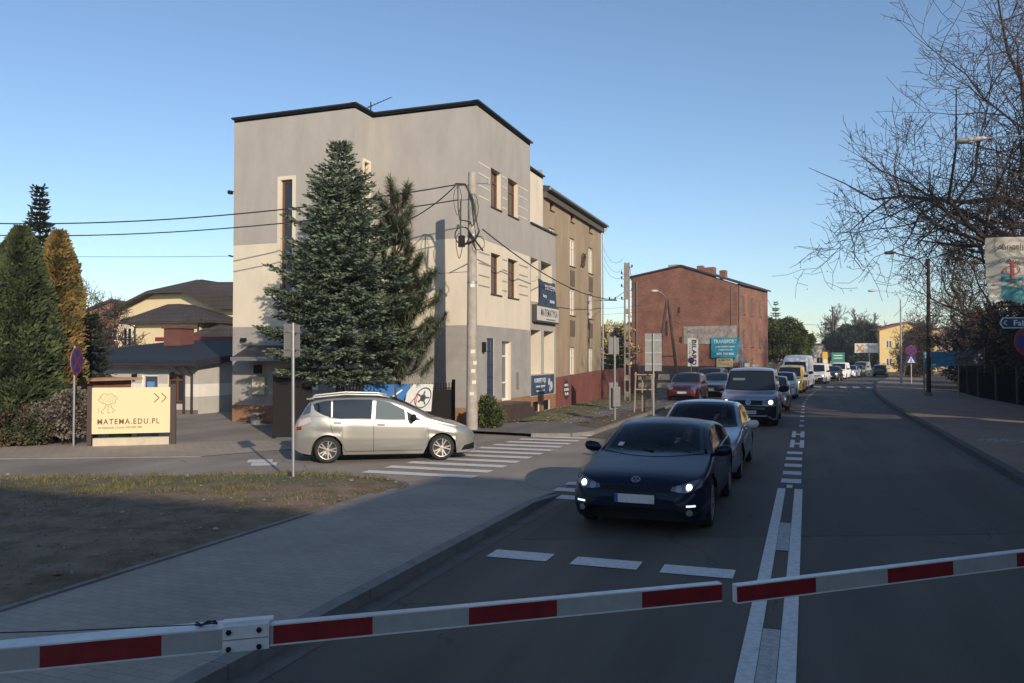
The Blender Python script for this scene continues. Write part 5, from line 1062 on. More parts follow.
mb = MB(); mb.bar((0, -.1, 2.18), (0, -.1, 1.98), .06, .004, up=(0, 1, 0)); mb.bar((0, -.1, 1.98), (-.09, -.1, 1.84), .04, .004, up=(0, 1, 0)); mb.bar((0, -.1, 1.98), (.09, -.1, 1.84), .04, .004, up=(0, 1, 0)); mb.build('walker_symbol', METALD, q)
# street name sign, round sign near right edge (attached to a post just outside the picture)
s8 = thing('street_sign', 'blue arrow shaped street sign with white border reading Fabryczna at the right edge', 'street sign', (*wp(1046, 22), .1), R(12)); post(s8, 3.45, .035)
mb = MB(); mb.prism([(-1.20, 3.17), (-1.12, 3.02), (.2, 3.02), (.2, 3.32), (-1.12, 3.32)], -.06, -.045, fn=lambda a, b, c: (a, c, b)); mb.build('sign_border', SWH, s8)
mb = MB(); mb.prism([(-1.17, 3.17), (-1.10, 3.045), (.18, 3.045), (.18, 3.295), (-1.10, 3.295)], -.064, -.061, fn=lambda a, b, c: (a, c, b)); mb.build('sign_face', mat('sign_blue_dark', (.015, .06, .13), .4), s8)
text('Fabryczna', .22, frame_mat((-.36, -.067, 3.16), (1, 0, 0), (0, 0, 1)), SWH, s8, width=.98, bold=.003)
mb = MB(); mb.bar((-1.10, -.068, 3.17), (-1.02, -.068, 3.24), .022, .003, up=(0, 1, 0)); mb.bar((-1.10, -.068, 3.17), (-1.02, -.068, 3.10), .022, .003, up=(0, 1, 0)); mb.build('arrow', SWH, s8)
s9 = thing('traffic_sign', 'round dark blue no stopping sign cut by the right picture edge', 'road sign', (*wp(1028, 20.5), .1), R(20)); post(s9, 3.0, .03); round_sign(s9, 2.62, .38)
# big hanging banner with posts
bb = thing('hanging_banner', 'torn cream and teal banner with a red letter hanging at the right picture edge', 'banner', (*wp(1035, 23.5), .1), R(8)); bb.scale = (.82, .82, .82)
mb = MB(); NX, NZ = 26, 18; vs = []
for i in range(NX + 1):
    for j in range(NZ + 1):
        u_ = i / NX; v_ = j / NZ; zb_ = 4.95 - .95 * u_ - (.0 if u_ > .12 else 0); zt_ = 7.05; 
        if u_ < .12: zb_ = 4.75 + .2 * u_
        x_ = -1.55 + 3.6 * u_ + (.12 * (1 - v_) if u_ < .2 else 0); y_ = .05 * math.sin(u_ * 14 + v_ * 3) + (.22 * math.sin(v_ * 3) * max(0, (.15 - u_) / .15)) + .03 * math.sin(v_ * 9 + u_ * 5)
        vs.append((x_, y_, zb_ + (zt_ - zb_) * v_))
fs = []; ms = []
for i in range(NX):
    for j in range(NZ):
        fs.append((i * (NZ + 1) + j, (i + 1) * (NZ + 1) + j, (i + 1) * (NZ + 1) + j + 1, i * (NZ + 1) + j + 1)); 
        zc_ = sum(vs[k][2] for k in fs[-1]) / 4; x_ = vs[fs[-1][0]][0]
        mi = 0
        if x_ > -1.15: mi = 0 if zc_ > 5.62 else (1 if zc_ > 5.42 else (0 if zc_ > 5.25 else 1))
        ms.append(mi)
mb.v = [tuple(v) for v in vs]; mb.f = fs; mb.m = ms
mb.build('cloth', [mat('banner_cream', (.40, .38, .33), .7, var=.12, scale=2), mat('banner_teal', (.06, .24, .26), .7, var=.15, scale=2)], bb, smooth=True)
RDP = mat('print_red_deep', (.30, .04, .04), .7); DKP = mat('print_black', (.03, .03, .03), .7)
text('Angelius Hospital', .26, frame_mat((-.05, -.09, 6.7), (1, 0, 0), (0, 0, 1)), DKP, bb, width=2.1, ext=.002); text('Angelius', .24, frame_mat((-.42, -.09, 6.18), (1, 0, 0), (0, 0, 1)), DKP, bb, width=1.0, ext=.002)
text('I', .75, frame_mat((-.72, -.1, 5.82), (1, 0, 0), (0, 0, 1)), RDP, bb, bold=.012, width=.10)
mb = MB(); ell(mb, -.72, 5.85, .25, .17, 0, .16, -.1); mb.box(-.84, -.60, -.105, -.1, 6.10, 6.14); mb.box(-.84, -.60, -.105, -.1, 5.50, 5.54); mb.build('red_letter_ring', RDP, bb)
mb = MB()
for z_ in (6.7, 6.18): mb.bar((-1.2, -.09, z_ - .06), (-1.1, -.09, z_ + .05), .03, .004, up=(0, 1, 0)); mb.bar((-1.14, -.09, z_ - .09), (-1.04, -.09, z_ + .0), .03, .004, up=(0, 1, 0))
mb.build('logo_mark', DKP, bb)
mb = MB(); mb.tube([(-1.6, .05, 7.08), (2.1, .05, 7.08)], .03, 6); mb.tube([(2.1, .1, 0), (2.1, .1, 7.3)], .07, 8); mb.tube([(3.4, .1, 0), (3.4, .1, 7.3)], .07, 8); mb.tube([(2.1, .05, 7.08), (3.5, .05, 7.08)], .03, 6); mb.build('frame', METALD, bb)

# right garden fence with banner and notices
gf = thing('garden_fence', 'dark garden fence with concrete posts along the right pavement', 'fence', (0, 0, 0))
FPX = [(9.15, 58), (9.05, 54.3), (8.95, 50.6), (9.1, 46.9), (9.25, 43.2), (9.4, 39.5), (9.5, 35.8), (9.6, 32.1)]
mb = MB()
for a, b in zip(FPX[:-1], FPX[1:]): mb.bar((*a, .82), (*b, .82), .03, 1.4)
mb.build('dark_panel', mat('fence_mesh_dark', (.008, .0075, .0075), .95, spec=.05), gf)
for x_, y_ in FPX: MB().box(x_ - .1, x_ + .08, y_ - .09, y_ + .09, 0, 1.85).build('post', mat('fence_post', (.07, .06, .052), .9, var=.2), gf)
nb = thing('fence_banner', 'blue banner with a grey torn half stretched above the garden fence', 'banner', (*wp(949, 46.5), 0), R(14)); nb.scale = (.62, 1, 1)
mb = MB(); vs = []
for i in range(17):
    for j in range(6): u_ = i / 16; vs.append((-2.2 + 5.4 * u_, .04 * math.sin(i * 1.3) + .03 * j, 1.75 + .95 * j / 5 - .1 * math.sin(3.1 * u_) * (j == 5) + .15 * u_))
mb.add(vs, [(i * 6 + j, (i + 1) * 6 + j, (i + 1) * 6 + j + 1, i * 6 + j + 1) for i in range(16) for j in range(5)]); mb.m = [0 if (k // 5) < 8 else 1 for k in range(80)]
mb.build('cloth', [mat('banner_sky_blue', (.06, .30, .46), .6, var=.15, scale=2), mat('banner_grey', (.12, .13, .15), .7, c2=(.22, .22, .22), var=.3, scale=3)], nb)
mb = MB(); [mb.tube([(x_, .1, 0), (x_, .1, 2.9)], .05, 6) for x_ in (-2.2, .9, 3.2)]; mb.build('post', WOOD, nb)
for x_, y_, z0_, z1_, m_, lb in ((*wp(1003, 40), .12, 1.3, mat('notice_white', (.42, .42, .42), .7), 'white notice sheet on the dark garden fence'), (*wp(1017, 38.2), .60, 1.32, mat('notice_orange', (.28, .17, .08), .7), 'orange brown notice above the yellow one on the garden fence'), (*wp(1017, 38.2), .05, .57, mat('notice_yellow', (.42, .40, .06), .7), 'yellow notice at the bottom of the garden fence')):
    o = thing('notice', lb, 'notice', (x_, y_, z0_), R(-88)); MB().box(-.6, .6, -.02, 0, 0, z1_ - z0_).build('sheet', m_, o)
    mb = MB(); [mb.box(-.32, .3, -.024, -.02, z_, z_ + .02) for z_ in (.1, .2, .3, .38)]; mb.build('print', mat('print_grey', (.3, .3, .3)), o)

# sapling with stakes
sp = thing('sapling_stakes', 'staked sapling held in a frame of bare poles beside the large grey sign back', 'tree guard', (-6.2, 32.4, .08), R(12))
mb = MB()
for x_, y_ in ((-.42, -.2), (.32, -.25), (-.1, .3)): mb.tube([(x_, y_, 0), (x_ * .85, y_ * .85, 1.65)], .035, 6)
mb.bar((-.42, -.2, 1.55), (.32, -.22, 1.55), .07, .05); mb.bar((-.42, -.2, .95), (.32, -.22, .95), .07, .05); mb.bar((-.36, -.17, 1.5), (-.1, .27, 1.5), .06, .05); mb.bar((.28, -.2, 1.5), (-.1, .27, 1.5), .06, .05); mb.build('stakes', WOOD, sp)
mb = MB(); mb.tube([(0, 0, 0), (0, .02, 1.2), (.03, 0, 2.1)], [.03, .022, .008], 6); mb.build('stem', BARK, sp)

# advertising board MATEMA.EDU.PL
ba = Vector((-17.58, 15.86, 0)); bd = Vector((1.45, 1.06, 0)); L_ = bd.length; bo_ = thing('advertising_board', 'cream roadside board reading MATEMA.EDU.PL between dark posts on a low plinth', 'sign', ba, math.atan2(bd.y, bd.x))
MB().box(.02, 1.92, -.03, .03, .31, 1.52).build('panel', mat('board_cream_light', (.68, .57, .34), .6), bo_)
mb = MB(); mb.box(-.09, .02, -.06, .08, 0, 1.56); mb.box(1.92, 2.06, -.06, .08, 0, 1.6); mb.build('post', mat('post_darkbrown', (.05, .032, .028), .7), bo_)
mb = MB(); mb.box(.06, 1.90, -.1, .1, -.02, .20); mb.build('plinth', mat('plinth_cream', (.50, .44, .33), .9, var=.12, scale=4), bo_)
y_ = -.034; text('MATEMA.EDU.PL', .2, frame_mat((.90, y_, .62), (1, 0, 0), (0, 0, 1)), BRN, bo_, width=1.5, bold=.003, space=1.25); text('korepetycje | kursy 530 600 500', .075, frame_mat((.70, y_, .47), (1, 0, 0), (0, 0, 1)), BRN, bo_, width=1.05)
mb = MB()
for x_ in (1.52, 1.70): mb.bar((x_, y_, 1.36), (x_ + .12, y_, 1.24), .022, .004, up=(0, 1, 0)); mb.bar((x_ + .12, y_, 1.24), (x_, y_, 1.12), .022, .004, up=(0, 1, 0))
mb.build('chevrons', BRN, bo_)
mb = MB()
def sline(pts, w_=.012):
    for a, b in zip(pts[:-1], pts[1:]): mb.bar((a[0], y_, a[1]), (b[0], y_, b[1]), w_, .004, up=(0, 1, 0))
sline([(.40 + (.21 + .02 * math.sin(6 * a)) * math.cos(a), 1.22 + (.14 + .014 * math.sin(7 * a)) * math.sin(a)) for a in [i * 6.283 / 40 for i in range(41)]], .010)
for k in range(4): sline([(.26 + .09 * k + .03 * math.sin(t_ * 1.2 + k), 1.12 + .04 * t_) for t_ in range(6)], .006)
sline([(.36, 1.08), (.34, 1.0), (.26, .92), (.24, .86), (.31, .84)]); sline([(.40, 1.08), (.41, .98), (.40, .86), (.46, .86)]); sline([(.47, 1.08), (.50, .98), (.56, .92), (.50, .86)]); sline([(.20, 1.0), (.16, .95), (.2, .9), (.17, .86)], .008)
mb.build('logo_drawing', mat('paint_brown_light', (.25, .15, .07), .6), bo_)
for i, (x_, m_, lb) in enumerate(((.62, mat('bin_green', (.10, .24, .05), .6), 'green tub seen under the MATEMA.EDU.PL board'), (1.30, mat('bin_blue', (.16, .26, .40), .6), 'pale blue tub seen under the MATEMA.EDU.PL board'))):
    o = thing('tub', lb, 'tub', ba + bd.normalized() * x_ + Vector((-.35, .45, 0))); MB().lathe([(0, .24), (.36, .30), (.40, .31), (.40, .28), (.06, .22), (.06, 0)], 'Z', 20).build('body', m_, o, smooth=True)

# billboard and hoarding far away
fb = thing('billboard', 'white roadside billboard with an orange cross figure before the far trees', 'billboard', (*wp(866.5, 125), 0), R(-3)); MB().box(-1.7, 1.7, 0, .2, 3.1, 4.6).build('panel', mat('billboard_white', (.62, .60, .56), .6), fb); MB().tube([(.4, .1, 0), (.4, .1, 3.1)], .08, 8).build('post', METALG, fb)
mb = MB(); mb.bar((-1.4, -.02, 4.4), (-.5, -.02, 3.3), .22, .01, up=(0, 1, 0)); mb.bar((-.5, -.024, 4.4), (-1.4, -.024, 3.3), .22, .01, up=(0, 1, 0)); mb.build('cross_figure', mat('print_orange', (.5, .2, .05), .6), fb); text('OPTYK', .5, frame_mat((.7, -.02, 3.9), (1, 0, 0), (0, 0, 1)), mat('print_grey', (.3, .3, .3)), fb, width=1.3)
gh = thing('billboard', 'green hoarding with white lines behind the far cars', 'billboard', (*wp(838, 118), 0), R(-3)); MB().box(-.9, .9, 0, .15, .6, 3.1).build('panel', mat('hoarding_green', (.03, .22, .17), .6), gh); mb = MB(); [mb.box(-.6, .6, -.02, 0, z_, z_ + .14) for z_ in (2.6, 2.2, 1.3)]; mb.build('print', SWH, gh); MB().tube([(0, .1, 0), (0, .1, .7)], .08, 8).build('post', METALG, gh)
oy = thing('shop_sign', 'yellow and white totem sign left of the green hoarding', 'sign', (*wp(825, 118), 0)); MB().box(-.35, .35, 0, .2, 1.4, 3.2).build('panel', mat('totem_yellow', (.7, .42, .05), .6), oy); MB().box(-.25, .25, -.02, 0, 1.5, 2.1).build('white_panel', SWH, oy); MB().tube([(0, .1, 0), (0, .1, 1.5)], .07, 8).build('post', METALG, oy)
bsn = thing('traffic_sign', 'blue square sign beyond the red brown wall before the yellow tree', 'road sign', (-13.6, 52, 0), R(15)); post(bsn, 1.9, .04); MB().box(-.35, .35, -.05, -.03, 1.2, 1.95).build('sign_plate', mat('sign_blue_bright', (.03, .16, .50), .5), bsn); MB().box(-.13, .13, -.056, -.05, 1.35, 1.8).build('symbol', SWH, bsn)
wr = thing('concrete_railing', 'long pale concrete railing behind the red brown wall left of the brick gable', 'railing', (-13, 56, 0), R(15)); MB().box(-6, 4, 0, .2, .75, 1.15).build('rail', CONC, wr); MB().box(-6, 4, .05, .15, .2, .55).build('lower_rail', CONC, wr); mb = MB(); [mb.box(x_ - .1, x_ + .1, .02, .18, -.1, .75) for x_ in (-5.8, -3, 0, 3)]; mb.build('support', CONC, wr)

# ------------------------------------------------------------------ level crossing barriers
BW = mat('barrier_white', (.38, .39, .38), .4, c2=(.31, .31, .295), var=.04, scale=9, bump=.1, bscale=30); BRD = mat('barrier_red', (.19, .014, .016), .4, var=.22, scale=9); BAL = mat('barrier_alu', (.60, .61, .61), .35, var=.12, scale=12)
b0 = Vector((-.684, 4.64, 0)); bu = Vector((.8, .6, 0)); bang = math.atan2(.6, .8)
def bs_(px): k = (px + (3 if px < 300 else -2) - 512) / 800; return (k * 4.59 - .964) / (.958 - .287 * k)
def barrier(name, label, bounds, z_, dz, thick_to=None, drop_end=0):
    """bounds: [(px, colour)...]; red=1"""
    o = thing(name, label, 'barrier', b0 + bu * bs_(bounds[0][0]) + Vector((0, 0, z_)), bang); x0 = bs_(bounds[0][0]); mbw = MB(); mbr = MB(); mbe = MB()
    for (pa, ca), (pb, _) in zip(bounds[:-1], bounds[1:]):
        a, b = bs_(pa) - x0, bs_(pb) - x0; th = .115 if thick_to and pb <= thick_to else .05; hh = .052 if th < .1 else .056; zz = 0
        MB().box(a, b, -.03, -.027, -hh + .006 + zz, hh - .006 + zz).build('red_stripe' if ca else 'white_stripe', BRD if ca else BW, o)
        mbe.box(a, b, -.027, -.03 + th, -hh + zz, hh + zz); mbe.box(a, b, -.033, -.0271, hh - .007 + zz, hh + .0005 + zz); mbe.box(a, b, -.033, -.0271, -hh - .0005 + zz, -hh + .007 + zz)
    mbe.build('boom', BAL, o); o.rotation_euler.y = -dz; return o, x0
bl, x0 = barrier('barrier_boom', 'near level crossing barrier boom with a bolted joint reaching in from the left', [(-200, 1), (-85, 0), (42, 1), (162, 0), (262, 0), (272, 1), (375, 0), (470, 1), (557, 0), (641, 1), (720, 0)], .952, 0, thick_to=263)
mb = MB(); a, b = bs_(222) - x0, bs_(268) - x0; mb.box(a, b, -.042, .06, .0, .062); mb.box(a - .0, b, -.042, -.034, -.06, -.006); mb.box(a, b + .02, -.0, .05, .062, .072); jp = mb.build('joint_plate', BAL, bl)
for px_ in (228, 258):
    for z_ in (.035, -.045): c = bs_(px_) - x0; mb = MB(); mb.lathe([(0, 0), (.0, .014), (.012, .012), (.014, 0)], 'X', 6); q = mb.build('bolt', METALD, jp); q.data.transform(Matrix.Translation((c, -.042, z_)) @ Matrix.Rotation(R(-90), 4, 'Z'))
mb = MB(); c = bs_(205) - x0; mb.tube([(c + .05 * math.cos(t_ * .7), .02 + .02 * math.sin(t_), .062 + .006 * (t_ % 3)) for t_ in range(18)], .004, 5); mb.tube([(c - .02, .02, .066), (c - .6, .04, .085), (c - 1.3, .06, .125)], .003, 5); mb.build('cable', WIRE, bl)
br_, _ = barrier('barrier_boom', 'far level crossing barrier boom reaching in from the right', [(735, 1), (813, 0), (884, 1), (949, 0), (1012, 1), (1070, 0), (1140, 1), (1230, 0)], .930, .024)
for o in (bl, br_):
    s_ = -1 if o is bl else 1
    e = MB(); L9 = (max if o is br_ else min)([0, (bs_(1230) - bs_(735)) if o is br_ else 0]); e.box(L9 - .12, L9 + .12, -.1, .1, -.95, .3); e.build('barrier_post', BAL, o)

# ------------------------------------------------------------------ vehicles
CGLASS = mat('car_glass', (.012, .016, .02), .04, spec=.9); CGLASS_L = mat('car_glass_light', (.10, .13, .125), .06, spec=1.0)
TYRE = mat('tyre', (.018, .018, .018), .85); RIM = mat('alloy', (.45, .44, .42), .35, metal=.8); RIMD = mat('alloy_dark', (.16, .16, .16), .4, metal=.7)
BPL = mat('black_plastic', (.010, .010, .011), .6, spec=.2); BGL = mat('black_gloss', (.01, .01, .012), .15); CHR = mat('chrome', (.6, .6, .6), .15, metal=1)
LENSC = mat('lamp_clear', (.30, .32, .34), .12, metal=.5, spec=1); LITL = mat('lamp_lit', (.9, .85, .7), .3, emit=(1.0, .90, .72), es=3.5); LITW = mat('lamp_lit_warm', (.9, .8, .6), .3, emit=(1.0, .75, .42), es=3.0); LITD = mat('day_lamp_lit', (.9, .9, .9), .3, emit=(.85, .92, 1.0), es=.9)
TAIL = mat('tail_lamp', (.22, .012, .012), .2); INTR = mat('car_interior', (.02, .02, .022), .8); PLATE = mat('number_plate', (.55, .56, .55), .5, var=.15, scale=9); PBLUE = mat('plate_blue', (.03, .07, .35), .5)
WSG = glassmat('windscreen_glass', (.80, .84, .82))
def paint(name, c, metal=.35, rough=.35): return mat(name, c, rough, metal=metal, coat=1.0)

class Car:
    def __init__(s, name, label, loc, rz, sp, pm, group='cars queuing in the left lane', cat='car', hole=False, scale=1.0):
        s.o = thing(name, label, cat, loc, rz, group); s.o.scale = (scale,) * 3
        s.sp = sp; s.L, s.W, s.H = sp['dim']; s.pm = pm
        top = crv(sp['top']); belt = crv(sp['belt']); plan = crv(sp['plan']); tm = sp.get('tumble', .32); sill = sp.get('sill', .18)
        lowf = crv(sp['low']); Ra = sp['R'] + sp.get('gap', .055); ax = sp['ax']; R0 = sp['R']
        def low(x):
            z_ = lowf(x)
            for a in ax:
                d = abs(x - a)
                if d < Ra: z_ = max(z_, R0 + math.sqrt(Ra * Ra - d * d) - .0)
            return z_
        st_ = {0.0, s.L}; x = 0
        while x < s.L: st_.add(round(x, 3)); x += .09
        for q in ('top', 'belt', 'plan', 'low'): st_ |= {p[0] for p in sp[q]}
        for a in ax:
            for k in range(-9, 10): st_.add(round(a + Ra * math.sin(k / 9 * math.pi / 2) * .9999, 4))
        for x in (.02, .05, .09, .14, s.L - .03, s.L - .08, s.L - .14): st_.add(x)
        st_ = sorted(st_); st2 = [st_[0]]
        for x in st_[1:]:
            if x - st2[-1] > .008: st2.append(x)
        st2[-1] = s.L; rows = []
        for x in st2:
            zt = top(x); zb = min(belt(x), zt - .03); zl = min(low(x), zb - .03); w_ = plan(x); pts = []
            fl = 0
            for a in ax: d = abs(x - a) / Ra; fl = max(fl, (1 - (d - 1) / .35) if 1 <= d < 1.35 else (1 if d < 1 else 0))
            for t in (0, .1, .22, .36, .5, .64, .78, .9, 1.0):
                z_ = zl + (zb - zl) * t
                hz = (z_ - .2) / max(.1, zb - .2)
                xo = w_ - .055 * max(0, 1 - hz * 2.2) ** 2 - .05 * max(0, hz - .55) ** 2 / .2 * .9
                if sp.get('crease'): xo -= .014 * math.exp(-((hz - sp['crease']) / .07) ** 2)
                xo += .012 * fl * (1 - abs(hz - .4)) if hz < 1 else 0
                pts.append((xo, z_))
            wb = pts[-1][0] - min(.02, .3 * (zt - zb)); h = zt - zb; cr = min(sp.get('crown', .06), h * .35); ztc = zt - cr
            r = min(sp.get('rr', .12), (ztc - zb) * .7); wt = wb - tm * (ztc - zb)
            for g in (.02, .25, .5, .75, 1.0): z_ = zb + (ztc - r - zb) * g; pts.append((wb - tm * (z_ - zb), z_))
            x1 = pts[-1][0]; rx = min(r * 1.15, x1 * .5)
            for a in (22, 45, 68, 90): pts.append((x1 - rx * (1 - math.cos(R(a))), ztc - r + r * math.sin(R(a))))
            xe = pts[-1][0]; ze = pts[-1][1]
            for g in (.82, .62, .42, .22, 0): pts.append((xe * g, zt - cr * g * g if h > .02 else zt))
            rows.append((x, pts))
        N = len(rows[0][1]); mb = MB(); vs = []
        for x, pts in rows:
            full = [(p[0], p[1]) for p in pts] + [(-p[0], p[1]) for p in pts[-2::-1]]
            vs += [(a, x - s.L / 2, b) for a, b in full]
        M_ = 2 * N - 1; fs = [(i * M_ + j, (i + 1) * M_ + j, (i + 1) * M_ + j + 1, i * M_ + j + 1) for i in range(len(rows) - 1) for j in range(M_ - 1)]
        fs += [tuple(range(M_ - 1, -1, -1)), tuple((len(rows) - 1) * M_ + j for j in range(M_))]
        s.bvh = BVHTree.FromPolygons([Vector(v) for v in vs], fs)
        s.hole = hole; s.seatn = 0
        if hole:
            ws = sp['ws']  # (half bottom, z bottom, half top, z top)
            def inside(f):
                c = sum((Vector(vs[k]) for k in f), Vector()) / len(f)
                if c.y > sp['wsy']: return False
                t = (c.z - ws[1]) / (ws[3] - ws[1])
                return .04 < t < .95 and abs(c.x) < (ws[0] + (ws[2] - ws[0]) * t) - .03
            fs = [f for f in fs if not inside(f)]
        mb.v = vs; mb.f = fs; mb.m = [0] * len(fs)
        s.body = mb.build('body', pm, s.o); smooth_by_angle(s.body, 40)
        # dark underbody filling the wheel wells
        iw = plan(s.L / 2) - .24; u = MB(); u.box(-iw, iw, -s.L / 2 + .25, s.L / 2 - .25, .16, min(.62, belt(.6) - .12)); u.build('underbody', BPL, s.o)
        for a in ax:
            u = MB(); prof = []
            for sd in (-1, 1):
                x_ = sd * (plan(a) - .035); vs2 = [(x_, a - s.L / 2 + (Ra + .015) * math.cos(R(k)), R0 + (Ra + .015) * math.sin(R(k))) for k in range(-20, 201, 20)]; vs3 = [(sd * iw * .95, v[1], v[2]) for v in vs2]
                n = len(vs2); u.add(vs2 + vs3, [(i, i + 1, n + i + 1, n + i) for i in range(n - 1)])
            u.build('wheel_arch_liner', BPL, s.o)
        s.plan = plan
    def ray(s, d, a, b):
        """project (a,b) along direction name onto the body"""
        if d == 'F': o_, v = Vector((a, -s.L, b)), Vector((0, 1, 0))
        elif d == 'B': o_, v = Vector((a, s.L, b)), Vector((0, -1, 0))
        elif d == 'R': o_, v = Vector((3, a - s.L / 2, b)), Vector((-1, 0, 0))
        elif d == 'L': o_, v = Vector((-3, a - s.L / 2, b)), Vector((1, 0, 0))
        h = s.bvh.ray_cast(o_, v)
        return h[0], v, h[1]
    def decal(s, name, d, lower, upper, m, n=12, k=5, off=.006, parent=None, band=None):
        """patch between a lower and an upper outline, lying on the body"""
        def pl(poly, t):
            L = [0]
            for a, b in zip(poly[:-1], poly[1:]): L.append(L[-1] + math.hypot(b[0] - a[0], b[1] - a[1]))
            q = t * L[-1]
            for i in range(len(poly) - 1):
                if q <= L[i + 1] + 1e-9:
                    u = (q - L[i]) / max(1e-9, L[i + 1] - L[i]); return (poly[i][0] + (poly[i + 1][0] - poly[i][0]) * u, poly[i][1] + (poly[i + 1][1] - poly[i][1]) * u)
            return poly[-1]
        vs = []; ok = []
        for i in range(n + 1):
            a, b = pl(lower, i / n), pl(upper, i / n)
            for j in range(k + 1):
                t = j / k; p = (a[0] + (b[0] - a[0]) * t, a[1] + (b[1] - a[1]) * t); h, v, nn = s.ray(d, *p)
                if h is None: vs.append(None)
                else:
                    if nn.dot(v) > 0: nn = -nn
                    vs.append(h - v * off * .5 + nn * off * .7)
        mb = MB(); fs = []; ms = []
        for i in range(n):
            for j in range(k):
                q = (i * (k + 1) + j, (i + 1) * (k + 1) + j, (i + 1) * (k + 1) + j + 1, i * (k + 1) + j + 1)
                if any(vs[c] is None for c in q): continue
                fs.append(q); ms.append(1 if band and (i < band[0] or i >= n - band[0] or j < band[1] or j >= k - band[2]) else 0)
        if not fs: return None
        mb.v = [tuple(v) if v is not None else (0, 0, -.5) for v in vs]; used = sorted({c for f in fs for c in f}); mp = {c: i for i, c in enumerate(used)}
        mb.v = [mb.v[c] for c in used]; mb.f = [tuple(mp[c] for c in f) for f in fs]; mb.m = ms
        o = mb.build(name, [m, BGL] if band else m, parent or s.o, smooth=True); return o
    def sym(s, name, lower, upper, m, d='F', **k):
        a = s.decal(name, d, lower, upper, m, **k); b = s.decal(name, d, [(-x, z_) for x, z_ in lower], [(-x, z_) for x, z_ in upper], m, **k); return a, b
    def sides(s, name, lower, upper, m, only=None, **k):
        r = []
        for d in ('R', 'L'):
            if only and d != only: continue
            r.append(s.decal(name, d, lower, upper, m, **k))
        return r
    def line(s, name, d, pts, w_=.008, m=None, parent=None):
        mb = MB(); P = []
        for (a, b), (c, e) in zip(pts[:-1], pts[1:]):
            n = max(2, int(math.hypot(c - a, e - b) / .08))
            for i in range(n + 1): h, v, nn = s.ray(d, a + (c - a) * i / n, b + (e - b) * i / n); P.append((h - v * .002) if h is not None else None)
        P = [p for p in P if p is not None]
        if len(P) > 1: mb.tube(P, w_ / 2, 4); return mb.build(name, m or BGL, parent or s.o)
    def disc(s, name, d, a, b, r, m, parent=None, off=.004):
        mb = MB(); n = 16; vs = []
        for rr in (0, r * .5, r):
            for j in range(n):
                h, v, nn = s.ray(d, a + rr * math.cos(6.283 * j / n), b + rr * math.sin(6.283 * j / n))
                if h is None: return None
                if nn.dot(v) > 0: nn = -nn
                vs.append(h - v * off * .6 + nn * off * .7)
        mb.add(vs, [(i * n + j, i * n + (j + 1) % n, (i + 1) * n + (j + 1) % n, (i + 1) * n + j) for i in range(2) for j in range(n)]); return mb.build(name, m, parent or s.o)
    def wheels(s, rim=RIM, spokes=5, w_=.2, split=False, sides_=(1, -1)):
        R_ = s.sp['R']
        for a in s.sp['ax']:
            for sd in (1, -1):
                x_ = s.plan(a) - .03; y_ = a - s.L / 2
                mb = MB(); mb.lathe([(0, R_ * .66), (-.0, R_ * .70), (.012, R_ * .80), (.0, R_ * .93), (-.03, R_ * .985), (-.06, R_), (-w_ + .05, R_), (-w_ + .02, R_ * .97), (-w_, R_ * .7)], 'X', 30)
                t = mb.build('wheel', TYRE, s.o, smooth=True); t.location = (sd * x_, y_, R_); t.rotation_euler.z = 0 if sd > 0 else math.pi
                mb = MB(); mb.lathe([(-.005, R_ * .70), (.004, R_ * .68), (-.01, R_ * .62), (-.06, R_ * .60), (-.07, 0.02)], 'X', 30)
                rb = mb.build('rim', RIMD if rim is not BPL else BPL, t, smooth=True)
                mb = MB()
                for i in range(spokes):
                    an = 6.283 * i / spokes
                    for o_ in ((-.13, .13) if split else (0,)):
                        c1 = Vector((-.012, math.cos(an + o_ * .4) * R_ * .12, math.sin(an + o_ * .4) * R_ * .12)); c2 = Vector((-.004, math.cos(an + o_ * 1.6) * R_ * .66, math.sin(an + o_ * 1.6) * R_ * .66)); mb.bar(c1, c2, R_ * (.10 if split else .17), .02, up=(1, 0, 0))
                mb.lathe([(-.02, R_ * .16), (.0, R_ * .15), (.002, 0.005)], 'X', 14); mb.build('spokes', rim, rb)
                mb = MB(); mb.lathe([(.005, R_ * .70), (.005, R_ * .655), (-.01, R_ * .65)], 'X', 30); mb.build('rim_edge', rim, rb, smooth=True)
    def mirrors(s, x_, y_, z_, m=None, sc_=1.0):
        for sd in (1, -1):
            mb = MB(); vs = []
            for i, (u, r) in enumerate(((-.11, .35), (-.09, .8), (-.03, 1), (.05, 1), (.10, .75), (.12, .3))):
                for j in range(10): a = 6.283 * j / 10; vs.append((sd * (x_ + .10 * sc_ + u * sc_), y_ - s.L / 2 + .055 * r * math.cos(a) * sc_ - .01 * u, z_ + .075 * r * math.sin(a) * sc_ + u * .12))
            mb.add(vs, [(i * 10 + j, i * 10 + (j + 1) % 10, (i + 1) * 10 + (j + 1) % 10, (i + 1) * 10 + j) for i in range(5) for j in range(10)] + [tuple(range(10)), tuple(range(50, 60))])
            mb.bar((sd * (x_ - .05), y_ - s.L / 2 + .03, z_ - .06), (sd * (x_ + .05), y_ - s.L / 2 + .01, z_ - .05), .04, .03); mb.build('mirror', m or s.pm, s.o, smooth=True)
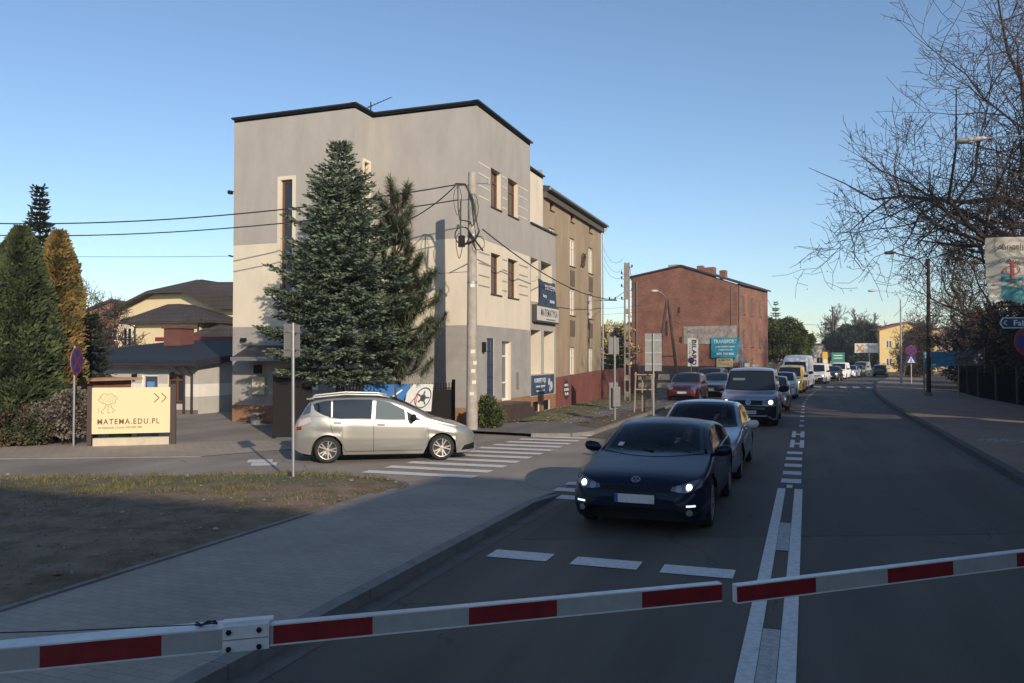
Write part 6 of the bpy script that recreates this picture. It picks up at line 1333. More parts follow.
    def plate(s, z_, x_=0, txt=None, blue=True, w_=.26, dy=.02):
        h, v, nn = s.ray('F', x_, z_); y_ = h.y - dy; mb = MB(); mb.box(x_ - w_, x_ + w_, y_, y_ + .012, z_ - .056, z_ + .056); p = mb.build('number_plate', PLATE, s.o)
        mb = MB(); mb.box(x_ - w_, x_ - w_ + .045, y_ - .003, y_ - .001, z_ - .054, z_ + .054); mb.build('blue_strip', PBLUE, p)
        mb = MB(); mb.box(x_ - w_ - .012, x_ + w_ + .012, y_ + .003, y_ + .02, z_ - .066, z_ + .066); mb.build('plate_holder', BPL, p)
        if txt: text(txt, .085, frame_mat((x_ + .02, y_ - .004, z_), (1, 0, 0), (0, 0, 1)), DKP, p, width=w_ * 1.65)
    def badge(s, z_, r=.06, kind='ring'):
        h, v, nn = s.ray('F', 0, z_); M = Matrix.Translation(h + nn * .006) @ nn.to_track_quat('Z', 'Y').to_matrix().to_4x4(); mb = MB(); n = 28
        for r0, r1 in ((r, r * .86),):
            vs = [(rr * math.cos(6.283 * j / n), rr * math.sin(6.283 * j / n), zz) for zz in (0, .006) for rr in (r0, r1) for j in range(n)]
            mb.add([M @ Vector(v_) for v_ in vs], [(j, (j + 1) % n, n + (j + 1) % n, n + j) for j in range(n)] + [(2 * n + j, 2 * n + (j + 1) % n, 3 * n + (j + 1) % n, 3 * n + j) for j in range(n)] + [(j, (j + 1) % n, 2 * n + (j + 1) % n, 2 * n + j) for j in range(n)])
        if kind == 'letters':
            def seg(a, b): mb.bar(M @ Vector((a[0] * r, a[1] * r, .004)), M @ Vector((b[0] * r, b[1] * r, .004)), r * .15, .005, up=M.to_3x3() @ Vector((0, 0, 1)))
            for a, b in (((-.36, .80), (0, .08)), ((0, .08), (.36, .80)), ((-.78, .40), (-.40, -.72)), ((-.40, -.72), (0, .0)), ((0, .0), (.40, -.72)), ((.40, -.72), (.78, .40))): seg(a, b)
        mb.build('badge', CHR, s.o)
    def windscreen(s, m=None, band=(1, 1, 1)):
        a, b, c, d = s.sp['ws']; n = 9
        lo = [(-a + 2 * a * i / n, b - .035 * (1 - (2 * i / n - 1) ** 2)) for i in range(n + 1)]; up = [(-c + 2 * c * i / n, d + .02 * (1 - (2 * i / n - 1) ** 2)) for i in range(n + 1)]
        return s.decal('windscreen', 'F', lo, up, m or CGLASS, n=26, k=14, off=.008, band=band)
    def handle(s, y_, z_, m=None):
        for d in ('R', 'L'):
            h, v, nn = s.ray(d, y_, z_)
            mb = MB(); mb.bar(h - v * .02 + Vector((0, -.09, 0)), h - v * .02 + Vector((0, .09, .006)), .03, .028); mb.build('door_handle', m or s.pm, s.o, smooth=False)

def person(name, label, loc, rz, skin, shirt, hair, lean=0, arm=None, cat='person'):
    """seated driver: one continuous upper body and legs grown with a skin modifier, head with face"""
    o = bpy.data.meshes.new(name)
    v = [(0, 0, .0), (0, 0, .22), (0, -.02, .42), (0, -.03, .53), (0, -.05, .60),
         (.19, -.03, .47), (.25, -.2, .27), (.17, -.45, .32), (.15, -.53, .36), (-.19, -.03, .47), (-.25, -.2, .27), (-.17, -.45, .32), (-.15, -.53, .36),
         (.11, -.05, .0), (.13, -.48, .06), (.13, -.62, -.32), (-.11, -.05, .0), (-.13, -.48, .06), (-.13, -.62, -.32), (0, -.07, .68), (0, -.08, .76)]
    if arm == 'head': v[10] = (-.27, -.28, .30); v[11] = (-.17, -.30, .52); v[12] = (-.12, -.22, .62)
    e = [(0, 1), (1, 2), (2, 3), (3, 4), (4, 19), (19, 20), (2, 5), (5, 6), (6, 7), (7, 8), (2, 9), (9, 10), (10, 11), (11, 12), (0, 13), (13, 14), (14, 15), (0, 16), (16, 17), (17, 18)]
    o.from_pydata(v, e, []); ob = bpy.data.objects.new(name, o); col.objects.link(ob)
    rad = [.16, .15, .17, .07, .055, .075, .05, .038, .035, .075, .05, .038, .035, .10, .075, .055, .10, .075, .055, .085, .08]
    md = ob.modifiers.new('s', 'SKIN'); 
    for i, r in enumerate(rad): ob.data.skin_vertices[0].data[i].radius = (r, r * (.7 if i < 3 else 1))
    ob.data.skin_vertices[0].data[0].use_root = True
    sb = ob.modifiers.new('u', 'SUBSURF'); sb.levels = 2; sb.render_levels = 2
    dg = bpy.context.evaluated_depsgraph_get(); me = bpy.data.meshes.new_from_object(ob.evaluated_get(dg)); ob.modifiers.clear(); ob.data = me
    me.materials.clear(); me.materials.append(shirt); me.materials.append(skin)
    for p in me.polygons:
        c = p.center; p.use_smooth = True
        if c.z > .56 or (abs(c.y) > .44 and c.z > .3 and c.y < 0) or (arm == 'head' and c.x < -.05 and c.z > .56): p.material_index = 1
    ob.location = loc; ob.rotation_euler = (0, 0, rz); tag(ob, label, cat)
    # face and hair
    mb = MB(); vs = []
    for i in range(9):
        t = math.pi * i / 8
        for j in range(14): a = 6.283 * j / 14; vs.append((.082 * math.sin(t) * math.cos(a), -.085 + .02 + .098 * math.sin(t) * math.sin(a), .72 + .125 * math.cos(t)))
    mb.add(vs, [(i * 14 + j, i * 14 + (j + 1) % 14, (i + 1) * 14 + (j + 1) % 14, (i + 1) * 14 + j) for i in range(8) for j in range(14)])
    mb.tube([(0, -.155, .735), (0, -.182, .70), (0, -.165, .69)], [.012, .016, .012], 6)
    for sx in (-1, 1): mb.tube([(sx * .083, -.06, .745), (sx * .09, -.05, .70)], [.018, .012], 6)
    for sgn in (1, -1):
        hx = v[8] if sgn > 0 else v[12]
        hx = Vector(hx)
        for f in range(4): mb.tube([hx + Vector((-.025 + .016 * f, 0, 0)), hx + Vector((-.028 + .018 * f, -.05, .02)), hx + Vector((-.02 + .016 * f, -.075, -.01 + .003 * f))], [.010, .009, .007], 6)
        mb.tube([hx + Vector((-.03 * sgn, 0, 0)), hx + Vector((-.06 * sgn, -.03, .015))], [.011, .008], 6)
    mb.build('face_and_hands', skin, ob, smooth=True)
    mb = MB(); vs = []
    for i in range(6):
        t = math.pi * i / 11
        for j in range(14):
            a = 6.283 * j / 14; back = math.sin(a) > -.25; tt = t if back else min(t, .95); vs.append((.09 * math.sin(tt) * math.cos(a), -.058 + .106 * math.sin(tt) * math.sin(a), .725 + .135 * math.cos(tt) - (.05 if back and i == 5 else 0)))
    mb.add(vs, [(i * 14 + j, i * 14 + (j + 1) % 14, (i + 1) * 14 + (j + 1) % 14, (i + 1) * 14 + j) for i in range(5) for j in range(14)]); mb.build('hair', hair, ob, smooth=True)
    mb = MB()
    for sx in (-1, 1): mb.lathe([(0, .0), (0, .012)], 'X', 8, c=(0, 0, 0)); 
    mb = MB(); 
    for sx in (-1, 1): mb.box(sx * .032 - .013, sx * .032 + .013, -.166, -.158, .728, .738)
    mb.box(-.022, .022, -.160, -.150, .655, .662); mb.build('eyes_and_mouth', mat('eye_dark', (.05, .03, .03), .5), ob)
    return ob
def cabin(car, y0, y1, zf, zt, w_):
    """dashboard, seats, steering wheel"""
    L2 = car.L / 2; mb = MB(); mb.prism([(y0 - L2, zf - .55), (y0 - L2, zf - .05), (y0 + .35 - L2, zf - .02), (y0 + .48 - L2, zf - .12), (y0 + .48 - L2, zf - .55)], -w_, w_, fn=lambda a, b, c: (c, a, b)); mb.build('dashboard', INTR, car.o)
    mb = MB(); mb.box(-w_, w_, y0 + .5 - L2, y1 - L2, .22, .28); mb.build('cabin_floor', INTR, car.o)
    for sx in (-1, 1):
        mb = MB(); cx_ = sx * .36; yb = y0 + 1.25 - L2
        mb.add([(cx_ - .24, yb, .45), (cx_ + .24, yb, .45), (cx_ + .20, yb + .20, 1.02 * zt / 1.3), (cx_ - .20, yb + .20, 1.02 * zt / 1.3), (cx_ - .24, yb + .14, .45), (cx_ + .24, yb + .14, .45), (cx_ + .20, yb + .30, 1.0 * zt / 1.3), (cx_ - .20, yb + .30, 1.0 * zt / 1.3)], [(0, 1, 2, 3), (7, 6, 5, 4), (0, 4, 5, 1), (1, 5, 6, 2), (2, 6, 7, 3), (3, 7, 4, 0)])
        mb.box(cx_ - .24, cx_ + .24, yb - .5, yb + .05, .3, .48); mb.box(cx_ - .12, cx_ + .12, yb + .2, yb + .3, 1.0 * zt / 1.3, 1.16 * zt / 1.3); mb.build('seat', mat('seat_fabric', (.035, .035, .038), .9), car.o)
    mb = MB(); c = Vector((.36, y0 + .62 - L2, zf - .06)); mb.tube([c + Vector((.18 * math.cos(a * .3142), .06 * math.sin(a * .3142), .17 * math.sin(a * .3142))) for a in range(21)], .014, 6); mb.bar(c + Vector((-.17, 0, 0)), c + Vector((.17, 0, 0)), .03, .02); mb.build('steering_wheel', BPL, car.o)

# --- dark blue coupe, first in the queue
SP_coupe = dict(dim=(4.26, 1.81, 1.40), R=.335, ax=(.87, 3.45),
    top=[(0, .50), (.02, .58), (.06, .66), (.14, .725), (.3, .775), (.7, .845), (1.15, .915), (1.28, .94), (1.6, 1.10), (1.95, 1.26), (2.2, 1.345), (2.6, 1.395), (3.0, 1.38), (3.5, 1.28), (3.9, 1.12), (4.08, .97), (4.2, .85), (4.26, .6)],
    belt=[(0, .42), (.1, .58), (.35, .69), (.9, .79), (1.3, .86), (2.5, .93), (3.5, 1.0), (4.0, .93), (4.26, .5)],
    plan=[(0, .58), (.03, .70), (.08, .775), (.18, .835), (.35, .878), (.6, .90), (.9, .905), (1.6, .885), (2.6, .885), (3.4, .905), (3.8, .88), (4.1, .78), (4.26, .6)],
    low=[(0, .36), (.03, .24), (.1, .19), (.3, .17), (.6, .17), (3.8, .18), (4.1, .24), (4.26, .4)], ws=(.73, .935, .59, 1.345), wsy=.15, tumble=.42, crease=.72, crown=.05, rr=.10)
_q = lambda z_: z_ if z_ < .95 else .95 + (z_ - .95) * .885
SP_coupe['top'] = [(a, _q(b)) for a, b in SP_coupe['top']]; SP_coupe['plan'] = [(a, b * 1.02) for a, b in SP_coupe['plan']]; SP_coupe['ws'] = (.74, .935, .60, _q(1.345))
NAVYP = mat('paint_dark_blue', (.005, .010, .028), .24, metal=0, coat=.06, spec=.22)
c1 = Car('car', 'dark blue coupe with lit headlights leading the queue', (-2.12, 10.35 + 2.13, 0), 0, SP_coupe, NAVYP, hole=True)
c1.windscreen(WSG)
cabin(c1, 1.3, 3.4, .92, 1.20, .68)
c1.sides('side_window', [(1.55, .92), (2.1, .95), (2.75, .985)], [(1.85, 1.10), (2.2, 1.20), (2.72, 1.245)], CGLASS, n=12, k=5)
c1.sides('side_window', [(2.80, .99), (3.2, 1.02), (3.42, 1.05)], [(2.80, 1.24), (3.05, 1.21), (3.40, 1.10)], CGLASS, n=8, k=4)
# headlamps, grille, intake
hl = c1.sym('headlight', [(.46, .59), (.60, .57), (.74, .585), (.83, .64)], [(.48, .635), (.60, .668), (.74, .71), (.84, .735)], mat('lamp_housing_smoke', (.13, .14, .15), .12, metal=.4, spec=1), n=14, k=6)
for q, sx in zip(hl, (1, -1)):
    c1.disc('headlight_ring', 'F', sx * .69, .637, .052, CHR, q, off=.010); c1.disc('headlight_bulb', 'F', sx * .69, .637, .034, LITL, q, off=.016); c1.disc('indicator_lens', 'F', sx * .565, .615, .042, LENSC, q, off=.010)
c1.decal('grille', 'F', [(-.46, .575), (0, .555), (.46, .575)], [(-.46, .625), (0, .607), (.46, .625)], BPL, n=14, k=2)
c1.decal('grille_trim', 'F', [(-.38, .625), (0, .610), (.38, .625)], [(-.38, .632), (0, .617), (.38, .632)], NAVYP, n=14, k=1, off=.012)
c1.decal('lower_intake', 'F', [(-.46, .235), (0, .225), (.46, .235)], [(-.52, .37), (0, .385), (.52, .37)], BPL, n=14, k=4, off=.006)
for i in range(4): c1.line('intake_bar', 'F', [(-.45, .26 + i * .028), (.45, .26 + i * .028)], .008, BGL)
c1.decal('air_dam_lip', 'F', [(-.55, .215), (0, .205), (.55, .215)], [(-.55, .226), (0, .217), (.55, .226)], BPL, n=12, k=1, off=.02)
fg = c1.sym('fog_surround', [(.62, .30), (.70, .27), (.79, .30)], [(.62, .43), (.70, .44), (.80, .425)], BGL, n=6, k=5)
for q, sx in zip(fg, (1, -1)): c1.disc('fog_lamp', 'F', sx * .70, .325, .04, LENSC, q, off=.012); c1.decal('day_lamp', 'F', [(sx * .66, .395), (sx * .77, .40)], [(sx * .66, .42), (sx * .77, .425)], LITD, n=4, k=1, off=.014, parent=q)
c1.plate(.475); c1.badge(.700, .062, 'letters')
c1.line('bonnet_line', 'F', [(-.80, .735), (-.6, .705), (-.42, .66), (0, .655), (.42, .66), (.6, .705), (.80, .735)], .006)
c1.sides('door_line', [(1.35, .30), (1.352, .84)], [(1.358, .30), (1.36, .84)], BGL, n=8, k=1, off=.002); c1.sides('door_line', [(2.78, .3), (2.90, .94)], [(2.788, .3), (2.908, .94)], BGL, n=8, k=1, off=.002)
c1.sides('sill_trim', [(1.3, .19), (3.0, .19)], [(1.3, .22), (3.0, .22)], BPL, n=8, k=1)
c1.wheels(RIM, 5); c1.mirrors(.86, 1.62, .955, sc_=1.05); c1.handle(2.62, .80)
mb = MB(); mb.bar((-.58, -.60, .985), (.02, -.86, .955), .02, .02); mb.bar((.0, -.62, .985), (.55, -.80, .95), .02, .02); mb.build('wiper', BPL, c1.o)
c1.decal('permit_sticker', 'F', [(-.54, .985), (-.46, .985)], [(-.53, 1.03), (-.45, 1.03)], mat('sticker_white', (.5, .5, .5), .6), n=2, k=2, off=.02)
mb = MB(); mb.box(-.09, .09, -.34, -.30, 1.13, 1.17); mb.build('rear_view_mirror', BPL, c1.o)
person('person', 'driver of the dark blue coupe leaning the head on one hand', (-2.12 + .36, 10.35 + 1.3 + 1.17, .42), 0, mat('skin', (.45, .27, .19), .6), mat('shirt_dark', (.03, .03, .04), .9), mat('hair_dark', (.03, .02, .015), .8), arm='head')

# --- silver saloon, second
SP_saloon = dict(dim=(4.47, 1.75, 1.42), R=.315, ax=(.78, 3.50),
    top=[(0, .50), (.03, .60), (.1, .68), (.22, .74), (.6, .83), (1.15, .91), (1.3, .94), (1.65, 1.12), (1.98, 1.30), (2.2, 1.375), (2.6, 1.415), (3.0, 1.395), (3.3, 1.32), (3.75, 1.10), (3.92, 1.04), (4.3, 1.01), (4.4, .93), (4.47, .6)],
    belt=[(0, .42), (.1, .58), (.35, .70), (.9, .80), (1.3, .87), (2.5, .91), (3.6, .95), (4.2, .92), (4.47, .5)],
    plan=[(0, .52), (.04, .66), (.12, .75), (.3, .83), (.6, .865), (1, .875), (3.5, .875), (4.1, .84), (4.4, .74), (4.47, .6)],
    low=[(0, .34), (.04, .24), (.15, .2), (.4, .18), (4.0, .2), (4.3, .25), (4.47, .4)], ws=(.72, .945, .59, 1.355), wsy=.1, tumble=.36, crease=.6, crown=.05, rr=.10)
SILV = paint('paint_silver', (.33, .35, .40), .6, .3)
c2 = Car('car', 'silver blue saloon with pale door mirrors right behind the dark blue coupe', (-2.03, 15.1 + 2.235, 0), 0, SP_saloon, SILV, hole=True)
c2.windscreen(WSG); cabin(c2, 1.35, 3.5, .93, 1.32, .66)
c2.sides('side_window', [(1.6, .93), (2.1, .95), (2.48, .955)], [(1.85, 1.12), (2.2, 1.27), (2.48, 1.30)], CGLASS, n=10, k=5); c2.sides('side_window', [(2.56, .955), (3.0, .97), (3.45, 1.0)], [(2.56, 1.30), (2.95, 1.28), (3.38, 1.1)], CGLASS, n=10, k=5)
hl = c2.sym('headlight', [(.36, .60), (.60, .575), (.78, .60)], [(.36, .70), (.60, .71), (.79, .72)], LENSC, n=12, k=5)
for q, sx in zip(hl, (1, -1)): c2.disc('headlight_bulb', 'F', sx * .60, .645, .055, LITW, q, off=.012); c2.disc('inner_lamp', 'F', sx * .45, .65, .045, CHR, q, off=.012)
c2.decal('grille', 'F', [(-.30, .58), (0, .56), (.30, .58)], [(-.28, .68), (0, .69), (.28, .68)], BGL, n=10, k=3); c2.line('grille_bar', 'F', [(0, .56), (0, .69)], .03, CHR)
c2.decal('bumper_groove', 'F', [(-.75, .47), (0, .455), (.75, .47)], [(-.75, .50), (0, .485), (.75, .50)], BPL, n=14, k=1); c2.decal('lower_intake', 'F', [(-.5, .25), (0, .24), (.5, .25)], [(-.55, .36), (0, .36), (.55, .36)], BPL, n=10, k=3)
c2.plate(.42); c2.wheels(RIM, 7); c2.mirrors(.86, 1.72, .965, mat('mirror_pale', (.6, .56, .48), .3), sc_=1.15); c2.handle(2.38, .82); c2.handle(3.25, .84)
for a in (1.42, 2.52, 3.5): c2.sides('door_line', [(a, .3), (a + .01, .90)], [(a + .008, .3), (a + .018, .90)], BGL, n=8, k=1, off=.002)
c2.sides('side_moulding', [(1.3, .50), (3.0, .52)], [(1.3, .54), (3.0, .56)], SILV, n=10, k=1, off=.02)
person('person', 'driver of the silver blue saloon raising one hand to the face', (-2.03 + .36, 15.1 + 1.35 + 1.17, .47), 0, MATS['skin'], mat('shirt_grey', (.16, .15, .15), .9), mat('hair_fair', (.16, .10, .05), .8), arm='head')

# --- vans and cars with shared bodies
SP_van = dict(dim=(4.89, 1.90, 1.97), R=.34, ax=(.92, 3.92),
    top=[(0, .62), (.03, .78), (.1, .92), (.25, 1.02), (.6, 1.10), (.95, 1.16), (1.10, 1.24), (1.5, 1.58), (1.8, 1.82), (2.0, 1.92), (2.5, 1.965), (4.5, 1.96), (4.78, 1.88), (4.86, 1.4), (4.89, .8)],
    belt=[(0, .52), (.1, .82), (.3, .98), (.9, 1.09), (1.3, 1.13), (4.6, 1.13), (4.89, .7)],
    plan=[(0, .62), (.04, .76), (.12, .86), (.3, .925), (.7, .95), (4.5, .95), (4.8, .90), (4.89, .78)],
    low=[(0, .34), (.04, .26), (.2, .22), (4.6, .24), (4.89, .45)], ws=(.84, 1.20, .74, 1.83), wsy=.0, tumble=.16, crease=None, crown=.04, rr=.10)
def front_van(c, paintm, lit=LITW, txt=None, emblem=True, hole=False):
    c.windscreen(CGLASS)
    hl = c.sym('headlight', [(.46, .73), (.72, .72), (.90, .75)], [(.46, .87), (.72, .91), (.91, .95)], MATS['lamp_housing_smoke'], n=10, k=5)
    for q, sx in zip(hl, (1, -1)): c.disc('headlight_bulb', 'F', sx * .72, .815, .072, lit, q, off=.012)
    c.decal('grille', 'F', [(-.46, .72), (0, .71), (.46, .72)], [(-.46, .87), (0, .88), (.46, .87)], BPL, n=12, k=3)
    for z_ in (.77, .83): c.line('grille_bar', 'F', [(-.44, z_), (.44, z_)], .012, CHR)
    c.decal('bumper', 'F', [(-.915, .30), (0, .27), (.915, .30)], [(-.935, .69), (0, .70), (.935, .69)], BPL, n=30, k=8, off=.012)
    c.decal('lower_intake', 'F', [(-.5, .55), (0, .54), (.5, .55)], [(-.55, .64), (0, .64), (.55, .64)], BGL, n=10, k=2, off=.018)
    c.plate(.48, txt=txt, dy=.03)
    if emblem: c.badge(.805, .085, 'letters')
    c.wheels(RIMD, 5); c.mirrors(.95, 1.45, 1.22, BPL, sc_=1.5)
c3 = Car('van', 'lavender grey passenger van with lit headlights behind the silver blue saloon', (-1.87, 28.0 + 2.45, 0), 0, SP_van, paint('paint_lavender', (.27, .275, .35), .4, .35), cat='van')
front_van(c3, None, LITW, 'NO 433HK')
c3.sides('side_window', [(1.3, 1.17), (1.8, 1.17), (2.1, 1.17)], [(1.65, 1.5), (1.85, 1.72), (2.1, 1.74)], CGLASS, n=8, k=4); c3.sides('side_window', [(2.2, 1.17), (3.3, 1.17)], [(2.2, 1.76), (3.3, 1.76)], CGLASS, n=8, k=4); c3.sides('side_window', [(3.4, 1.17), (4.55, 1.17)], [(3.4, 1.76), (4.5, 1.74)], CGLASS, n=8, k=4)
for a in (1.35, 2.15, 3.35): c3.sides('door_line', [(a, .3), (a, 1.1)], [(a + .012, .3), (a + .012, 1.1)], BGL, n=8, k=1, off=.002)
c3.decal('windscreen_paper', 'F', [(-.62, 1.5), (-.2, 1.5)], [(-.6, 1.58), (-.18, 1.58)], mat('paper_faint', (.12, .15, .14), .5), n=3, k=1, off=.02)

SP_hatch = dict(dim=(3.9, 1.69, 1.51), R=.30, ax=(.72, 3.12),
    top=[(0, .52), (.03, .66), (.1, .75), (.25, .83), (.6, .93), (.9, .99), (1.0, 1.03), (1.4, 1.28), (1.7, 1.44), (2.0, 1.50), (2.8, 1.50), (3.4, 1.42), (3.7, 1.2), (3.85, 1.0), (3.9, .7)],
    belt=[(0, .44), (.1, .64), (.3, .78), (.9, .90), (1.3, .94), (3.5, 1.0), (3.9, .6)],
    plan=[(0, .52), (.04, .66), (.12, .75), (.3, .81), (.7, .845), (3.3, .845), (3.7, .78), (3.9, .62)],
    low=[(0, .34), (.04, .25), (.2, .2), (3.6, .2), (3.9, .4)], ws=(.70, 1.03, .60, 1.43), wsy=.0, tumble=.24, crease=.6, crown=.05, rr=.10)
def front_hatch(c, lit=None, grille=True, dark=False):
    c.windscreen(CGLASS)
    hl = c.sym('headlight', [(.44, .66), (.62, .63), (.76, .68)], [(.46, .78), (.62, .84), (.77, .86)], LENSC, n=10, k=5)
    if lit:
        for q, sx in zip(hl, (1, -1)): c.disc('headlight_bulb', 'F', sx * .62, .735, .06, lit, q, off=.012)
    c.decal('grille', 'F', [(-.32, .64), (0, .62), (.32, .64)], [(-.30, .70), (0, .70), (.30, .70)], BGL, n=10, k=2); c.badge(.735, .045)
    c.decal('lower_intake', 'F', [(-.45, .27), (0, .26), (.45, .27)], [(-.5, .40), (0, .40), (.5, .40)], BPL, n=10, k=3); c.plate(.49)
    c.sides('side_window', [(1.35, .99), (1.8, 1.0), (2.15, 1.01)], [(1.6, 1.22), (1.85, 1.37), (2.15, 1.41)], CGLASS, n=8, k=4); c.sides('side_window', [(2.22, 1.01), (3.0, 1.04), (3.25, 1.06)], [(2.22, 1.41), (2.9, 1.39), (3.2, 1.3)], CGLASS, n=8, k=4)
    for a in (1.25, 2.18, 3.0): c.sides('door_line', [(a, .3), (a, .95)], [(a + .009, .3), (a + .009, .95)], BGL, n=8, k=1, off=.002)
    c.wheels(RIM, 6); c.mirrors(.82, 1.45, 1.03)
c4 = Car('car', 'small dark red hatchback parked half on the pavement left of the lavender van', (*wp(688, 43.0), .03), R(-2), SP_hatch, paint('paint_dark_red', (.12, .008, .016), .4, .35), group='cars parked beside the road')
front_hatch(c4)
c5 = Car('car', 'silver estate car with unlit lamps parked behind the red hatchback', (*wp(717, 49.0), .0), R(-4), SP_saloon, paint('paint_pale_silver', (.36, .38, .42), .6, .3), group='cars parked beside the road'); 
def front_saloon(c, lit=None):
    c.windscreen(CGLASS); hl = c.sym('headlight', [(.36, .60), (.60, .575), (.78, .60)], [(.36, .70), (.60, .71), (.79, .72)], LENSC, n=12, k=5)
    if lit:
        for q, sx in zip(hl, (1, -1)): c.disc('headlight_bulb', 'F', sx * .60, .645, .06, lit, q, off=.012)
    c.decal('grille', 'F', [(-.30, .57), (0, .55), (.30, .57)], [(-.28, .69), (0, .70), (.28, .69)], BGL, n=10, k=3); c.decal('lower_intake', 'F', [(-.55, .24), (0, .23), (.55, .24)], [(-.6, .38), (0, .38), (.6, .38)], BPL, n=10, k=3); c.plate(.44)
    c.sides('side_window', [(1.6, .93), (2.1, .95), (2.48, .955)], [(1.85, 1.12), (2.2, 1.27), (2.48, 1.30)], CGLASS, n=10, k=5); c.sides('side_window', [(2.56, .955), (3.0, .97), (3.45, 1.0)], [(2.56, 1.30), (2.95, 1.28), (3.38, 1.1)], CGLASS, n=10, k=5)
    c.wheels(RIM, 7); c.mirrors(.86, 1.72, .965)
front_saloon(c5)
c6 = Car('car', 'grey blue car with roof rails parked furthest back beside the silver estate', (*wp(711, 55.0), .0), R(-6), SP_hatch, paint('paint_blue_grey', (.14, .17, .23), .5, .3), group='cars parked beside the road', scale=1.1); front_hatch(c6)

def lane(y): return CX(y) - 1.75
DG = paint('paint_dark_grey', (.05, .055, .065), .5, .3); WHP = paint('paint_white', (.60, .60, .58), 0, .3); YLP = paint('paint_yellow', (.58, .36, .03), 0, .3); BLK = paint('paint_black', (.012, .013, .016), .3, .3)
c7 = Car('car', 'dark grey hatchback mostly hidden behind the lavender van', (*wp(771, 36.5), 0), R(0), SP_hatch, paint('paint_dull_grey', (.16, .17, .18), .5, .3)); front_hatch(c7)
c8 = Car('car', 'small white car between the lavender van and the yellow van', (*wp(782, 46.5), 0), R(-2), SP_hatch, WHP); front_hatch(c8)
SP_mini = dict(SP_van, dim=(4.4, 1.79, 1.83), R=.31, ax=(.85, 3.5),
    top=[(0, .55), (.03, .70), (.1, .82), (.25, .92), (.6, 1.00), (.95, 1.06), (1.05, 1.10), (1.4, 1.42), (1.7, 1.68), (1.9, 1.78), (2.3, 1.825), (4.1, 1.82), (4.3, 1.75), (4.38, 1.3), (4.4, .75)],
    belt=[(0, .46), (.1, .72), (.3, .88), (.9, .98), (1.3, 1.02), (4.1, 1.02), (4.4, .6)], plan=[(0, .58), (.04, .72), (.12, .80), (.3, .86), (.7, .89), (4.1, .89), (4.3, .84), (4.4, .72)], low=[(0, .32), (.04, .24), (.2, .2), (4.1, .22), (4.4, .42)], ws=(.73, 1.10, .64, 1.66))
def front_mini(c, lit=LITW, bumper=None):
    c.windscreen(CGLASS); hl = c.sym('headlight', [(.46, .66), (.66, .65), (.81, .68)], [(.46, .78), (.66, .82), (.82, .86)], LENSC, n=8, k=4)
    if lit:
        for q, sx in zip(hl, (1, -1)): c.disc('headlight_bulb', 'F', sx * .66, .735, .07, lit, q, off=.012)
    c.decal('grille', 'F', [(-.42, .66), (0, .65), (.42, .66)], [(-.42, .76), (0, .77), (.42, .76)], BGL, n=8, k=2)
    c.decal('bumper', 'F', [(-.78, .27), (0, .26), (.78, .27)], [(-.80, .56), (0, .56), (.80, .56)], bumper or BPL, n=12, k=4, off=.012); c.plate(.45, dy=.03)
    c.sides('side_window', [(1.25, 1.06), (1.7, 1.06), (2.0, 1.06)], [(1.5, 1.35), (1.75, 1.56), (2.0, 1.60)], CGLASS, n=8, k=4); c.wheels(RIMD, 5); c.mirrors(.89, 1.35, 1.12, BPL, sc_=1.2)
c9 = Car('van', 'yellow van with lit headlights in front of the tall white van', (*wp(790.5, 54), 0), R(-4), SP_mini, YLP, cat='van'); front_mini(c9)
SP_high = dict(SP_van, dim=(5.6, 2.0, 2.55), top=[(0, .62), (.03, .78), (.1, .95), (.25, 1.08), (.6, 1.2), (.95, 1.30), (1.05, 1.36), (1.4, 1.75), (1.65, 2.0), (1.85, 2.3), (2.1, 2.48), (2.6, 2.54), (5.2, 2.54), (5.5, 2.45), (5.58, 1.6), (5.6, .8)],
    belt=[(0, .52), (.1, .85), (.3, 1.03), (.9, 1.2), (1.3, 1.25), (5.3, 1.25), (5.6, .7)], plan=[(0, .65), (.04, .8), (.12, .9), (.3, .97), (.7, 1.0), (5.3, 1.0), (5.5, .95), (5.6, .8)], low=[(0, .36), (.04, .28), (.2, .25), (5.3, .28), (5.6, .5)], ax=(1.0, 4.4), ws=(.82, 1.36, .74, 2.0), tumble=.07, rr=.18)
c10 = Car('van', 'tall white high roof van behind the yellow van', (*wp(797, 61), 0), R(-6), SP_high, WHP, cat='van'); front_van(c10, None, None, emblem=False)
qs = [('van', 'white small van right behind the tall white van', 817.5, 73, SP_mini, WHP, front_mini, LITW, 'van'), ('car', 'dark car right of the first white small van in the bend', 832, 81, SP_hatch, BLK, front_hatch, LITL, 'car'),
      ('van', 'white van in the middle of the far bend between two darker cars', 839.5, 88, SP_mini, WHP, front_mini, LITW, 'van'), ('car', 'white saloon in the far bend with bright lamps', 850.5, 95, SP_saloon, WHP, front_saloon, LITL, 'car'),
      ('car', 'dark saloon second to last in the visible queue', 856.5, 102, SP_saloon, DG, front_saloon, LITW, 'car'), ('van', 'silver grey van at the visible end of the queue', 861.5, 110, SP_mini, paint('paint_van_silver', (.3, .31, .33), .5, .3), front_mini, LITW, 'van')]
for nm, lb, px_, f_, spx, pm_, fr_, lt_, ct_ in qs:
    x_, y_ = wp(px_, f_); c = Car(nm, lb, (x_, y_, 0), -math.atan(.0032 * (y_ - 38)), spx, pm_, cat=ct_); fr_(c, lt_)
x_, y_ = wp(880.5, 99); c17 = Car('car', 'dark car driving away alone in the right lane', (x_, y_, 0), math.pi - .15, SP_hatch, BLK, group=None)
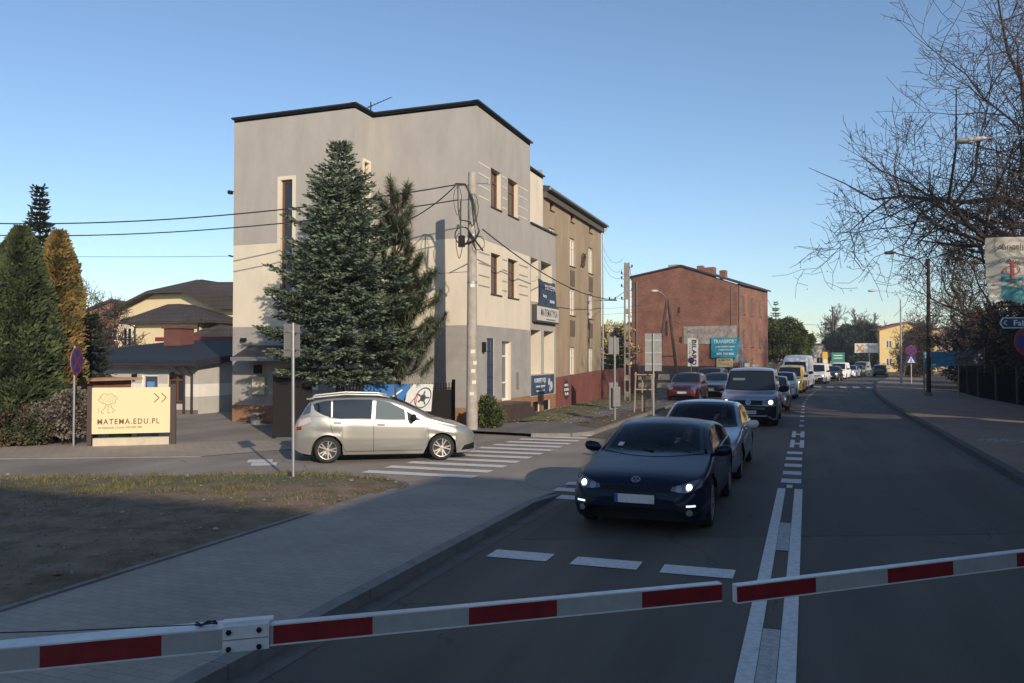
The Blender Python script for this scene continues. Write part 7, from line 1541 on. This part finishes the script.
c17.decal('rear_window', 'B', [(-.55, 1.08), (.55, 1.08)], [(-.48, 1.36), (.48, 1.36)], CGLASS, n=8, k=4); c17.sym('tail_light', [(.58, .78), (.74, .78)], [(.58, .98), (.72, .98)], TAIL, d='B', n=4, k=3); c17.wheels(RIM, 5); c17.mirrors(.82, 1.45, 1.03)

# --- beige silver people carrier on the side street, seen side on
SP_mpv = dict(dim=(4.44, 1.79, 1.60), R=.315, ax=(.90, 3.62), gap=.05,
    top=[(0, .50), (.03, .60), (.1, .70), (.25, .80), (.6, .93), (.95, 1.02), (1.05, 1.05), (1.5, 1.29), (1.9, 1.475), (2.2, 1.56), (2.7, 1.60), (3.4, 1.585), (3.9, 1.53), (4.05, 1.47), (4.22, 1.22), (4.32, 1.05), (4.38, .95), (4.42, .75), (4.44, .55)],
    belt=[(0, .42), (.1, .60), (.35, .75), (.9, .90), (1.2, .965), (2.2, 1.00), (3.2, 1.05), (4.0, 1.12), (4.3, .98), (4.44, .46)],
    plan=[(0, .50), (.04, .62), (.12, .72), (.3, .82), (.6, .87), (1, .895), (3.6, .895), (4.0, .87), (4.3, .78), (4.44, .62)],
    low=[(0, .30), (.05, .22), (.2, .19), (.5, .18), (3.9, .20), (4.2, .24), (4.44, .36)], ws=(.68, 1.06, .56, 1.50), wsy=.0, tumble=.30, crease=.62, crown=.05, rr=.10)
CHP = paint('paint_champagne', (.34, .335, .31), .55, .28)
# contact points of the near wheels: rear (-9.88,15.09), front (-7.74,16.43)
h_ang = math.atan2(16.43 - 15.09, -7.74 + 9.88); hd = Vector((math.cos(h_ang), math.sin(h_ang), 0)); rt = Vector((hd.y, -hd.x, 0)); SCV = .925
mid = Vector(((-9.88 - 7.74) / 2, (15.09 + 16.43) / 2, 0)); ctr = mid - rt * (.87 * SCV) - hd * ((SP_mpv['dim'][0] / 2 - (.90 + 3.62) / 2) * SCV)
m1 = Car('car', 'champagne silver people carrier with roof rails crossing the zebra stripes on the side street', (ctr.x, ctr.y, -.012), h_ang + math.pi / 2, SP_mpv, CHP, group=None, scale=SCV)
m1.windscreen(CGLASS)
m1.sides('side_window', [(1.40, .99), (1.6, 1.0), (1.72, 1.005)], [(1.50, 1.05), (1.62, 1.13), (1.74, 1.20)], CGLASS, n=5, k=3)
fwn = m1.sides('side_window', [(1.78, 1.01), (2.2, 1.02), (2.50, 1.03)], [(1.80, 1.24), (2.15, 1.42), (2.47, 1.485)], CGLASS_L, n=12, k=6)
m1.sides('side_window', [(2.60, 1.035), (3.2, 1.06), (3.50, 1.08)], [(2.56, 1.49), (3.1, 1.50), (3.50, 1.485)], CGLASS, n=10, k=5)
m1.sides('side_window', [(3.54, 1.085), (3.72, 1.14), (3.92, 1.26)], [(3.54, 1.48), (3.72, 1.465), (3.96, 1.40)], CGLASS, n=8, k=5)
for d in ('R', 'L'):
    m1.line('window_trim', d, [(1.34, .975), (1.78, .995), (2.5, 1.015), (3.2, 1.045), (3.6, 1.075)], .018, CHR)
m1.decal('rear_window', 'B', [(-.58, 1.10), (.58, 1.10)], [(-.50, 1.44), (.50, 1.44)], GLASSB, n=10, k=6); 
m1.sides('rear_quarter_glass', [(4.02, 1.20), (4.20, 1.14)], [(4.00, 1.42), (4.10, 1.36)], GLASSB, n=3, k=4)
m1.sides('tail_light', [(3.98, 1.00), (4.2, .90), (4.34, .86)], [(4.02, 1.10), (4.2, 1.06), (4.33, 1.02)], mat('tail_clear', (.45, .38, .36), .15), n=8, k=4); m1.sides('tail_red', [(4.22, .80), (4.37, .78)], [(4.22, .90), (4.35, .86)], TAIL, n=4, k=3)
m1.sides('headlight', [(.12, .63), (.3, .66), (.52, .74)], [(.16, .74), (.32, .80), (.56, .83)], LENSC, n=8, k=4)
m1.sides('bumper_intake', [(.08, .26), (.42, .24)], [(.08, .42), (.34, .36)], BPL, n=6, k=4, off=.004)
for pts in ([(1.28, .28), (1.22, .6), (1.26, .9)], [(2.54, .24), (2.54, 1.02)], [(3.20, .26), (3.28, .45), (3.50, .72), (3.58, 1.06)]):
    for d in ('R', 'L'): m1.line('door_line', d, pts, .009)
for d in ('R', 'L'): m1.line('sill_line', d, [(1.28, .27), (3.2, .27)], .012, BPL)
m1.sides('fuel_flap', [(3.86, .86), (4.0, .86)], [(3.86, .98), (4.0, .98)], CHP, n=2, k=2, off=.003)
m1.handle(2.36, .90); m1.handle(3.38, .96); m1.mirrors(.89, 1.60, 1.06, BPL, sc_=1.25); m1.wheels(RIM, 5, split=True)
for sx in (-1, 1):
    mb = MB(); mb.tube([(sx * .62, -2.22 + 2.15, 1.545), (sx * .62, -2.22 + 2.4, 1.60), (sx * .61, -2.22 + 3.2, 1.625), (sx * .60, -2.22 + 3.95, 1.555), (sx * .60, -2.22 + 4.05, 1.50)], [.018, .022, .022, .022, .016], 8); mb.build('roof_rail', mat('rail_silver', (.6, .59, .56), .35, metal=.5), m1.o, smooth=True)
mb = MB(); mb.box(-.55, .55, 1.72, 1.9, 1.50, 1.535); mb.build('rear_spoiler', CHP, m1.o)
mb = MB(); mb.tube([(.0, -1.3, .99), (.15, -1.15, 1.04)], .012, 5); mb.build('wiper', BPL, m1.o)

# ------------------------------------------------------------------ air
hz = MB().box(-85, 75, -48, 215, -1.05, 21).build('haze', None); hm_ = bpy.data.materials.new('haze'); hm_.use_nodes = True; t = hm_.node_tree
for n in list(t.nodes):
    if n.type != 'OUTPUT_MATERIAL': t.nodes.remove(n)
pv = t.nodes.new('ShaderNodeVolumePrincipled'); pv.inputs['Color'].default_value = (.90, .88, .86, 1); pv.inputs['Density'].default_value = .0007; pv.inputs['Anisotropy'].default_value = .2
t.links.new(pv.outputs[0], t.nodes[0].outputs[0] if False else [n for n in t.nodes if n.type == 'OUTPUT_MATERIAL'][0].inputs['Volume'])
hz.data.materials.clear(); hz.data.materials.append(hm_); tag(hz, 'thin late autumn haze over the road', 'haze', kind='stuff')
